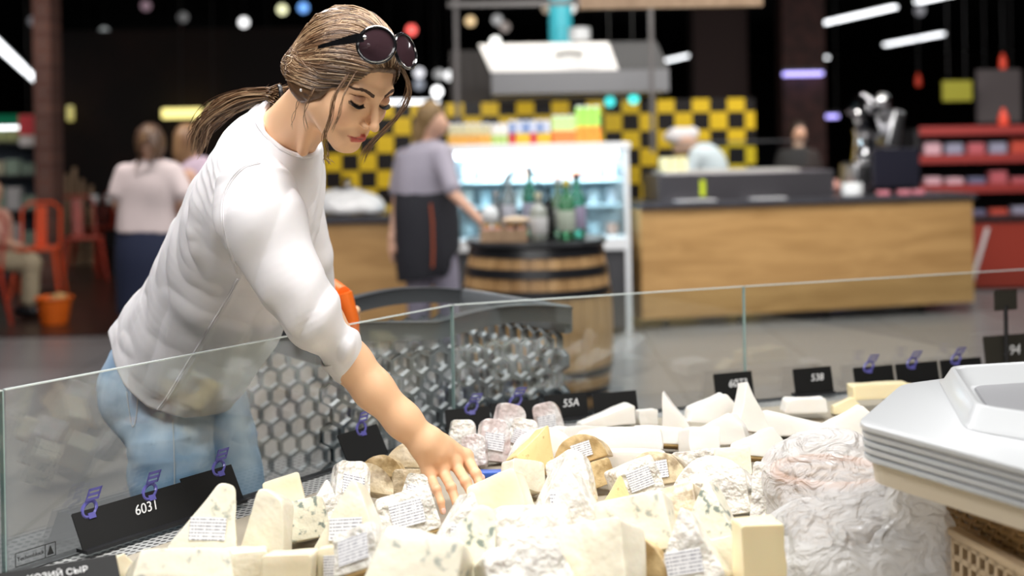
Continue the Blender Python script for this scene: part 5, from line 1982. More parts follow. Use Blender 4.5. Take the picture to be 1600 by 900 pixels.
def lump(o, amp, seed):
    """slightly uneven cut faces"""
    me = o.data
    n = len(me.vertices)
    co = np.zeros(n * 3, np.float32)
    me.vertices.foreach_get('co', co)
    P = co.reshape(-1, 3).astype(float)
    D = np.stack([vnoise(P * 28 + 3.1, seed), vnoise(P * 28 + 9.7, seed + 1), vnoise(P * 28 + 5.3, seed + 2)], 1)
    P += D * amp
    me.vertices.foreach_set('co', P.astype(np.float32).ravel())
    me.update()


def subdiv(b, name, m, parent, bev, amp, seed, cuts=3):
    o = b.build(name, None, parent, bevel=bev, seg=3)
    bm = bmesh.new()
    bm.from_mesh(o.data)
    bmesh.ops.triangulate(bm, faces=[f for f in bm.faces if len(f.verts) > 4])
    bmesh.ops.subdivide_edges(bm, edges=[e for e in bm.edges if e.calc_length() > 0.02], cuts=cuts, use_grid_fill=True)
    bm.to_mesh(o.data)
    bm.free()
    o.data.materials.append(m)
    lump(o, amp, seed)
    o.data.polygons.foreach_set('use_smooth', [True] * len(o.data.polygons))
    return o


SHAPES = {
    # kind: (polygon in XZ metres, thickness, label (cx, cz, w, h) or None)
    'tri': (round2([(-.055, -.05), (.058, -.045), (.008, .062)], .012), .052, (0.0, -.016, .052, .032)),
    'trilean': (round2([(-.062, -.045), (.05, -.05), (.035, .055), (.012, .06)], .009), .055, (.0, -.012, .055, .034)),
    'tall': (round2([(-.036, -.06), (.04, -.06), (.03, .045), (-.012, .064)], .012), .05, None),
    'block': (round2([(-.04, -.032), (.04, -.034), (.042, .034), (-.039, .033)], .008), .07, (0, 0, .055, .04)),
    'brick': (round2([(-.055, -.04), (.055, -.038), (.05, .042), (-.052, .038)], .01), .06, (0, 0, .06, .045)),
    'slab': (round2([(-.07, -.022), (.07, -.022), (.064, .022), (-.06, .02)], .008), .085, None),
    'wedgeflat': (round2([(-.075, -.02), (.07, -.02), (.07, .026), (.06, .028), (-.07, -.006)], .004), .075, None),
    'peak': (round2([(-.03, -.045), (.045, -.045), (-.022, .052)], .006), .05, None),
    'roof': (round2([(-.06, -.032), (.055, -.032), (.045, .006), (.02, .034), (-.055, .0)], .006), .06, None),
    'half': ([(.07 * math.cos(a), .07 * math.sin(a) - .03) for a in np.linspace(0, math.pi, 15)] , .055, (0.01, .0, .05, .036)),
    'log': (round2([(-.065, -.022), (.065, -.02), (.065, .02), (-.06, .022)], .012), .045, None),
    'long': (round2([(-.1, -.025), (.1, -.02), (.098, .028), (-.1, .024)], .009), .08, None),
    'pack': (round2([(-.036, -.045), (.038, -.042), (.034, .03), (.02, .046), (-.03, .042)], .012), .03, (.0, -.004, .045, .036)),
    'post': (round2([(-.032, -.06), (.03, -.06), (.031, .06), (-.03, .06)], .006), .06, None),
}
WORDS = {'cream': 'cream coloured', 'ivory': 'ivory', 'white': 'film wrapped white', 'blue': 'blue veined', 'lightblue': 'lightly veined', 'brie': 'white rind', 'yellow': 'yellow',
         'gold': 'golden speckled', 'tan': 'tan rind', 'mottled': 'mottled tan', 'pink': 'pinkish wrapped'}
NM = {'tri': 'wedge', 'trilean': 'leaning wedge', 'tall': 'tall wedge', 'block': 'block', 'brick': 'brick', 'slab': 'slab', 'wedgeflat': 'flat wedge', 'peak': 'pointed wedge', 'roof': 'low wedge',
      'half': 'half wheel', 'log': 'log', 'long': 'long piece', 'pack': 'small pack', 'post': 'upright block'}
PROTO = {}
cheeses = []


def cheese_proto(kind, m, lab, rind, seed):
    key = (kind, m, lab, rind)
    if key in PROTO:
        return copy_tree(PROTO[key])
    poly, th, lb = SHAPES[kind]
    t = thing('cheese_' + {'pack': 'pack', 'block': 'block', 'brick': 'block', 'slab': 'slab', 'log': 'log', 'post': 'block', 'long': 'block'}.get(kind, 'wedge'), 'cheese', 'cheese')
    subdiv(poly_y(poly, th), 'cheese_body', CM[m], t, .0016, .0028, seed)
    if lab and lb:
        cx, cz, w, h = lb
        MB().box((cx, -th / 2 - .0022, cz), (w, .0016, h), bevel=.0006).build('label', M['label'], t)
    if rind:
        z0 = min(z for _, z in poly)
        pr = [(x, z) for x, z in poly if z < z0 + .02]
        xs = [x for x, _ in pr]
        MB().box(((min(xs) + max(xs)) / 2, 0, z0 - .0015), (max(xs) - min(xs) - .008, th * .94, .006), bevel=.002).build('rind', CM['rind'], t, True)
    PROTO[key] = t
    return t


# (px, py, kind, material, label?, rind?, scale, yaw, pitch, roll, lift)
CH = [
    # front left group
    (340, 818, 'trilean', 'lightblue', 1, 1, 1.0, 12, -22, 6, .02, 'leftmost big wedge with a printed label leaning on the card'),
    (402, 838, 'tall', 'ivory', 0, 0, 1.05, -8, -16, 2, .0, 'tall ivory wedge right of the leftmost labelled wedge'),
    (452, 775, 'block', 'cream', 0, 0, .78, 14, -25, -14, .035, 'cream block with rounded top end nearest the steel vent strip'),
    (470, 812, 'brick', 'blue', 0, 0, .82, 8, -20, -8, .005, 'strongly blue veined brick below the cream rounded block'),
    (305, 886, 'slab', 'lightblue', 0, 0, 1.05, 24, -32, 10, .0, 'wide lightly veined slab low in the left corner'),
    (172, 896, 'roof', 'cream', 0, 0, .8, 30, -20, 4, .0, 'small cream piece cut by the bottom edge, leftmost of all'),
    (452, 885, 'block', 'cream', 0, 1, .9, 0, -10, 0, .0, 'yellowish cream block in front of the veined brick'),
    (392, 896, 'block', 'ivory', 0, 0, .85, 10, -10, 0, .0, 'ivory block at the bottom between slab and yellowish block'),
    (545, 822, 'tri', 'ivory', 1, 1, 1.05, -14, -24, -6, .01, 'ivory wedge with label on its left face, left of the labelled block'),
    (590, 858, 'block', 'white', 1, 1, .95, -20, -30, -22, .015, 'tilted white block with a big white label facing up'),
    (522, 888, 'block', 'cream', 1, 0, .8, 4, -14, 0, .0, 'small block with white label at the bottom edge'),
    (508, 790, 'tri', 'white', 0, 0, .8, 20, -30, 10, .0, 'small wrapped wedge beside the vent strip holes'),
    (532, 765, 'pack', 'white', 1, 0, .95, 30, -30, 20, .02, 'small wrapped pack near the vent strip, left of the tan half wheel'),
    (572, 752, 'half', 'mottled', 0, 0, .72, 10, -28, 15, .02, 'mottled tan half wheel left of the fingers'),
    (606, 738, 'half', 'tan', 0, 0, .66, -10, -24, -10, .01, 'tan rind half wheel under the wrist'),
    (640, 716, 'half', 'mottled', 0, 0, .72, 15, -24, 5, .015, 'mottled half wheel touching the wrist'),
    (630, 752, 'brick', 'mottled', 0, 0, .62, 10, -20, 6, .0, 'brownish piece between half wheels and the fingers'),
    (634, 806, 'brick', 'white', 1, 1, .92, 14, -24, -10, .0, 'big wrapped brick with printed label in front of the fingers'),
    (652, 772, 'pack', 'white', 1, 0, .8, -15, -25, 12, .0, 'small wrapped pack left of the little finger'),
    (702, 832, 'tri', 'white', 1, 1, .95, 18, -22, 10, .01, 'labelled wedge right below the fingertips'),
    (752, 862, 'trilean', 'blue', 0, 1, 1.1, -6, -30, 8, .0, 'large blue speckled wedge below the hand'),
    (672, 886, 'brick', 'lightblue', 0, 1, 1.2, -18, -34, 10, .0, 'big lightly veined brick at the bottom below the speckled wedge'),
    (618, 896, 'slab', 'ivory', 0, 0, .8, 12, -14, -4, .0, 'ivory slab at the bottom edge right of the tilted label block'),
    (806, 780, 'brick', 'cream', 0, 0, .9, -8, -22, -20, .01, 'yellow cream block right of the fingertips'),
    (830, 706, 'tri', 'gold', 0, 0, .82, 20, -25, 28, .02, 'golden speckled triangle standing behind the hand'),
    # packs behind the hand
    (722, 682, 'pack', 'white', 0, 0, .8, 10, -15, 8, .01, 'small film wrapped pack closest to the wrist'),
    (744, 704, 'pack', 'pink', 0, 0, .75, -10, -25, -6, .0, 'pinkish pack behind the back of the hand'),
    (766, 690, 'pack', 'pink', 1, 0, .95, 15, -18, 14, .0, 'pinkish labelled pack above the blue packaging edge'),
    (793, 662, 'pack', 'pink', 0, 0, .95, 20, -12, 22, .01, 'pinkish pack leaning in front of card 55A, left one'),
    (815, 682, 'pack', 'white', 1, 0, .85, -5, -16, 18, .0, 'wrapped pack with grey label between pinkish packs'),
    (856, 658, 'pack', 'pink', 1, 0, .9, -8, -10, -10, .0, 'pinkish labelled pack in front of card 55A, right one'),
    # middle
    (868, 700, 'half', 'brie', 0, 0, 1.0, 14, -20, 12, .0, 'rounded white piece behind the golden triangle'),
    (908, 706, 'half', 'tan', 1, 0, .8, -14, -16, -20, .02, 'tan rimmed half wheel with a label standing upright'),
    (932, 742, 'brick', 'tan', 0, 0, .6, 10, -20, -14, .0, 'tan block right of the upright labelled half wheel'),
    (858, 770, 'tri', 'white', 1, 1, 1.15, 16, -24, 4, .0, 'large labelled white wedge in the middle of the heap'),
    (822, 740, 'brick', 'ivory', 0, 0, .7, 30, -24, 18, .0, 'ivory piece between golden triangle and large labelled wedge'),
    (888, 760, 'pack', 'white', 1, 0, 1.1, -20, -26, -24, .01, 'wrapped pack with long label right of the large wedge'),
    (948, 782, 'tri', 'gold', 0, 0, .75, 0, -26, 5, .0, 'small golden wedge in the middle of the heap'),
    (984, 755, 'brick', 'white', 1, 0, .8, 24, -20, -12, .015, 'wrapped brick with tilted label, centre right of heap'),
    (1040, 742, 'half', 'mottled', 1, 0, .9, -22, -18, -14, .0, 'mottled wrapped half wheel right of the centre'),
    (1098, 752, 'half', 'white', 0, 0, 1.05, -16, -22, -12, .0, 'round wrapped white piece right of the mottled one'),
    (1060, 795, 'brick', 'mottled', 0, 0, .8, -24, -30, -18, .0, 'greyish mottled piece in shade below the round wrapped one'),
    (800, 815, 'block', 'cream', 0, 1, .75, 10, -20, 20, .0, 'small cream block behind the speckled wedge'),
    (846, 838, 'brick', 'white', 0, 0, 1.15, 14, -28, 8, .0, 'big white brick in the lower middle'),
    (900, 812, 'tri', 'white', 0, 0, 1.15, -18, -26, -16, .005, 'big white wedge in the lower middle'),
    (968, 826, 'brick', 'lightblue', 0, 0, 1.1, -14, -26, -12, .01, 'lightly veined brick in the lower middle'),
    (905, 878, 'brick', 'ivory', 0, 1, 1.15, -28, -28, -12, .0, 'ivory brick with tan edge at the bottom'),
    (820, 888, 'brick', 'white', 0, 0, 1.1, 22, -32, -10, .0, 'wrapped brick at the bottom between veined brick and tan edged brick'),
    (1002, 874, 'half', 'tan', 0, 0, 1.0, -16, -22, -8, .0, 'golden brown rind half wheel at the bottom'),
    (1070, 856, 'tri', 'white', 1, 0, 1.05, -18, -20, -14, .0, 'wrapped wedge with label right of the brown half wheel'),
    (1108, 812, 'tri', 'blue', 0, 0, 1.0, -24, -24, -10, .0, 'blue veined wedge near the plastic bag'),
    (1162, 872, 'post', 'yellow', 0, 0, 1.0, 6, -6, 0, .0, 'plain yellow upright block at the bottom by the bag'),
    (1120, 884, 'brick', 'ivory', 0, 0, .8, -12, -20, -10, .0, 'ivory brick left of the yellow upright block'),
    (1140, 770, 'brick', 'white', 0, 0, .95, -10, -22, -6, .0, 'wrapped brick left of the plastic bag'),
    (1176, 768, 'tall', 'white', 0, 0, .9, -16, -18, -8, .0, 'tall wrapped wedge touching the plastic bag'),
    # white cheeses at the back
    (905, 680, 'slab', 'brie', 0, 0, .85, 20, -14, 8, .0, 'white slab left of the block with yellow spot'),
    (946, 652, 'wedgeflat', 'brie', 0, 0, .9, 8, -8, -3, .0, 'flat white wedge under the card with white corner'),
    (952, 692, 'log', 'brie', 0, 0, 1.35, -4, -14, -4, .015, 'white loaf shaped piece with a yellow spot'),
    (1030, 682, 'slab', 'brie', 0, 1, .85, -8, -20, 3, .0, 'white slab with brown rind below'),
    (985, 722, 'log', 'brie', 0, 0, 1.2, -6, -8, -2, .0, 'white rounded log in front of the loaf shaped piece'),
    (1055, 648, 'peak', 'brie', 0, 0, 1.05, -8, -8, -2, .0, 'white pointed wedge standing tallest under the card 6073'),
    (1114, 638, 'roof', 'brie', 0, 0, 1.05, 4, -10, 4, .015, 'white wedge with sloping top right of the pointed wedge'),
    (1192, 640, 'peak', 'brie', 0, 0, 1.1, 10, -14, 14, .01, 'white pointed wedge right of the glass joint'),
    (1256, 632, 'slab', 'brie', 0, 0, .75, -2, -6, 0, .015, 'white bar shaped piece below card 538'),
    (1140, 668, 'roof', 'brie', 0, 0, 1.05, -20, -14, -4, .0, 'white wedge in the second row below the sloping one'),
    (1246, 668, 'wedgeflat', 'brie', 0, 0, 1.15, 170, 10, 3, .0, 'broad flat white wedge at the right in second row'),
    (1310, 660, 'roof', 'brie', 0, 0, 1.2, -8, -12, -4, .0, 'white wedge next to the tip of the grey lid'),
    (1195, 692, 'roof', 'brie', 0, 1, .95, 14, -20, 8, .0, 'white wedge with creamy cut edge in the third row'),
    (1090, 690, 'block', 'brie', 0, 0, .85, 14, -18, 6, .0, 'white block between slab and second row wedge'),
    (1150, 722, 'block', 'ivory', 0, 0, .85, -8, -20, -6, .0, 'ivory block in the third row of white cheeses'),
    (1090, 722, 'slab', 'white', 0, 0, .75, 4, -18, -4, .0, 'wrapped slab in front of the white block'),
    (1210, 732, 'slab', 'brie', 0, 0, .9, 6, -16, -2, .0, 'white slab just behind the plastic bag'),
    (1362, 612, 'long', 'yellow', 0, 0, .72, 2, -4, 0, .03, 'long pale yellow piece behind the tip of the grey lid'),
    (1336, 632, 'roof', 'yellow', 0, 0, .62, -4, -8, 0, .0, 'small yellow piece under the long pale yellow one'),
    (1262, 700, 'wedgeflat', 'brie', 0, 0, .9, -6, -14, -4, .0, 'flat white wedge above the wicker basket rim'),
    (1010, 652, 'block', 'brie', 0, 0, .55, 10, -8, 0, .0, 'small white block left of the tallest pointed wedge'),
    (1395, 612, 'block', 'brie', 0, 0, .6, 0, -8, 0, .0, 'small white block mostly behind the grey lid'),
]
for i, (px, py, kind, m, lab, rind, sc_, yaw, pit, rol, lift, words_) in enumerate(CH):
    t = cheese_proto(kind, m, lab, rind, i * 3)
    t['label'] = words_ if 'cheese' in words_ else words_.replace(words_.split(' ')[0], words_.split(' ')[0], 1) + ', cheese'
    t['group'] = WORDS[m] + ' cheeses in the case'
    R_ = Euler((math.radians(pit), math.radians(rol), math.radians(yaw)), 'XYZ').to_matrix()
    t.rotation_euler = R_.to_euler()
    t.scale = (sc_,) * 3
    poly, th, lb = SHAPES[kind]
    cs_ = [R_ @ (Vector((x, s * th / 2, z)) * sc_) for x, z in poly for s in (-1, 1)]
    zmin = min(v.z for v in cs_)
    zc = ZD + lift + .001 - zmin + (0.004 if rind else 0)
    t.location = G(px, py, zc)
    cheeses.append([t, [R_ @ (Vector((x, s * th / 2, z)) * sc_) for s in (-1, 1) for x, z in poly], len(poly), t.location.copy()])

# let the pieces settle against each other instead of sinking into one another
from mathutils.bvhtree import BVHTree


def hull_of(c):
    t, vs, n, _ = c
    P = [t.location + v for v in vs]
    F = [tuple(range(n)), tuple(range(n, 2 * n))] + [(i, (i + 1) % n, n + (i + 1) % n, n + i) for i in range(n)]
    return BVHTree.FromPolygons(P, F)


NC = len(cheeses)
RAD = [max(v.length for v in c[1]) for c in cheeses]
for it in range(45):
    bv = [hull_of(c) for c in cheeses]
    mv = [Vector((0, 0, 0)) for _ in cheeses]
    hits = 0
    for i in range(NC):
        for j in range(i + 1, NC):
            dv = cheeses[i][0].location - cheeses[j][0].location
            if dv.length > RAD[i] + RAD[j] or not bv[i].overlap(bv[j]):
                continue
            hits += 1
            k = Vector((dv.x * .8, dv.y * 1.2, 0))
            k = k.normalized() * .0016 if k.length > 1e-4 else Vector((0, .0016, 0))
            mv[i] += k
            mv[j] -= k
    if not hits:
        break
    for c, m_ in zip(cheeses, mv):
        c[0].location += m_
        d_ = c[0].location - c[3]
        if d_.length > .028:
            c[0].location = c[3] + d_ * (.028 / d_.length)
print('cheese contacts left', hits)

# bright packaging scraps
for (px, py, colr, sx, nm, lab) in ((806, 705, (0.85, 0.06, 0.02), .016, 'red_packet', 'small red packet beside the golden speckled triangle'), (768, 722, (0.04, 0.12, 0.5), .06, 'blue_tray', 'thin blue packaging edge under the pinkish packs')):
    q = G(px, py, ZD + .03)
    o = MB().box((0, 0, 0), (sx, .03, .012), bevel=.003).build(nm, mat(nm, colr, 0.3), None, True)
    o.location = (q.x, q.y, ZD + .0065 if sx > .02 else ZD + .03)
    tag(o, lab, 'packaging')

# ------------------------------------------------------------------ round wicker basket with clear plastic bag, and woven crate
bc = G(1296, 756, 0.80)
t = thing('wicker_basket', 'round wicker basket with brown rim under the plastic bag', 'basket', (bc.x, bc.y, ZD))
wm = mat('wicker', (0.50, 0.32, 0.16), 0.6, noise=(60, (0.3, 0.17, 0.08), 0.4, 0.6, (1, 1, 4)))
RB = 0.092
b = MB()
for k in range(8):
    z = .006 + k * .012
    b.tube([((RB - .02 + .0022 * k + .003 * (-1) ** (i + k)) * math.cos(a), (RB - .02 + .0022 * k + .003 * (-1) ** (i + k)) * math.sin(a), z) for i, a in enumerate(np.linspace(0, 2 * math.pi, 49)[:-1])], .0065, 6, True)
b.build('woven_side', wm, t, True)
MB().tube([(RB * math.cos(a), RB * math.sin(a), .105) for a in np.linspace(0, 2 * math.pi, 49)[:-1]], .008, 8, True).build('rim', mat('rim_brown', (0.55, 0.27, 0.14), 0.5), t, True)
MB().lathe([(0, 0), (RB - .02, 0), (RB - .02, .005), (0, .005)], 32, closed=False).build('bottom', wm, t)
for k, (dx, dy, m, kd) in enumerate(((-.035, .015, 'ivory', 'block'), (.04, .02, 'cream', 'block'), (.0, -.045, 'white', 'block'))):
    c = cheese_proto(kd, m, 0, 0, 7)
    c['label'] = ('ivory', 'cream', 'white')[k] + ' cheese block inside the round wicker basket under film'
    c['group'] = 'cheeses inside the wicker basket'
    c.location = (bc.x + dx, bc.y + dy, ZD + .005 + .0345 * .8)
    c.scale = (.8, .8, .8)
    c.rotation_euler = (0, 0, k)


def bag(p):
    d = s_ell(p, (0, 0, .07), (.125, .13, .11))
    d = smin(d, s_ell(p, (.06, -.1, .02), (.11, .13, .11)), .05)
    d = smin(d, s_ell(p, (-.05, -.17, .01), (.12, .14, .10)), .05)
    q = p * np.array([11, 11, 11.0])
    r = 1 - np.abs(vnoise(q, 5)) * 2
    r2 = 1 - np.abs(vnoise(q * 2.3 + 4, 6)) * 2
    return np.abs(d + .014 * r + .004 * r2) - .0012


def bag_solid(p):
    d = s_ell(p, (0, 0, .07), (.125, .13, .11))
    d = smin(d, s_ell(p, (.07, -.17, .03), (.115, .14, .12)), .05)
    d = smin(d, s_ell(p, (-.05, -.17, .01), (.12, .14, .10)), .05)
    q = p * np.array([11, 11, 11.0])
    r = 1 - np.abs(vnoise(q, 5)) * 2
    r2 = 1 - np.abs(vnoise(q * 2.3 + 4, 6)) * 2
    return smax(d + .014 * r + .004 * r2, -(p[:, 2] + .0), .006)


o = sdf_mesh('plastic_bag', bag_solid, (-.24, -.38, -.02), (.28, .2, .25), .004, glass_mat('bag_film', (0.96, 0.97, 0.99), 1.5, 0.2, 0.56, (22, 1.0, 0.03)))
o.location = (bc.x, bc.y, ZD + .004)
tag(o, 'crumpled clear plastic bag draped over the wicker basket', 'plastic bag')
# woven crate at lower right corner
cx = [G(1478, 752, .86), G(1660, 850, .86), G(1770, 760, .86), G(1590, 680, .86)]
cx = [Vector((q.x, q.y, 0)) for q in cx]
t = thing('woven_crate', 'brown woven crate under the grey lid at lower right', 'crate', (cx[0].x, cx[0].y, ZD))
cm_ = mat('woven_brown', (0.42, 0.27, 0.12), 0.55, noise=(20, (0.3, 0.18, 0.07), 0.4, 0.7))
for k in range(4):
    a, c = cx[k], cx[(k + 1) % 4]
    d = (c - a)
    Lk = d.length
    d.normalize()
    n = Vector((-d.y, d.x, 0))
    T = Matrix(((d.x, n.x, 0, a.x), (d.y, n.y, 0, a.y), (0, 0, 1, ZD), (0, 0, 0, 1)))
    b = MB()
    nx = int(Lk / .014)
    for i in range(nx):
        x = (i + .5) * Lk / nx
        s = .0035 * (-1) ** i
        b.tube([(x, s * (-1) ** j, .004 + j * .012) for j in range(14)], .0035, 5)
    for j in range(12):
        z = .01 + j * .012
        b.tube([((i + .5) * Lk / nx, -.0035 * (-1) ** (i + j), z) for i in range(nx)], .0045, 5)
    o = b.build('woven_side', cm_, None, True)
    o.data.transform(T)
    child_world(o, t)
    o = MB().box((Lk / 2, 0, .158), (Lk + .01, .022, .014), bevel=.004).build('rim', M.setdefault('crate_rim', mat('crate_rim', (0.52, 0.4, 0.26), 0.45)), None, True)
    o.data.transform(T)
    child_world(o, t)
o = MB().prism([(q.x, q.y) for q in cx], ZD, ZD + .004).build('bottom', cm_)
child_world(o, t)
# holed rail in front of the crate
e0, e1 = G(1492, 842, .80), G(1640, 925, .80)
e0, e1 = Vector((e0.x, e0.y, 0)), Vector((e1.x, e1.y, 0))
d = (e1 - e0)
Lk = d.length
d.normalize()
n = Vector((-d.y, d.x, 0))
T = Matrix(((d.x, n.x, 0, 0), (d.y, n.y, 0, 0), (0, 0, 1, 0), (0, 0, 0, 1)))
t = thing('slotted_rail', 'beige rail with square holes at the lower right corner', 'rail', (e0.x, e0.y, ZD))
b = MB()
for z in (.01, .035, .06, .085):
    b.box((Lk / 2, 0, z), (Lk, .008, .008), M=T)
b.box((Lk / 2, 0, .096), (Lk + .01, .02, .012), bevel=.003, M=T)
for i in range(int(Lk / .022) + 1):
    b.box((i * .022, 0, .047), (.008, .008, .094), M=T)
b.build('slotted_panel', M['crate_rim'], t)
# ------------------------------------------------------------------ the shopper
HC = np.array([-0.2961, 2.2902, 1.5093])
HM = np.array([[-0.6266, 0.6488, 0.4318], [-0.7793, -0.5294, -0.3354], [0.0111, -0.5467, 0.8373]])
HS = 1.0


def hw(x, y, z):
    """head coordinates in cm (x her right, y face forward, z up) to the shop"""
    return HC + HM @ (np.array([x, y, z], float) * 0.01 * HS)


def to_head(p):
    return ((p - HC) @ HM) * (100.0 / HS)


def w_(x, y, Y):
    return np.array(W(x, y, Y))


def mirror(f, q, *a):
    return f(np.stack([np.abs(q[:, 0]), q[:, 1], q[:, 2]], 1), *a)


def head_sdf(q):
    """q in head cm, symmetric in x"""
    m = np.stack([np.abs(q[:, 0]), q[:, 1], q[:, 2]], 1)
    d = s_ell(q, (0, -0.9, 3.4), (7.2, 9.2, 7.9))
    d = smin(d, s_ell(q, (0, 2.3, -2.6), (6.0, 6.5, 7.6)), 2.0)
    d = smin(d, s_cone(m, (5.2, 1.2, -5.2), (1.6, 6.2, -9.6), 1.7, 1.5), 2.2)
    d = smin(d, s_ell(q, (0, 6.9, -9.7), (1.7, 1.5, 1.5)), 1.6)
    d = smin(d, s_ell(m, (3.7, 5.6, -3.4), (2.4, 2.3, 2.5)), 2.2)
    d = smin(d, s_cone(m, (4.0, 7.0, 1.7), (0.6, 8.2, 1.3), 0.9, 0.9), 1.6)
    # eye sockets and lids
    d = smax(d, -s_ell(m, (3.15, 9.6, 0.1), (1.9, 1.5, 1.15)), 1.3)
    d = smin(d, s_ell(m, (3.15, 7.2, -0.05), (1.42, 1.35, 1.2)), 0.35)
    # lid crease and lash line
    lid = s_ell(m, (3.15, 7.2, -0.05), (1.52, 1.45, 1.3))
    cr = np.maximum(np.abs(lid) - 0.25, np.abs(m[:, 2] - 0.95 + 0.09 * (m[:, 0] - 3.15) ** 2) - 0.07)
    d = smax(d, -cr, 0.2)
    # nose
    d = smin(d, s_cone(q, (0, 8.2, 0.9), (0, 10.7, -3.2), 0.62, 0.72), 0.9)
    d = smin(d, s_ell(q, (0, 10.95, -3.65), (0.8, 0.85, 0.72)), 0.6)
    d = smin(d, s_ell(m, (1.05, 9.5, -4.1), (0.60, 0.95, 0.58)), 0.45)
    d = smax(d, -s_ell(m, (0.55, 10.1, -4.75), (0.26, 0.45, 0.26)), 0.2)
    # mouth
    d = smin(d, s_ell(q, (0, 7.3, -6.9), (2.6, 1.7, 1.9)), 1.4)
    d = smax(d, -s_cone(q, (0, 9.9, -5.2), (0, 9.7, -6.1), 0.18, 0.25), 0.35)
    up = smin(s_cone(m, (0.55, 9.0, -6.55), (2.25, 8.0, -7.0), 0.36, 0.16), s_ell(q, (0, 9.02, -6.7), (0.7, 0.42, 0.36)), 0.3)
    lo = smin(s_cone(m, (0.0, 8.75, -7.55), (1.2, 8.45, -7.45), 0.55, 0.45), s_cone(m, (1.2, 8.45, -7.45), (2.2, 7.9, -7.15), 0.45, 0.16), 0.4)
    d = smin(d, up, 0.35)
    d = smin(d, lo, 0.35)
    d = smax(d, -s_cone(m, (0, 9.55, -7.02), (2.35, 8.2, -7.08), 0.17, 0.1), 0.15)
    d = smax(d, -s_ell(q, (0, 9.5, -8.6), (1.6, .9, .5)), 0.8)
    # ear
    ear = s_ell(m - np.array([0, 0.0, 0]), (7.25, -1.1, -1.1), (0.75, 1.7, 3.0))
    ear = smax(ear, -s_ell(m, (8.0, -0.8, -0.9), (0.7, 0.95, 1.9)), 0.3)
    d = smin(d, ear, 0.5)
    return d


NECK0, NECK1 = w_(446, 212, 2.44), hw(0, -2.6, -4.5)
EL = w_(497, 500, 2.31)
FOREARM = [w_(398, 292, 2.33), w_(445, 400, 2.31), EL, w_(550, 568, 2.33), w_(583, 608, 2.33), w_(630, 657, 2.335), w_(664, 691, 2.34)]
FR = [.05, .045, .041, .0355, .0345, .0305, .0265]
META = [((678, 687, 2.345), (729, 714, 2.375)), ((673, 690, 2.335), (711, 725, 2.355)), ((666, 696, 2.33), (691, 734, 2.34)), ((660, 702, 2.33), (671, 741, 2.33))]
FING = [  # MCP, PIP, DIP, tip
    [(729, 714, 2.375), (744, 741, 2.34), (752, 764, 2.32), (760, 785, 2.31)],
    [(711, 725, 2.355), (728, 753, 2.315), (740, 778, 2.295), (749, 799, 2.29)],
    [(691, 734, 2.34), (705, 762, 2.30), (713, 785, 2.285), (718, 802, 2.28)],
    [(671, 741, 2.33), (682, 765, 2.295), (689, 784, 2.283), (692, 799, 2.28)]]
FRAD = [[.0108, .0092, .0082, .0068], [.0110, .0093, .0083, .0068], [.0104, .0088, .0078, .0064], [.0092, .0078, .0069, .0056]]
THUMB = [(690, 692, 2.36), (722, 712, 2.395), (738, 733, 2.395), (752, 748, 2.385)]
TRAD = [.016, .0125, .0100, .0074]
L_ARM = [w_(452, 285, 2.66), w_(478, 400, 2.74), w_(492, 480, 2.84), w_(503, 500, 2.98)]
HIPR, HIPL = w_(266, 610, 2.75), w_(318, 610, 2.89)
LEGR = [HIPR, w_(272, 780, 2.72), w_(274, 930, 2.72), w_(270, 1228, 2.75)]
LEGL = [HIPL, w_(360, 760, 2.89), w_(366, 890, 2.89), w_(372, 1162, 2.91)]


def in_box(p, c, r):
    return np.all(np.abs(p - c) < r, axis=1)


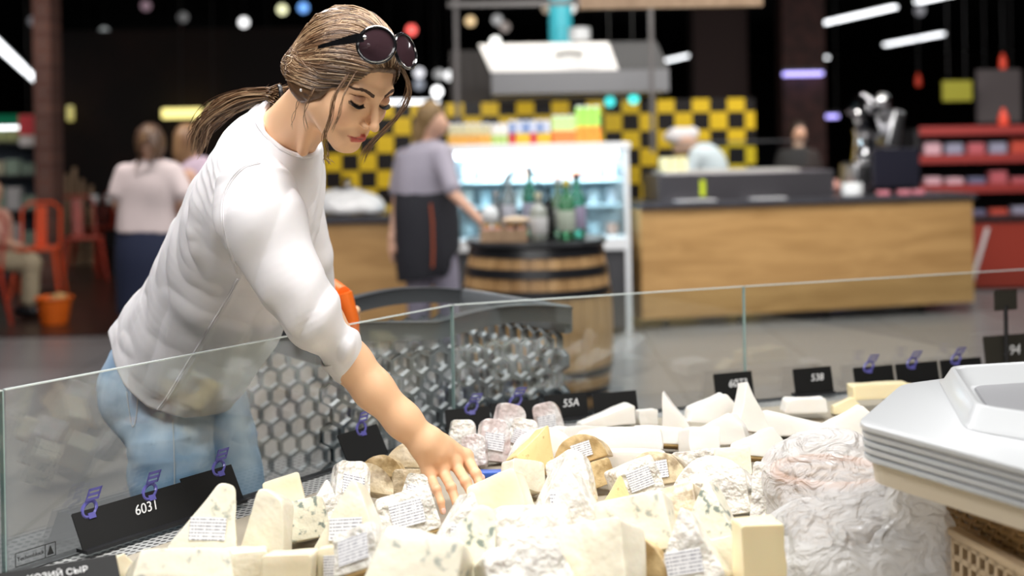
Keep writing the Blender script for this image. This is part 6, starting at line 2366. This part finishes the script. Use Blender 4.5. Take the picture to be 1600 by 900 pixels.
def body_sdf(p):
    d = s_cone(p, w_(424, 275, 2.47), w_(350, 430, 2.66), .072, .07)
    d = smin(d, s_cone(p, w_(350, 430, 2.66), w_(285, 585, 2.76), .07, .085), .06)
    d = smin(d, s_cone(p, w_(398, 292, 2.36), L_ARM[0], .05, .05), .04)
    d = smin(d, s_cone(p, NECK0 + (-.008, 0, -.02), w_(436, 262, 2.47), .054, .045), .03)
    d = smin(d, s_chain(p, LEGR, [.075, .062, .05, .035]), .04)
    d = smin(d, s_chain(p, LEGL, [.075, .062, .05, .035]), .04)
    d = smin(d, s_chain(p, L_ARM[:3], [.045, .038, .034]), .02)
    d = smin(d, s_cone(p, L_ARM[2], L_ARM[3], .034, .024), .015)
    # left hand closed on the trolley handle
    h = L_ARM[3]
    m = in_box(p, h, .16)
    if m.any():
        q = p[m]
        e = s_cone(q, h, h + (.02, .06, .0), .025, .03)
        for k in range(4):
            b0 = h + (.035, .05 + .018 * k, .018 - .012 * k * 0)
            e = smin(e, s_chain(q, [b0, b0 + (.03, .006, -.012), b0 + (.03, .006, -.038), b0 + (.01, .004, -.045)], [.0095, .009, .008, .007]), .007)
        e = smin(e, s_chain(q, [h + (.02, .02, -.005), h + (.04, .025, -.03), h + (.045, .05, -.045)], [.012, .01, .008]), .01)
        d[m] = smin(d[m], e, .015)
    # right arm and hand
    d = smin(d, s_chain(p, FOREARM, FR, .02), .02)
    hc = w_(705, 735, 2.33)
    m = in_box(p, hc, .15)
    if m.any():
        q = p[m]
        e = None
        for (a, b) in META:
            g = s_cone(q, w_(*a), w_(*b), .0180, .0118)
            e = g if e is None else smin(e, g, .008)
        e = smin(e, s_cone(q, w_(666, 692, 2.34), w_(682, 706, 2.34), .025, .020), .02)
        for F, R in zip(FING, FRAD):
            P = [w_(*a) for a in F]
            e = smin(e, s_chain(q, P, R, .003), .006)
            e = smin(e, s_ell(q, P[0] + (0, -.003, .004), (.0115,) * 3), .008)
            e = smin(e, s_ell(q, P[1] + (0, -.002, .0015), (R[1] * 1.05,) * 3), .004)
        e = smin(e, s_chain(q, [w_(*a) for a in THUMB], TRAD, .004), .012)
        d[m] = smin(d[m], e, .016)
    # neck and head
    m = in_box(p, HC + (0, 0, -.02), .27)
    if m.any():
        q = p[m]
        e = head_sdf(to_head(q)) * .01 * HS
        n = s_cone(q, NECK0, NECK1, .057, .054)
        n = smin(n, s_cone(q, w_(474, 236, 2.37), hw(4.2, -0.5, -5.0), .010, .014), .014)
        e = smin(e, n, .022)
        d[m] = smin(d[m], e, .03)
    return d


def body_col(P):
    base = np.array([0.85, 0.515, 0.305])
    c = np.repeat(base[None], len(P), 0)
    q = to_head(P)
    m = np.stack([np.abs(q[:, 0]), q[:, 1], q[:, 2]], 1)

    def blend(w, col):
        nonlocal c
        w = np.clip(w, 0, 1)[:, None]
        c = c * (1 - w) + np.array(col) * w
    inh = in_box(P, HC, .3)
    up = smin(s_cone(m, (0.3, 9.0, -6.6), (2.25, 8.0, -7.0), 0.40, 0.2), s_ell(q, (0, 9.02, -6.75), (0.75, 0.5, 0.4)), 0.3)
    lo = smin(s_cone(m, (0.0, 8.75, -7.55), (1.2, 8.45, -7.45), 0.60, 0.5), s_cone(m, (1.2, 8.45, -7.45), (2.2, 7.9, -7.15), 0.5, 0.2), 0.4)
    blend(inh * (0.5 - np.linalg.norm(m - np.array([4.6, 6.6, -3.6]), axis=1) / 5.5), (0.78, 0.33, 0.22))
    blend(inh * (1 - np.minimum(up, lo) / 0.12) * (q[:, 1] > 6), (0.55, 0.11, 0.085))
    mo = s_cone(m, (0, 9.2, -7.02), (2.35, 8.0, -7.08), 0.14, 0.08)
    blend(inh * (1 - mo / 0.12) * (q[:, 1] > 6), (0.16, 0.03, 0.03))
    # eye shadow and lash line
    sh = s_ell(m, (3.3, 8.2, 0.55), (1.75, 1.6, 0.9))
    blend(inh * (0.45 - sh / 1.0) * (q[:, 1] > 5), (0.42, 0.22, 0.13))
    ll = s_cone(m, (2.0, 8.3, -0.62), (3.2, 8.6, -0.85), .17, .2)
    l2 = s_cone(m, (3.2, 8.6, -0.85), (4.6, 7.5, -0.45), .2, .22)
    blend(inh * (1.0 - np.minimum(ll, l2) / 0.14) * (q[:, 1] > 5), (0.03, 0.015, 0.012))
    no = s_ell(m, (0.55, 10.1, -4.75), (0.24, 0.42, 0.22))
    blend(inh * (.6 - no / 0.1) * .6, (0.3, 0.10, 0.06))
    # pink knuckles
    for F in FING:
        for k in (0, 1):
            dd = np.linalg.norm(P - w_(*F[k]), axis=1)
            blend((1 - dd / .02) * .35, (0.75, 0.33, 0.24))
        dd = np.linalg.norm(P - w_(*F[3]), axis=1)
        blend((1 - dd / .02) * .35, (0.8, 0.36, 0.27))
    return c


skin = mat('skin', (0.7, 0.45, 0.3), 0.42, sss=0.12, vcol=True, spec=0.4, bump=(380, 0.08, 0.001))
wm_ = thing('person', 'person in white blouse and blue jeans reaching over glass into the cheese', 'person', (-0.7, 2.72, 0))
body = sdf_mesh('body', body_sdf, (-1.1, 2.05, .02), (.12, 3.4, 1.75), .0018, skin, None, body_col, levels=5)
child_world(body, wm_)
# nails
for F, R in zip(FING + [THUMB], FRAD + [TRAD]):
    a, b = w_(*F[2]), w_(*F[3])
    d = (b - a) / np.linalg.norm(b - a)
    up = np.array([.25, -.55, .8])
    up = up - d * (up @ d)
    up /= np.linalg.norm(up)
    s = np.cross(d, up)
    c = b - d * .001 + up * R[3] * .80
    T = Matrix(((s[0], d[0], up[0], c[0]), (s[1], d[1], up[1], c[1]), (s[2], d[2], up[2], c[2]), (0, 0, 0, 1)))
    o = MB().ball((0, 0, 0), (R[3] * .78, .0065, .0022), 8, T).build('fingernail', M.setdefault('nail', mat('nail_pink', (0.85, 0.55, 0.47), 0.15, coat=0.8)), None, True)
    child_world(o, wm_)
# brows and lashes
rnd = random.Random(5)
brow_m = mat('brow_brown', (0.07, 0.03, 0.015), 0.6)
for s in (1, -1):
    b = MB()
    pts = catmull(np.array([(1.3, 9.0, 1.55), (2.6, 8.75, 2.1), (3.9, 8.1, 2.35), (5.1, 7.0, 1.9)]), 8)

    def surf(x, y, z):
        p = np.array([[x, y + 1.2, z]])
        for _ in range(12):
            dd = head_sdf(p)[0]
            p[0, 1] -= dd * .8
        return p[0]
    for i in range(260):
        t_ = rnd.random()
        k = int(t_ * (len(pts) - 1))
        q = pts[k] + np.array([rnd.uniform(-.1, .1), 0, rnd.uniform(-.26, .26) * (1.1 - t_ * .7)])
        q = surf(*q)
        e = surf(q[0] + .42, q[1], q[2] + (.12 if t_ < .5 else -.16))
        b.tube([hw(s * q[0], q[1] + .01, q[2]), hw(s * (q[0] + e[0]) / 2, (q[1] + e[1]) / 2 + .05, (q[2] + e[2]) / 2), hw(s * e[0], e[1] + .02, e[2])], [.0007, .0006, .0003], 4)
    child_world(b.build('eyebrow', brow_m, None, True), wm_)
    b = MB()
    for i in range(34):
        t_ = i / 33
        x = 2.0 + 2.6 * t_
        z = -.62 - .32 * math.sin(math.pi * min(t_ * 1.1, 1)) + .2 * max(0, t_ - .6)
        q = surf(x, 8.4, z)
        dx = .12 + .55 * (t_ - .35)
        b.tube([hw(s * q[0], q[1], q[2]), hw(s * (q[0] + dx * .5), q[1] + .42, q[2] - .28), hw(s * (q[0] + dx), q[1] + .75, q[2] - .22)], [.0006, .0005, .0002], 4)
    child_world(b.build('eyelashes', M.setdefault('lash', mat('lash_black', (0.01, 0.008, 0.008), 0.6)), None, True), wm_)

# ---- blouse
BR = [(236, 668, 104, .175, 2.84), (262, 603, 104, .175, 2.80), (292, 546, 113, .168, 2.77), (338, 473, 112, .16, 2.71), (371, 395, 110, .16, 2.63), (395, 330, 104, .168, 2.55),
      (414, 272, 90, .175, 2.49), (434, 230, 75, .135, 2.46), (453, 200, 58, .088, 2.44)]
torso = Loft([W(r[0], r[1], r[4]) for r in BR], (.99, -.12, .0), [r[2] * r[4] / FPX for r in BR], [r[3] for r in BR], 6, 2.25)
SLEEVE = [w_(400, 292, 2.33), w_(408, 340, 2.31), w_(440, 415, 2.29), w_(474, 470, 2.285), w_(500, 508, 2.295), w_(549, 570, 2.333)]
SR = [.062, .072, .066, .062, .054, .0375]
slv = Loft(SLEEVE, (.7, -.2, -.6), [r * 1.0 for r in SR], [r * .92 for r in SR], 6, 2.0)
SL2 = [L_ARM[0], L_ARM[1], w_(490, 474, 2.83)]
n_neck = (NECK1 - NECK0) / np.linalg.norm(NECK1 - NECK0)


def folds(p, dirs, seed):
    """long soft ridges running along dirs"""
    d = np.asarray(dirs, float)
    d /= np.linalg.norm(d)
    q = p - (p @ d)[:, None] * d * .90
    w = q + .02 * np.stack([vnoise(p * 7, seed), vnoise(p * 7, seed + 1), vnoise(p * 7, seed + 2)], 1)
    r = vnoise(w * 19, seed + 3)
    return .45 * r + .55 * (1 - 2.6 * np.abs(r))


COLP = [w_(411, 152, 2.41), w_(478, 244, 2.355), w_(498, 232, 2.46)]
COLN = np.cross(COLP[1] - COLP[0], COLP[2] - COLP[0])
COLN /= np.linalg.norm(COLN) * (1 if COLN[2] > 0 else -1)
HEM = np.array([w_(x, y, 2.66) for x, y in ((130, 500), (172, 552), (200, 597), (235, 630), (290, 651), (355, 657), (440, 657))])


def shirt_sdf(p):
    d = torso(p)
    f1 = folds(p, (.35, .1, .9), 11)
    f2 = folds(p, (.8, 0, -.5), 23)
    d = d + .0062 * f1 + .0034 * f2
    s = slv(p)
    s0 = s_cone(p, SLEEVE[0] + (-.0, 0, .0), SLEEVE[1], .064, .078)
    s = smin(s, s0, .03)
    g1 = folds(p, (.45, .2, .75), 31)
    t_ = np.clip((p[:, 2] - SLEEVE[5][2]) / .28, 0, 1)
    # diagonal sleeve folds, strongest at the elbow
    ax = SLEEVE[5] - SLEEVE[1]
    ax = ax / np.linalg.norm(ax)
    along = (p - SLEEVE[1]) @ ax
    perp = (p - SLEEVE[1]) @ np.array([.75, .25, .6])
    wv = np.sin((along * 62 + perp * 34 + 2.2 * vnoise(p * 12, 41)))
    s = s + .0052 * g1 + .0060 * wv * np.exp(-((along - .24) / .085) ** 2)
    # seam groove where the sleeve joins
    d2 = smin(d, s, .014)
    seam = np.abs(d - s)
    d2 = d2 + .0030 * np.exp(-(seam / .0032) ** 2) * (p[:, 2] > 1.17)
    # side seam
    L_ = w_(372, 432, 2.4) - w_(238, 640, 2.55)
    nrm_ = np.cross(L_, np.array([0.1, 1.0, 0]))
    nrm_ /= np.linalg.norm(nrm_)
    sd = np.abs((p - w_(372, 432, 2.4)) @ nrm_)
    d2 = d2 - .0022 * np.exp(-(sd / .0035) ** 2) * (p[:, 2] < 1.19) * (p[:, 1] < 2.62)
    l2 = s_chain(p, SL2, [.06, .056, .05])
    d2 = smin(d2, l2, .02)
    # neckline
    q = p - NECK0
    al = q @ n_neck
    rad = np.linalg.norm(q - al[:, None] * n_neck, axis=1)
    cut = np.maximum(rad - .135, -((p - COLP[0]) @ COLN))
    d2 = smax(d2, -cut, .003)
    vcut = s_cone(p, w_(486, 236, 2.33), w_(499, 300, 2.34), .008, .002)
    d2 = smax(d2, -vcut, .003)
    hx = w_(262, 603, 2.66)
    zh = np.interp(p[:, 0], HEM[:, 0], HEM[:, 2])
    d2 = smax(d2, (zh - p[:, 2]) * .8, .003)
    # curved hem: longer at the back and front, cut by the loft end; cuff cut
    return d2


white_cloth = mat('white_cotton', (0.80, 0.775, 0.79), 0.75, sss=0.05, bump=(900, 0.10, 0.0008))
sh = sdf_mesh('blouse', shirt_sdf, (-1.0, 2.1, .78), (-.2, 3.1, 1.50), .0026, white_cloth, None, levels=4, relax=2, slack=2.6)
child_world(sh, wm_)


def on_shirt(x, y):
    Y = 2.0
    for _ in range(120):
        p = w_(x, y, Y)
        dd = shirt_sdf(p[None])[0]
        Y += dd * .7
        if abs(dd) < 4e-4:
            break
    return w_(x, y, Y - .0002)


def on_both(x, y):
    Y = 2.0
    for _ in range(160):
        p = w_(x, y, Y)[None]
        dd = min(shirt_sdf(p)[0], body_sdf(p)[0])
        Y += dd * .7
        if abs(dd) < 4e-4:
            break
    return w_(x, y, Y + .0005)


P = [on_both(a, b) for a, b in catmull(np.array([(416, 164), (406, 177), (405, 192), (413, 209), (427, 222), (441, 233), (456, 240), (472, 244), (488, 243)], float), 5)]
P = np.array(P)
for _ in range(3):
    P[1:-1] = (P[:-2] + P[1:-1] * 2 + P[2:]) / 4
child_world(MB().tube(list(P), [.0088] * 12 + [.0075, .0062] + [.0050] * (len(P) - 14), 8).build('collar_band', white_cloth, None, True), wm_)
for pts in ([(404, 254), (378, 262), (358, 284), (347, 312), (346, 345), (354, 382), (370, 428)], [(371, 436), (352, 470), (322, 520), (288, 575), (262, 618), (246, 640)]):
    for off in (0, 3.0):
        P = [on_shirt(a + off, b + off * .3) for a, b in catmull(np.array(pts, float), 6)]
        child_world(MB().tube(P, .0011 if off else .0016, 5).build('seam', white_cloth, None, True), wm_)
# cuff: a band with a notch
ca, cb = w_(530, 547, 2.322), w_(553, 575, 2.335)


def cuff_sdf(p):
    ax = cb - ca
    L_ = np.linalg.norm(ax)
    ax = ax / L_
    q = p - ca
    al = q @ ax
    r = np.linalg.norm(q - al[:, None] * ax, axis=1)
    rr = .0405 - .05 * (al / 1.0)
    d = np.abs(r - rr) - .0018
    d = np.maximum(d, np.abs(al - L_ / 2) - L_ / 2)
    vc = s_cone(p, w_(545, 545, 2.285), w_(566, 572, 2.285), .001, .016)
    return smax(d, -vc, .001)


child_world(sdf_mesh('cuff', cuff_sdf, ca - .09, cb + .09, .0018, white_cloth, None, levels=3), wm_)
# neck band
ring = []
e1 = np.cross(n_neck, (0, 0, 1.0))
e1 /= np.linalg.norm(e1)
e2 = np.cross(n_neck, e1)
# ---- jeans
jr = Loft([W(262, 552, 2.84), W(262, 610, 2.79), W(266, 690, 2.73), W(272, 790, 2.72), W(274, 930, 2.72), W(270, 1090, 2.74), W(270, 1212, 2.75)], (1, 0, 0), [.105, .112, .092, .084, .064, .055, .054], [.12, .115, .098, .086, .066, .058, .056], 4, 2.1)
jl = Loft([W(300, 560, 2.93), W(312, 610, 2.92), W(340, 690, 2.90), W(362, 770, 2.89), W(368, 890, 2.89), W(370, 1020, 2.90), W(374, 1150, 2.91)], (1, 0, 0), [.10, .105, .088, .076, .062, .055, .054], [.1, .1, .09, .08, .066, .058, .056], 4, 2.1)
seat = s_ell


def jeans_sdf(p):
    d = smin(jr(p), jl(p), .03)
    d = smin(d, s_ell(p, w_(238, 605, 2.83), (.115, .15, .12)), .04)
    f = folds(p, (1.0, .0, .35), 51)
    g = folds(p, (.9, .1, -.5), 57)
    return d + .0045 * f + .003 * g


denim = mat('light_blue_denim', (0.26, 0.41, 0.60), 0.85, noise=(7, (0.55, 0.68, 0.82), 0.42, 0.62, (1, 1, 0.6)), bump=(700, 0.25, 0.001))
child_world(sdf_mesh('jeans', jeans_sdf, (-1.1, 2.5, .07), (-.35, 3.2, 1.06), .004, denim, None, levels=4), wm_)
stitch = mat('pale_stitching', (0.62, 0.66, 0.70), 0.8)


def on_jeans(x, y):
    Y = 2.35
    p = None
    for _ in range(80):
        p = w_(x, y, Y)
        dd = jeans_sdf(p[None])[0]
        Y += dd * .8
        if abs(dd) < 5e-4:
            break
    return p + np.array([0, -.0012, 0])


for pts in ([(198, 612), (206, 664), (213, 652), (216, 600)], [(270, 655), (272, 700), (273, 760), (273, 830)]):
    P = [on_jeans(*a) for a in catmull(np.array([(a, b) for a, b in pts], float), 5)]
    child_world(MB().tube(P, .0013, 5).build('stitching', stitch, None, True), wm_)
for L_, s in ((LEGR, 0), (LEGL, 1)):
    f_ = L_[3]
    c = np.array([f_[0] + .05, f_[1] - .02, 0])

    def shoe_sdf(p, c=c):
        d = s_cone(p, c + (-.06, 0, .045), c + (.1, -.01, .035), .042, .036)
        d = smin(d, s_ell(p, c + (-.055, 0, .075), (.04, .04, .05)), .02)
        return smax(d, -(p[:, 2] - .012), .004)
    child_world(sdf_mesh('shoe', shoe_sdf, c + (-.14, -.09, 0), c + (.18, .09, .15), .005, M.setdefault('sneaker', mat('white_sneaker', (0.7, 0.7, 0.7), 0.5)), None, levels=3), wm_)
    child_world(MB().box((c[0] + .02, c[1] - .005, .008), (.26, .09, .016), bevel=.006).build('shoe_sole', M['paper'], None, True), wm_)

# ---- hair
GATH = np.array([3.0, -12.2, -4.4])


def m2(q):
    return np.stack([np.abs(q[:, 0]) * np.where(q[:, 0] < 0, 1.12, 1.0), q[:, 1], q[:, 2]], 1)


def hair_sdf(p):
    q = to_head(p)
    m = np.stack([np.abs(q[:, 0]), q[:, 1], q[:, 2]], 1)
    d = s_ell(q, (0, -1.2, 3.9), (8.1, 10.0, 8.5))
    d = smin(d, s_ell(q, (0.6, -7.2, -1.6), (6.2, 4.6, 5.0)), 2.5)
    d = smin(d, s_ell(m2(q), (5.9, -2.4, -2.0), (2.6, 5.2, 4.6)), 1.5)
    d = smin(d, s_ell(q, (1.5, -10.0, -3.6), (3.4, 3.0, 2.8)), 2.0)
    pl = (.89 * q[:, 1] - q[:, 2] - 1.2 - 4.2 * np.clip((np.abs(q[:, 0]) - 3.2) / 3.4, 0, 1)) / 1.34
    front = q[:, 1] * .62 + np.abs(q[:, 0]) * .25
    d = smax(d, pl, .5)
    d = smax(d, -(q[:, 2] + 6.6 + q[:, 1] * .12), .6)
    # combed grooves
    g = vnoise(np.stack([q[:, 0] * 2.2, q[:, 1] * .22 + 7, (q[:, 2] + q[:, 1] * .25) * 2.2], 1), 71)
    return (d + .10 * g) * .01


hair_m = mat('brown_hair', (0.12, 0.06, 0.03), 0.38, vcol=True, spec=0.6)
rndh = np.random.RandomState(3)


def hair_col(P):
    q = to_head(P)
    g = vnoise(np.stack([q[:, 0] * 3.0, q[:, 1] * .25, (q[:, 2] + q[:, 1] * .25) * 3.0], 1), 5) * .5 + .5
    a, b = np.array([.055, .026, .013]), np.array([.17, .09, .042])
    return a + (b - a) * g[:, None]


hair = sdf_mesh('hair', hair_sdf, HC - .22, HC + .2, .0022, hair_m, None, hair_col, levels=4)
child_world(hair, wm_)


def strands(name, paths, cols, rad, parent, nseg=4):
    """paths (S, K, 3): many tapered tubes in one mesh with a colour each"""
    S, K, _ = paths.shape
    T = np.gradient(paths, axis=1)
    T /= np.linalg.norm(T, axis=2)[..., None] + 1e-9
    up = np.array([.3, -.8, .5])
    A = np.cross(T, up)
    A /= np.linalg.norm(A, axis=2)[..., None] + 1e-9
    B = np.cross(T, A)
    tap = np.minimum(1, np.minimum(np.linspace(0, 6, K) + .4, np.linspace(4, 0, K) + .12))
    V = []
    for k in range(nseg):
        a = 2 * math.pi * k / nseg
        V.append(paths + (A * math.cos(a) + B * math.sin(a)) * (np.asarray(rad).reshape(-1, 1, 1) * tap[None, :, None]))
    V = np.stack(V, 2)                     # S K n 3
    idx = np.arange(S * K * nseg).reshape(S, K, nseg)
    a, b = idx[:, :-1], idx[:, 1:]
    Q = np.stack([a, np.roll(a, -1, 2), np.roll(b, -1, 2), b], -1).reshape(-1, 4)
    me = bpy.data.meshes.new(name)
    P = V.reshape(-1, 3)
    me.vertices.add(len(P))
    me.vertices.foreach_set('co', P.astype(np.float32).ravel())
    me.loops.add(len(Q) * 4)
    me.loops.foreach_set('vertex_index', Q.astype(np.int32).ravel())
    me.polygons.add(len(Q))
    me.polygons.foreach_set('loop_start', np.arange(0, len(Q) * 4, 4, dtype=np.int32))
    me.polygons.foreach_set('use_smooth', np.ones(len(Q), dtype=bool))
    me.update(calc_edges=True)
    c = np.ones((S, K, nseg, 4), np.float32)
    c[..., :3] = cols[:, None, None, :]
    at = me.color_attributes.new('Col', 'FLOAT_COLOR', 'POINT')
    at.data.foreach_set('color', c.reshape(-1))
    o = link_mesh(name, me, hair_m)
    child_world(o, parent)
    return o


def hcols(n, lo=0.0, hi=1.0):
    a, b, c = np.array([.05, .022, .010]), np.array([.20, .105, .05]), np.array([.52, .36, .21])
    t = rndh.uniform(lo, hi, n)[:, None]
    return np.where(t < .6, a + (b - a) * (t / .6), b + (c - b) * ((t - .6) / .4))


def project(P):
    """push head-cm points onto the hair surface"""
    S = P.shape
    q = P.reshape(-1, 3).copy()
    for _ in range(6):
        wq = HC + (q * .01 * HS) @ HM.T
        d0 = hair_full(wq)
        g = np.zeros_like(q)
        for k in range(3):
            e = np.zeros(3)
            e[k] = .05
            g[:, k] = (hair_full(HC + ((q + e) * .01 * HS) @ HM.T) - d0)
        g /= np.linalg.norm(g, axis=1)[:, None] + 1e-9
        q -= g * (d0 * 100)[:, None]
    return q.reshape(S)


def hair_full(p):
    q = to_head(p)
    d = s_ell(q, (0, -1.2, 3.9), (8.1, 10.0, 8.5))
    d = smin(d, s_ell(q, (0.6, -7.2, -1.6), (6.2, 4.6, 5.0)), 2.5)
    d = smin(d, s_ell(m2(q), (5.9, -2.4, -2.0), (2.6, 5.2, 4.6)), 1.5)
    d = smin(d, s_ell(q, (1.5, -10.0, -3.6), (3.4, 3.0, 2.8)), 2.0)
    return d * .01


N = 1900
K = 22
u = rndh.uniform(-1, 1, N)            # -1 far temple .. +1 near temple
th = u * 1.45
back = rndh.uniform(0, 1, N) ** 1.6 * 9
sx = np.sin(th) * 7.9
sz = 3.2 + np.cos(th) * 4.6 + np.where(np.abs(u) > .55, -11 * (np.abs(u) - .55), 0)
sy = (sz + 1.2 + 4.2 * np.clip((np.abs(sx) - 3.2) / 3.4, 0, 1)) / .89 - back
S0 = np.stack([sx, sy, sz + back * .25 * np.cos(th)], 1)
G_ = GATH + rndh.normal(0, .8, (N, 3))
tt = np.linspace(0, 1, K)[None, :, None]
side = np.stack([sx * 1.05, -3.0 + 0 * sx, sz * .55 + 2.2 - 4.6 * np.abs(u)], 1)
P = S0[:, None] * (1 - tt) ** 2 + side[:, None] * 2 * tt * (1 - tt) + G_[:, None] * tt ** 2
P = project(P)
lift = rndh.uniform(-.05, .22, N)[:, None]
nv = P - np.array([0, -1.2, 2.5])
nv /= np.linalg.norm(nv, axis=2)[..., None]
wob = .07 * np.sin(np.linspace(0, 9, K)[None] + rndh.uniform(0, 6, N)[:, None])
P = P + nv * (lift + wob)[..., None]
paths = HC + (P * .01 * HS) @ HM.T
o = strands('hair_strands', paths, hcols(N), rndh.uniform(.0007, .0013, N), wm_)
o['kind'] = 'stuff'
# ponytail
N = 320
K = 26
base = np.array([w_(438, 148, 2.42), w_(415, 147, 2.47), w_(380, 152, 2.53), (w_(348, 168, 2.56)), w_(325, 188, 2.58), w_(312, 212, 2.60), w_(306, 240, 2.61)])
cc = catmull(base, 5)
ci = np.linspace(0, len(cc) - 1, K)
cc = np.stack([np.interp(ci, np.arange(len(cc)), cc[:, k]) for k in range(3)], 1)
wid = np.interp(np.linspace(0, 1, K), [0, .12, .5, .85, 1], [.018, .010, .016, .018, .010])
off = rndh.normal(0, .5, (N, 3))
ln_ = rndh.uniform(.75, 1.0, N)
ph = rndh.uniform(0, 6, (N, 3))
kk = np.linspace(0, 1, K)
P = np.zeros((N, K, 3))
for i in range(N):
    c_ = np.stack([np.interp(kk * ln_[i], kk, cc[:, k]) for k in range(3)], 1)
    w2 = np.interp(kk * ln_[i], kk, wid)
    P[i] = c_ + off[i] * w2[:, None] * np.array([1.0, .6, 1.0]) + .005 * np.sin(kk[:, None] * 11 + ph[i]) * kk[:, None]
o = strands('ponytail', P, hcols(N, .1, 1.0), rndh.uniform(.0007, .0014, N), wm_)
o['kind'] = 'stuff'
child_world(MB().tube([w_(436 + 3 * math.cos(a), 148 + 14 * math.sin(a), 2.425 - .018 * math.cos(a)) for a in np.linspace(0, 2 * math.pi, 17)[:-1]], .004, 6, True).build('hair_tie', M['black'], None, True), wm_)
# loose locks
LOCKS = [([(546, 112, 2.20), (524, 150, 2.185), (516, 185, 2.19), (507, 215, 2.2), (513, 246, 2.21)], 12, .0035),
         ([(556, 110, 2.19), (538, 150, 2.17), (528, 180, 2.175), (520, 205, 2.18)], 4, .002),
         ([(500, 118, 2.24), (486, 150, 2.22), (478, 178, 2.24), (482, 205, 2.26)], 3, .002),
         ([(470, 150, 2.26), (459, 175, 2.28), (455, 200, 2.32)], 2, .002),
         ([(628, 102, 2.22), (640, 132, 2.24), (636, 158, 2.26), (622, 180, 2.27), (600, 205, 2.29), (578, 228, 2.3), (566, 252, 2.3)], 22, .0055),
         ([(622, 100, 2.2), (634, 120, 2.21), (637, 145, 2.22), (626, 165, 2.24)], 8, .003),
         ([(512, 240, 2.21), (510, 248, 2.21), (518, 256, 2.21)], 8, .004)]
for pts, n, w in LOCKS:
    C_ = catmull(np.array([w_(*a) for a in pts]), 6)
    K_ = len(C_)
    kk = np.linspace(0, 1, K_)
    P = np.zeros((n, K_, 3))
    for i in range(n):
        of = rndh.normal(0, 1, 3) * w * .6
        P[i] = C_ + of * (0.3 + .9 * kk[:, None]) + .002 * np.sin(kk[:, None] * 9 + rndh.uniform(0, 6, 3))
    o = strands('loose_lock', P, hcols(n, .1, .8), np.full(n, .0005), wm_)
# ear stud
child_world(MB().ball(hw(8.15, -.9, -3.3), .0035, 8).build('ear_stud', mat('pearl', (0.9, 0.88, 0.85), 0.1, coat=1.0), None, True), wm_)

# ---- sunglasses pushed up on the hair
sg = thing('sunglasses', 'black round sunglasses pushed up on the shopper hair', 'sunglasses', HC + (0.03, -.06, .08))
fm = mat('glossy_black_frame', (0.008, 0.008, 0.009), 0.08, coat=1.0)
ln_m = mat('dark_lens', (0.035, 0.018, 0.022), 0.05, coat=1.0)
silver = M['chrome']
LN, LF = w_(588, 70, 2.135), w_(633, 80, 2.215)
ax = (LF - LN) / np.linalg.norm(LF - LN)      # along the bridge
nz_ = np.array([.42, -.80, .30])
nz_ = nz_ - ax * (nz_ @ ax)
nz_ /= np.linalg.norm(nz_)
vz = np.cross(nz_, ax)
if vz[2] < 0:
    vz = -vz
for k, (c, nrm2) in enumerate(((LN, np.array([.10, -.95, .22])), (LF, np.array([.80, -.48, .22])))):
    nrm2 = nrm2 / np.linalg.norm(nrm2)
    xa = np.cross(vz, nrm2)
    xa /= np.linalg.norm(xa)
    za = np.cross(nrm2, xa)
    ring = [c + xa * (.0315, .030)[k] * math.cos(a) + za * .031 * math.sin(a) for a in np.linspace(0, 2 * math.pi, 41)[:-1]]
    rim_ = child_world(MB().tube(ring, .0032, 8, True).build('lens_rim', fm, None, True), sg)
    o = MB().tube([p + nrm2 * .0031 for p in ring], .0007, 6, True).build('silver_inlay', silver, None, True)
    o.data.transform(Matrix.Translation(-sg.location))
    o.parent = rim_
    T = Matrix(((xa[0], za[0], nrm2[0], c[0]), (xa[1], za[1], nrm2[1], c[1]), (xa[2], za[2], nrm2[2], c[2]), (0, 0, 0, 1)))
    child_world(MB().lathe([(0, .0035), (.016, .0026), (.029, .0), (.029, -.0012), (0, .0022)], 36, T, closed=False).build('lens', ln_m, None, True), sg)
mid = (LN + LF) / 2
child_world(MB().tube([LN + ax * .030 + vz * .004, mid + nz_ * .004 + vz * .007, LF - ax * .030 + vz * .004], .003, 8).build('bridge', fm, None, True), sg)
child_world(MB().ball(LN - ax * .0 - ax * .031 + vz * .009, .0042, 8).ball(LF - ax * .031 + vz * .003, .003, 8).build('hinge', silver, None, True), sg)
h0 = LN - ax * .033 + vz * .008
T1, T2 = w_(520, 68, 2.165), w_(497, 74, 2.19)
b = MB()
vs, fs = [], []
path = [h0, h0 + np.array([-.012, .004, 0]), (h0 + T1) / 2 + (0, -.003, .001), T1, T2]
hh = [.007, .0075, .007, .0045, .003]
for p_, h_ in zip(path, hh):
    for s1, s2 in ((-1, -1), (1, -1), (1, 1), (-1, 1)):
        vs.append(p_ + np.array([0, s1 * .0016, s2 * h_]))
for i in range(4):
    for k in range(4):
        fs.append((i * 4 + k, i * 4 + (k + 1) % 4, i * 4 + 4 + (k + 1) % 4, i * 4 + 4 + k))
fs += [(3, 2, 1, 0), (16, 17, 18, 19)]
child_world(b.add(vs, fs).build('temple_arm', fm, None, True, angle=60), sg)
g0 = LF + ax * .032 + vz * .004
child_world(MB().tube([g0, g0 + np.array([-.01, .05, .0]), g0 + np.array([-.05, .11, -.01])], [.005, .004, .003], 8).build('temple_arm', fm, None, True), sg)
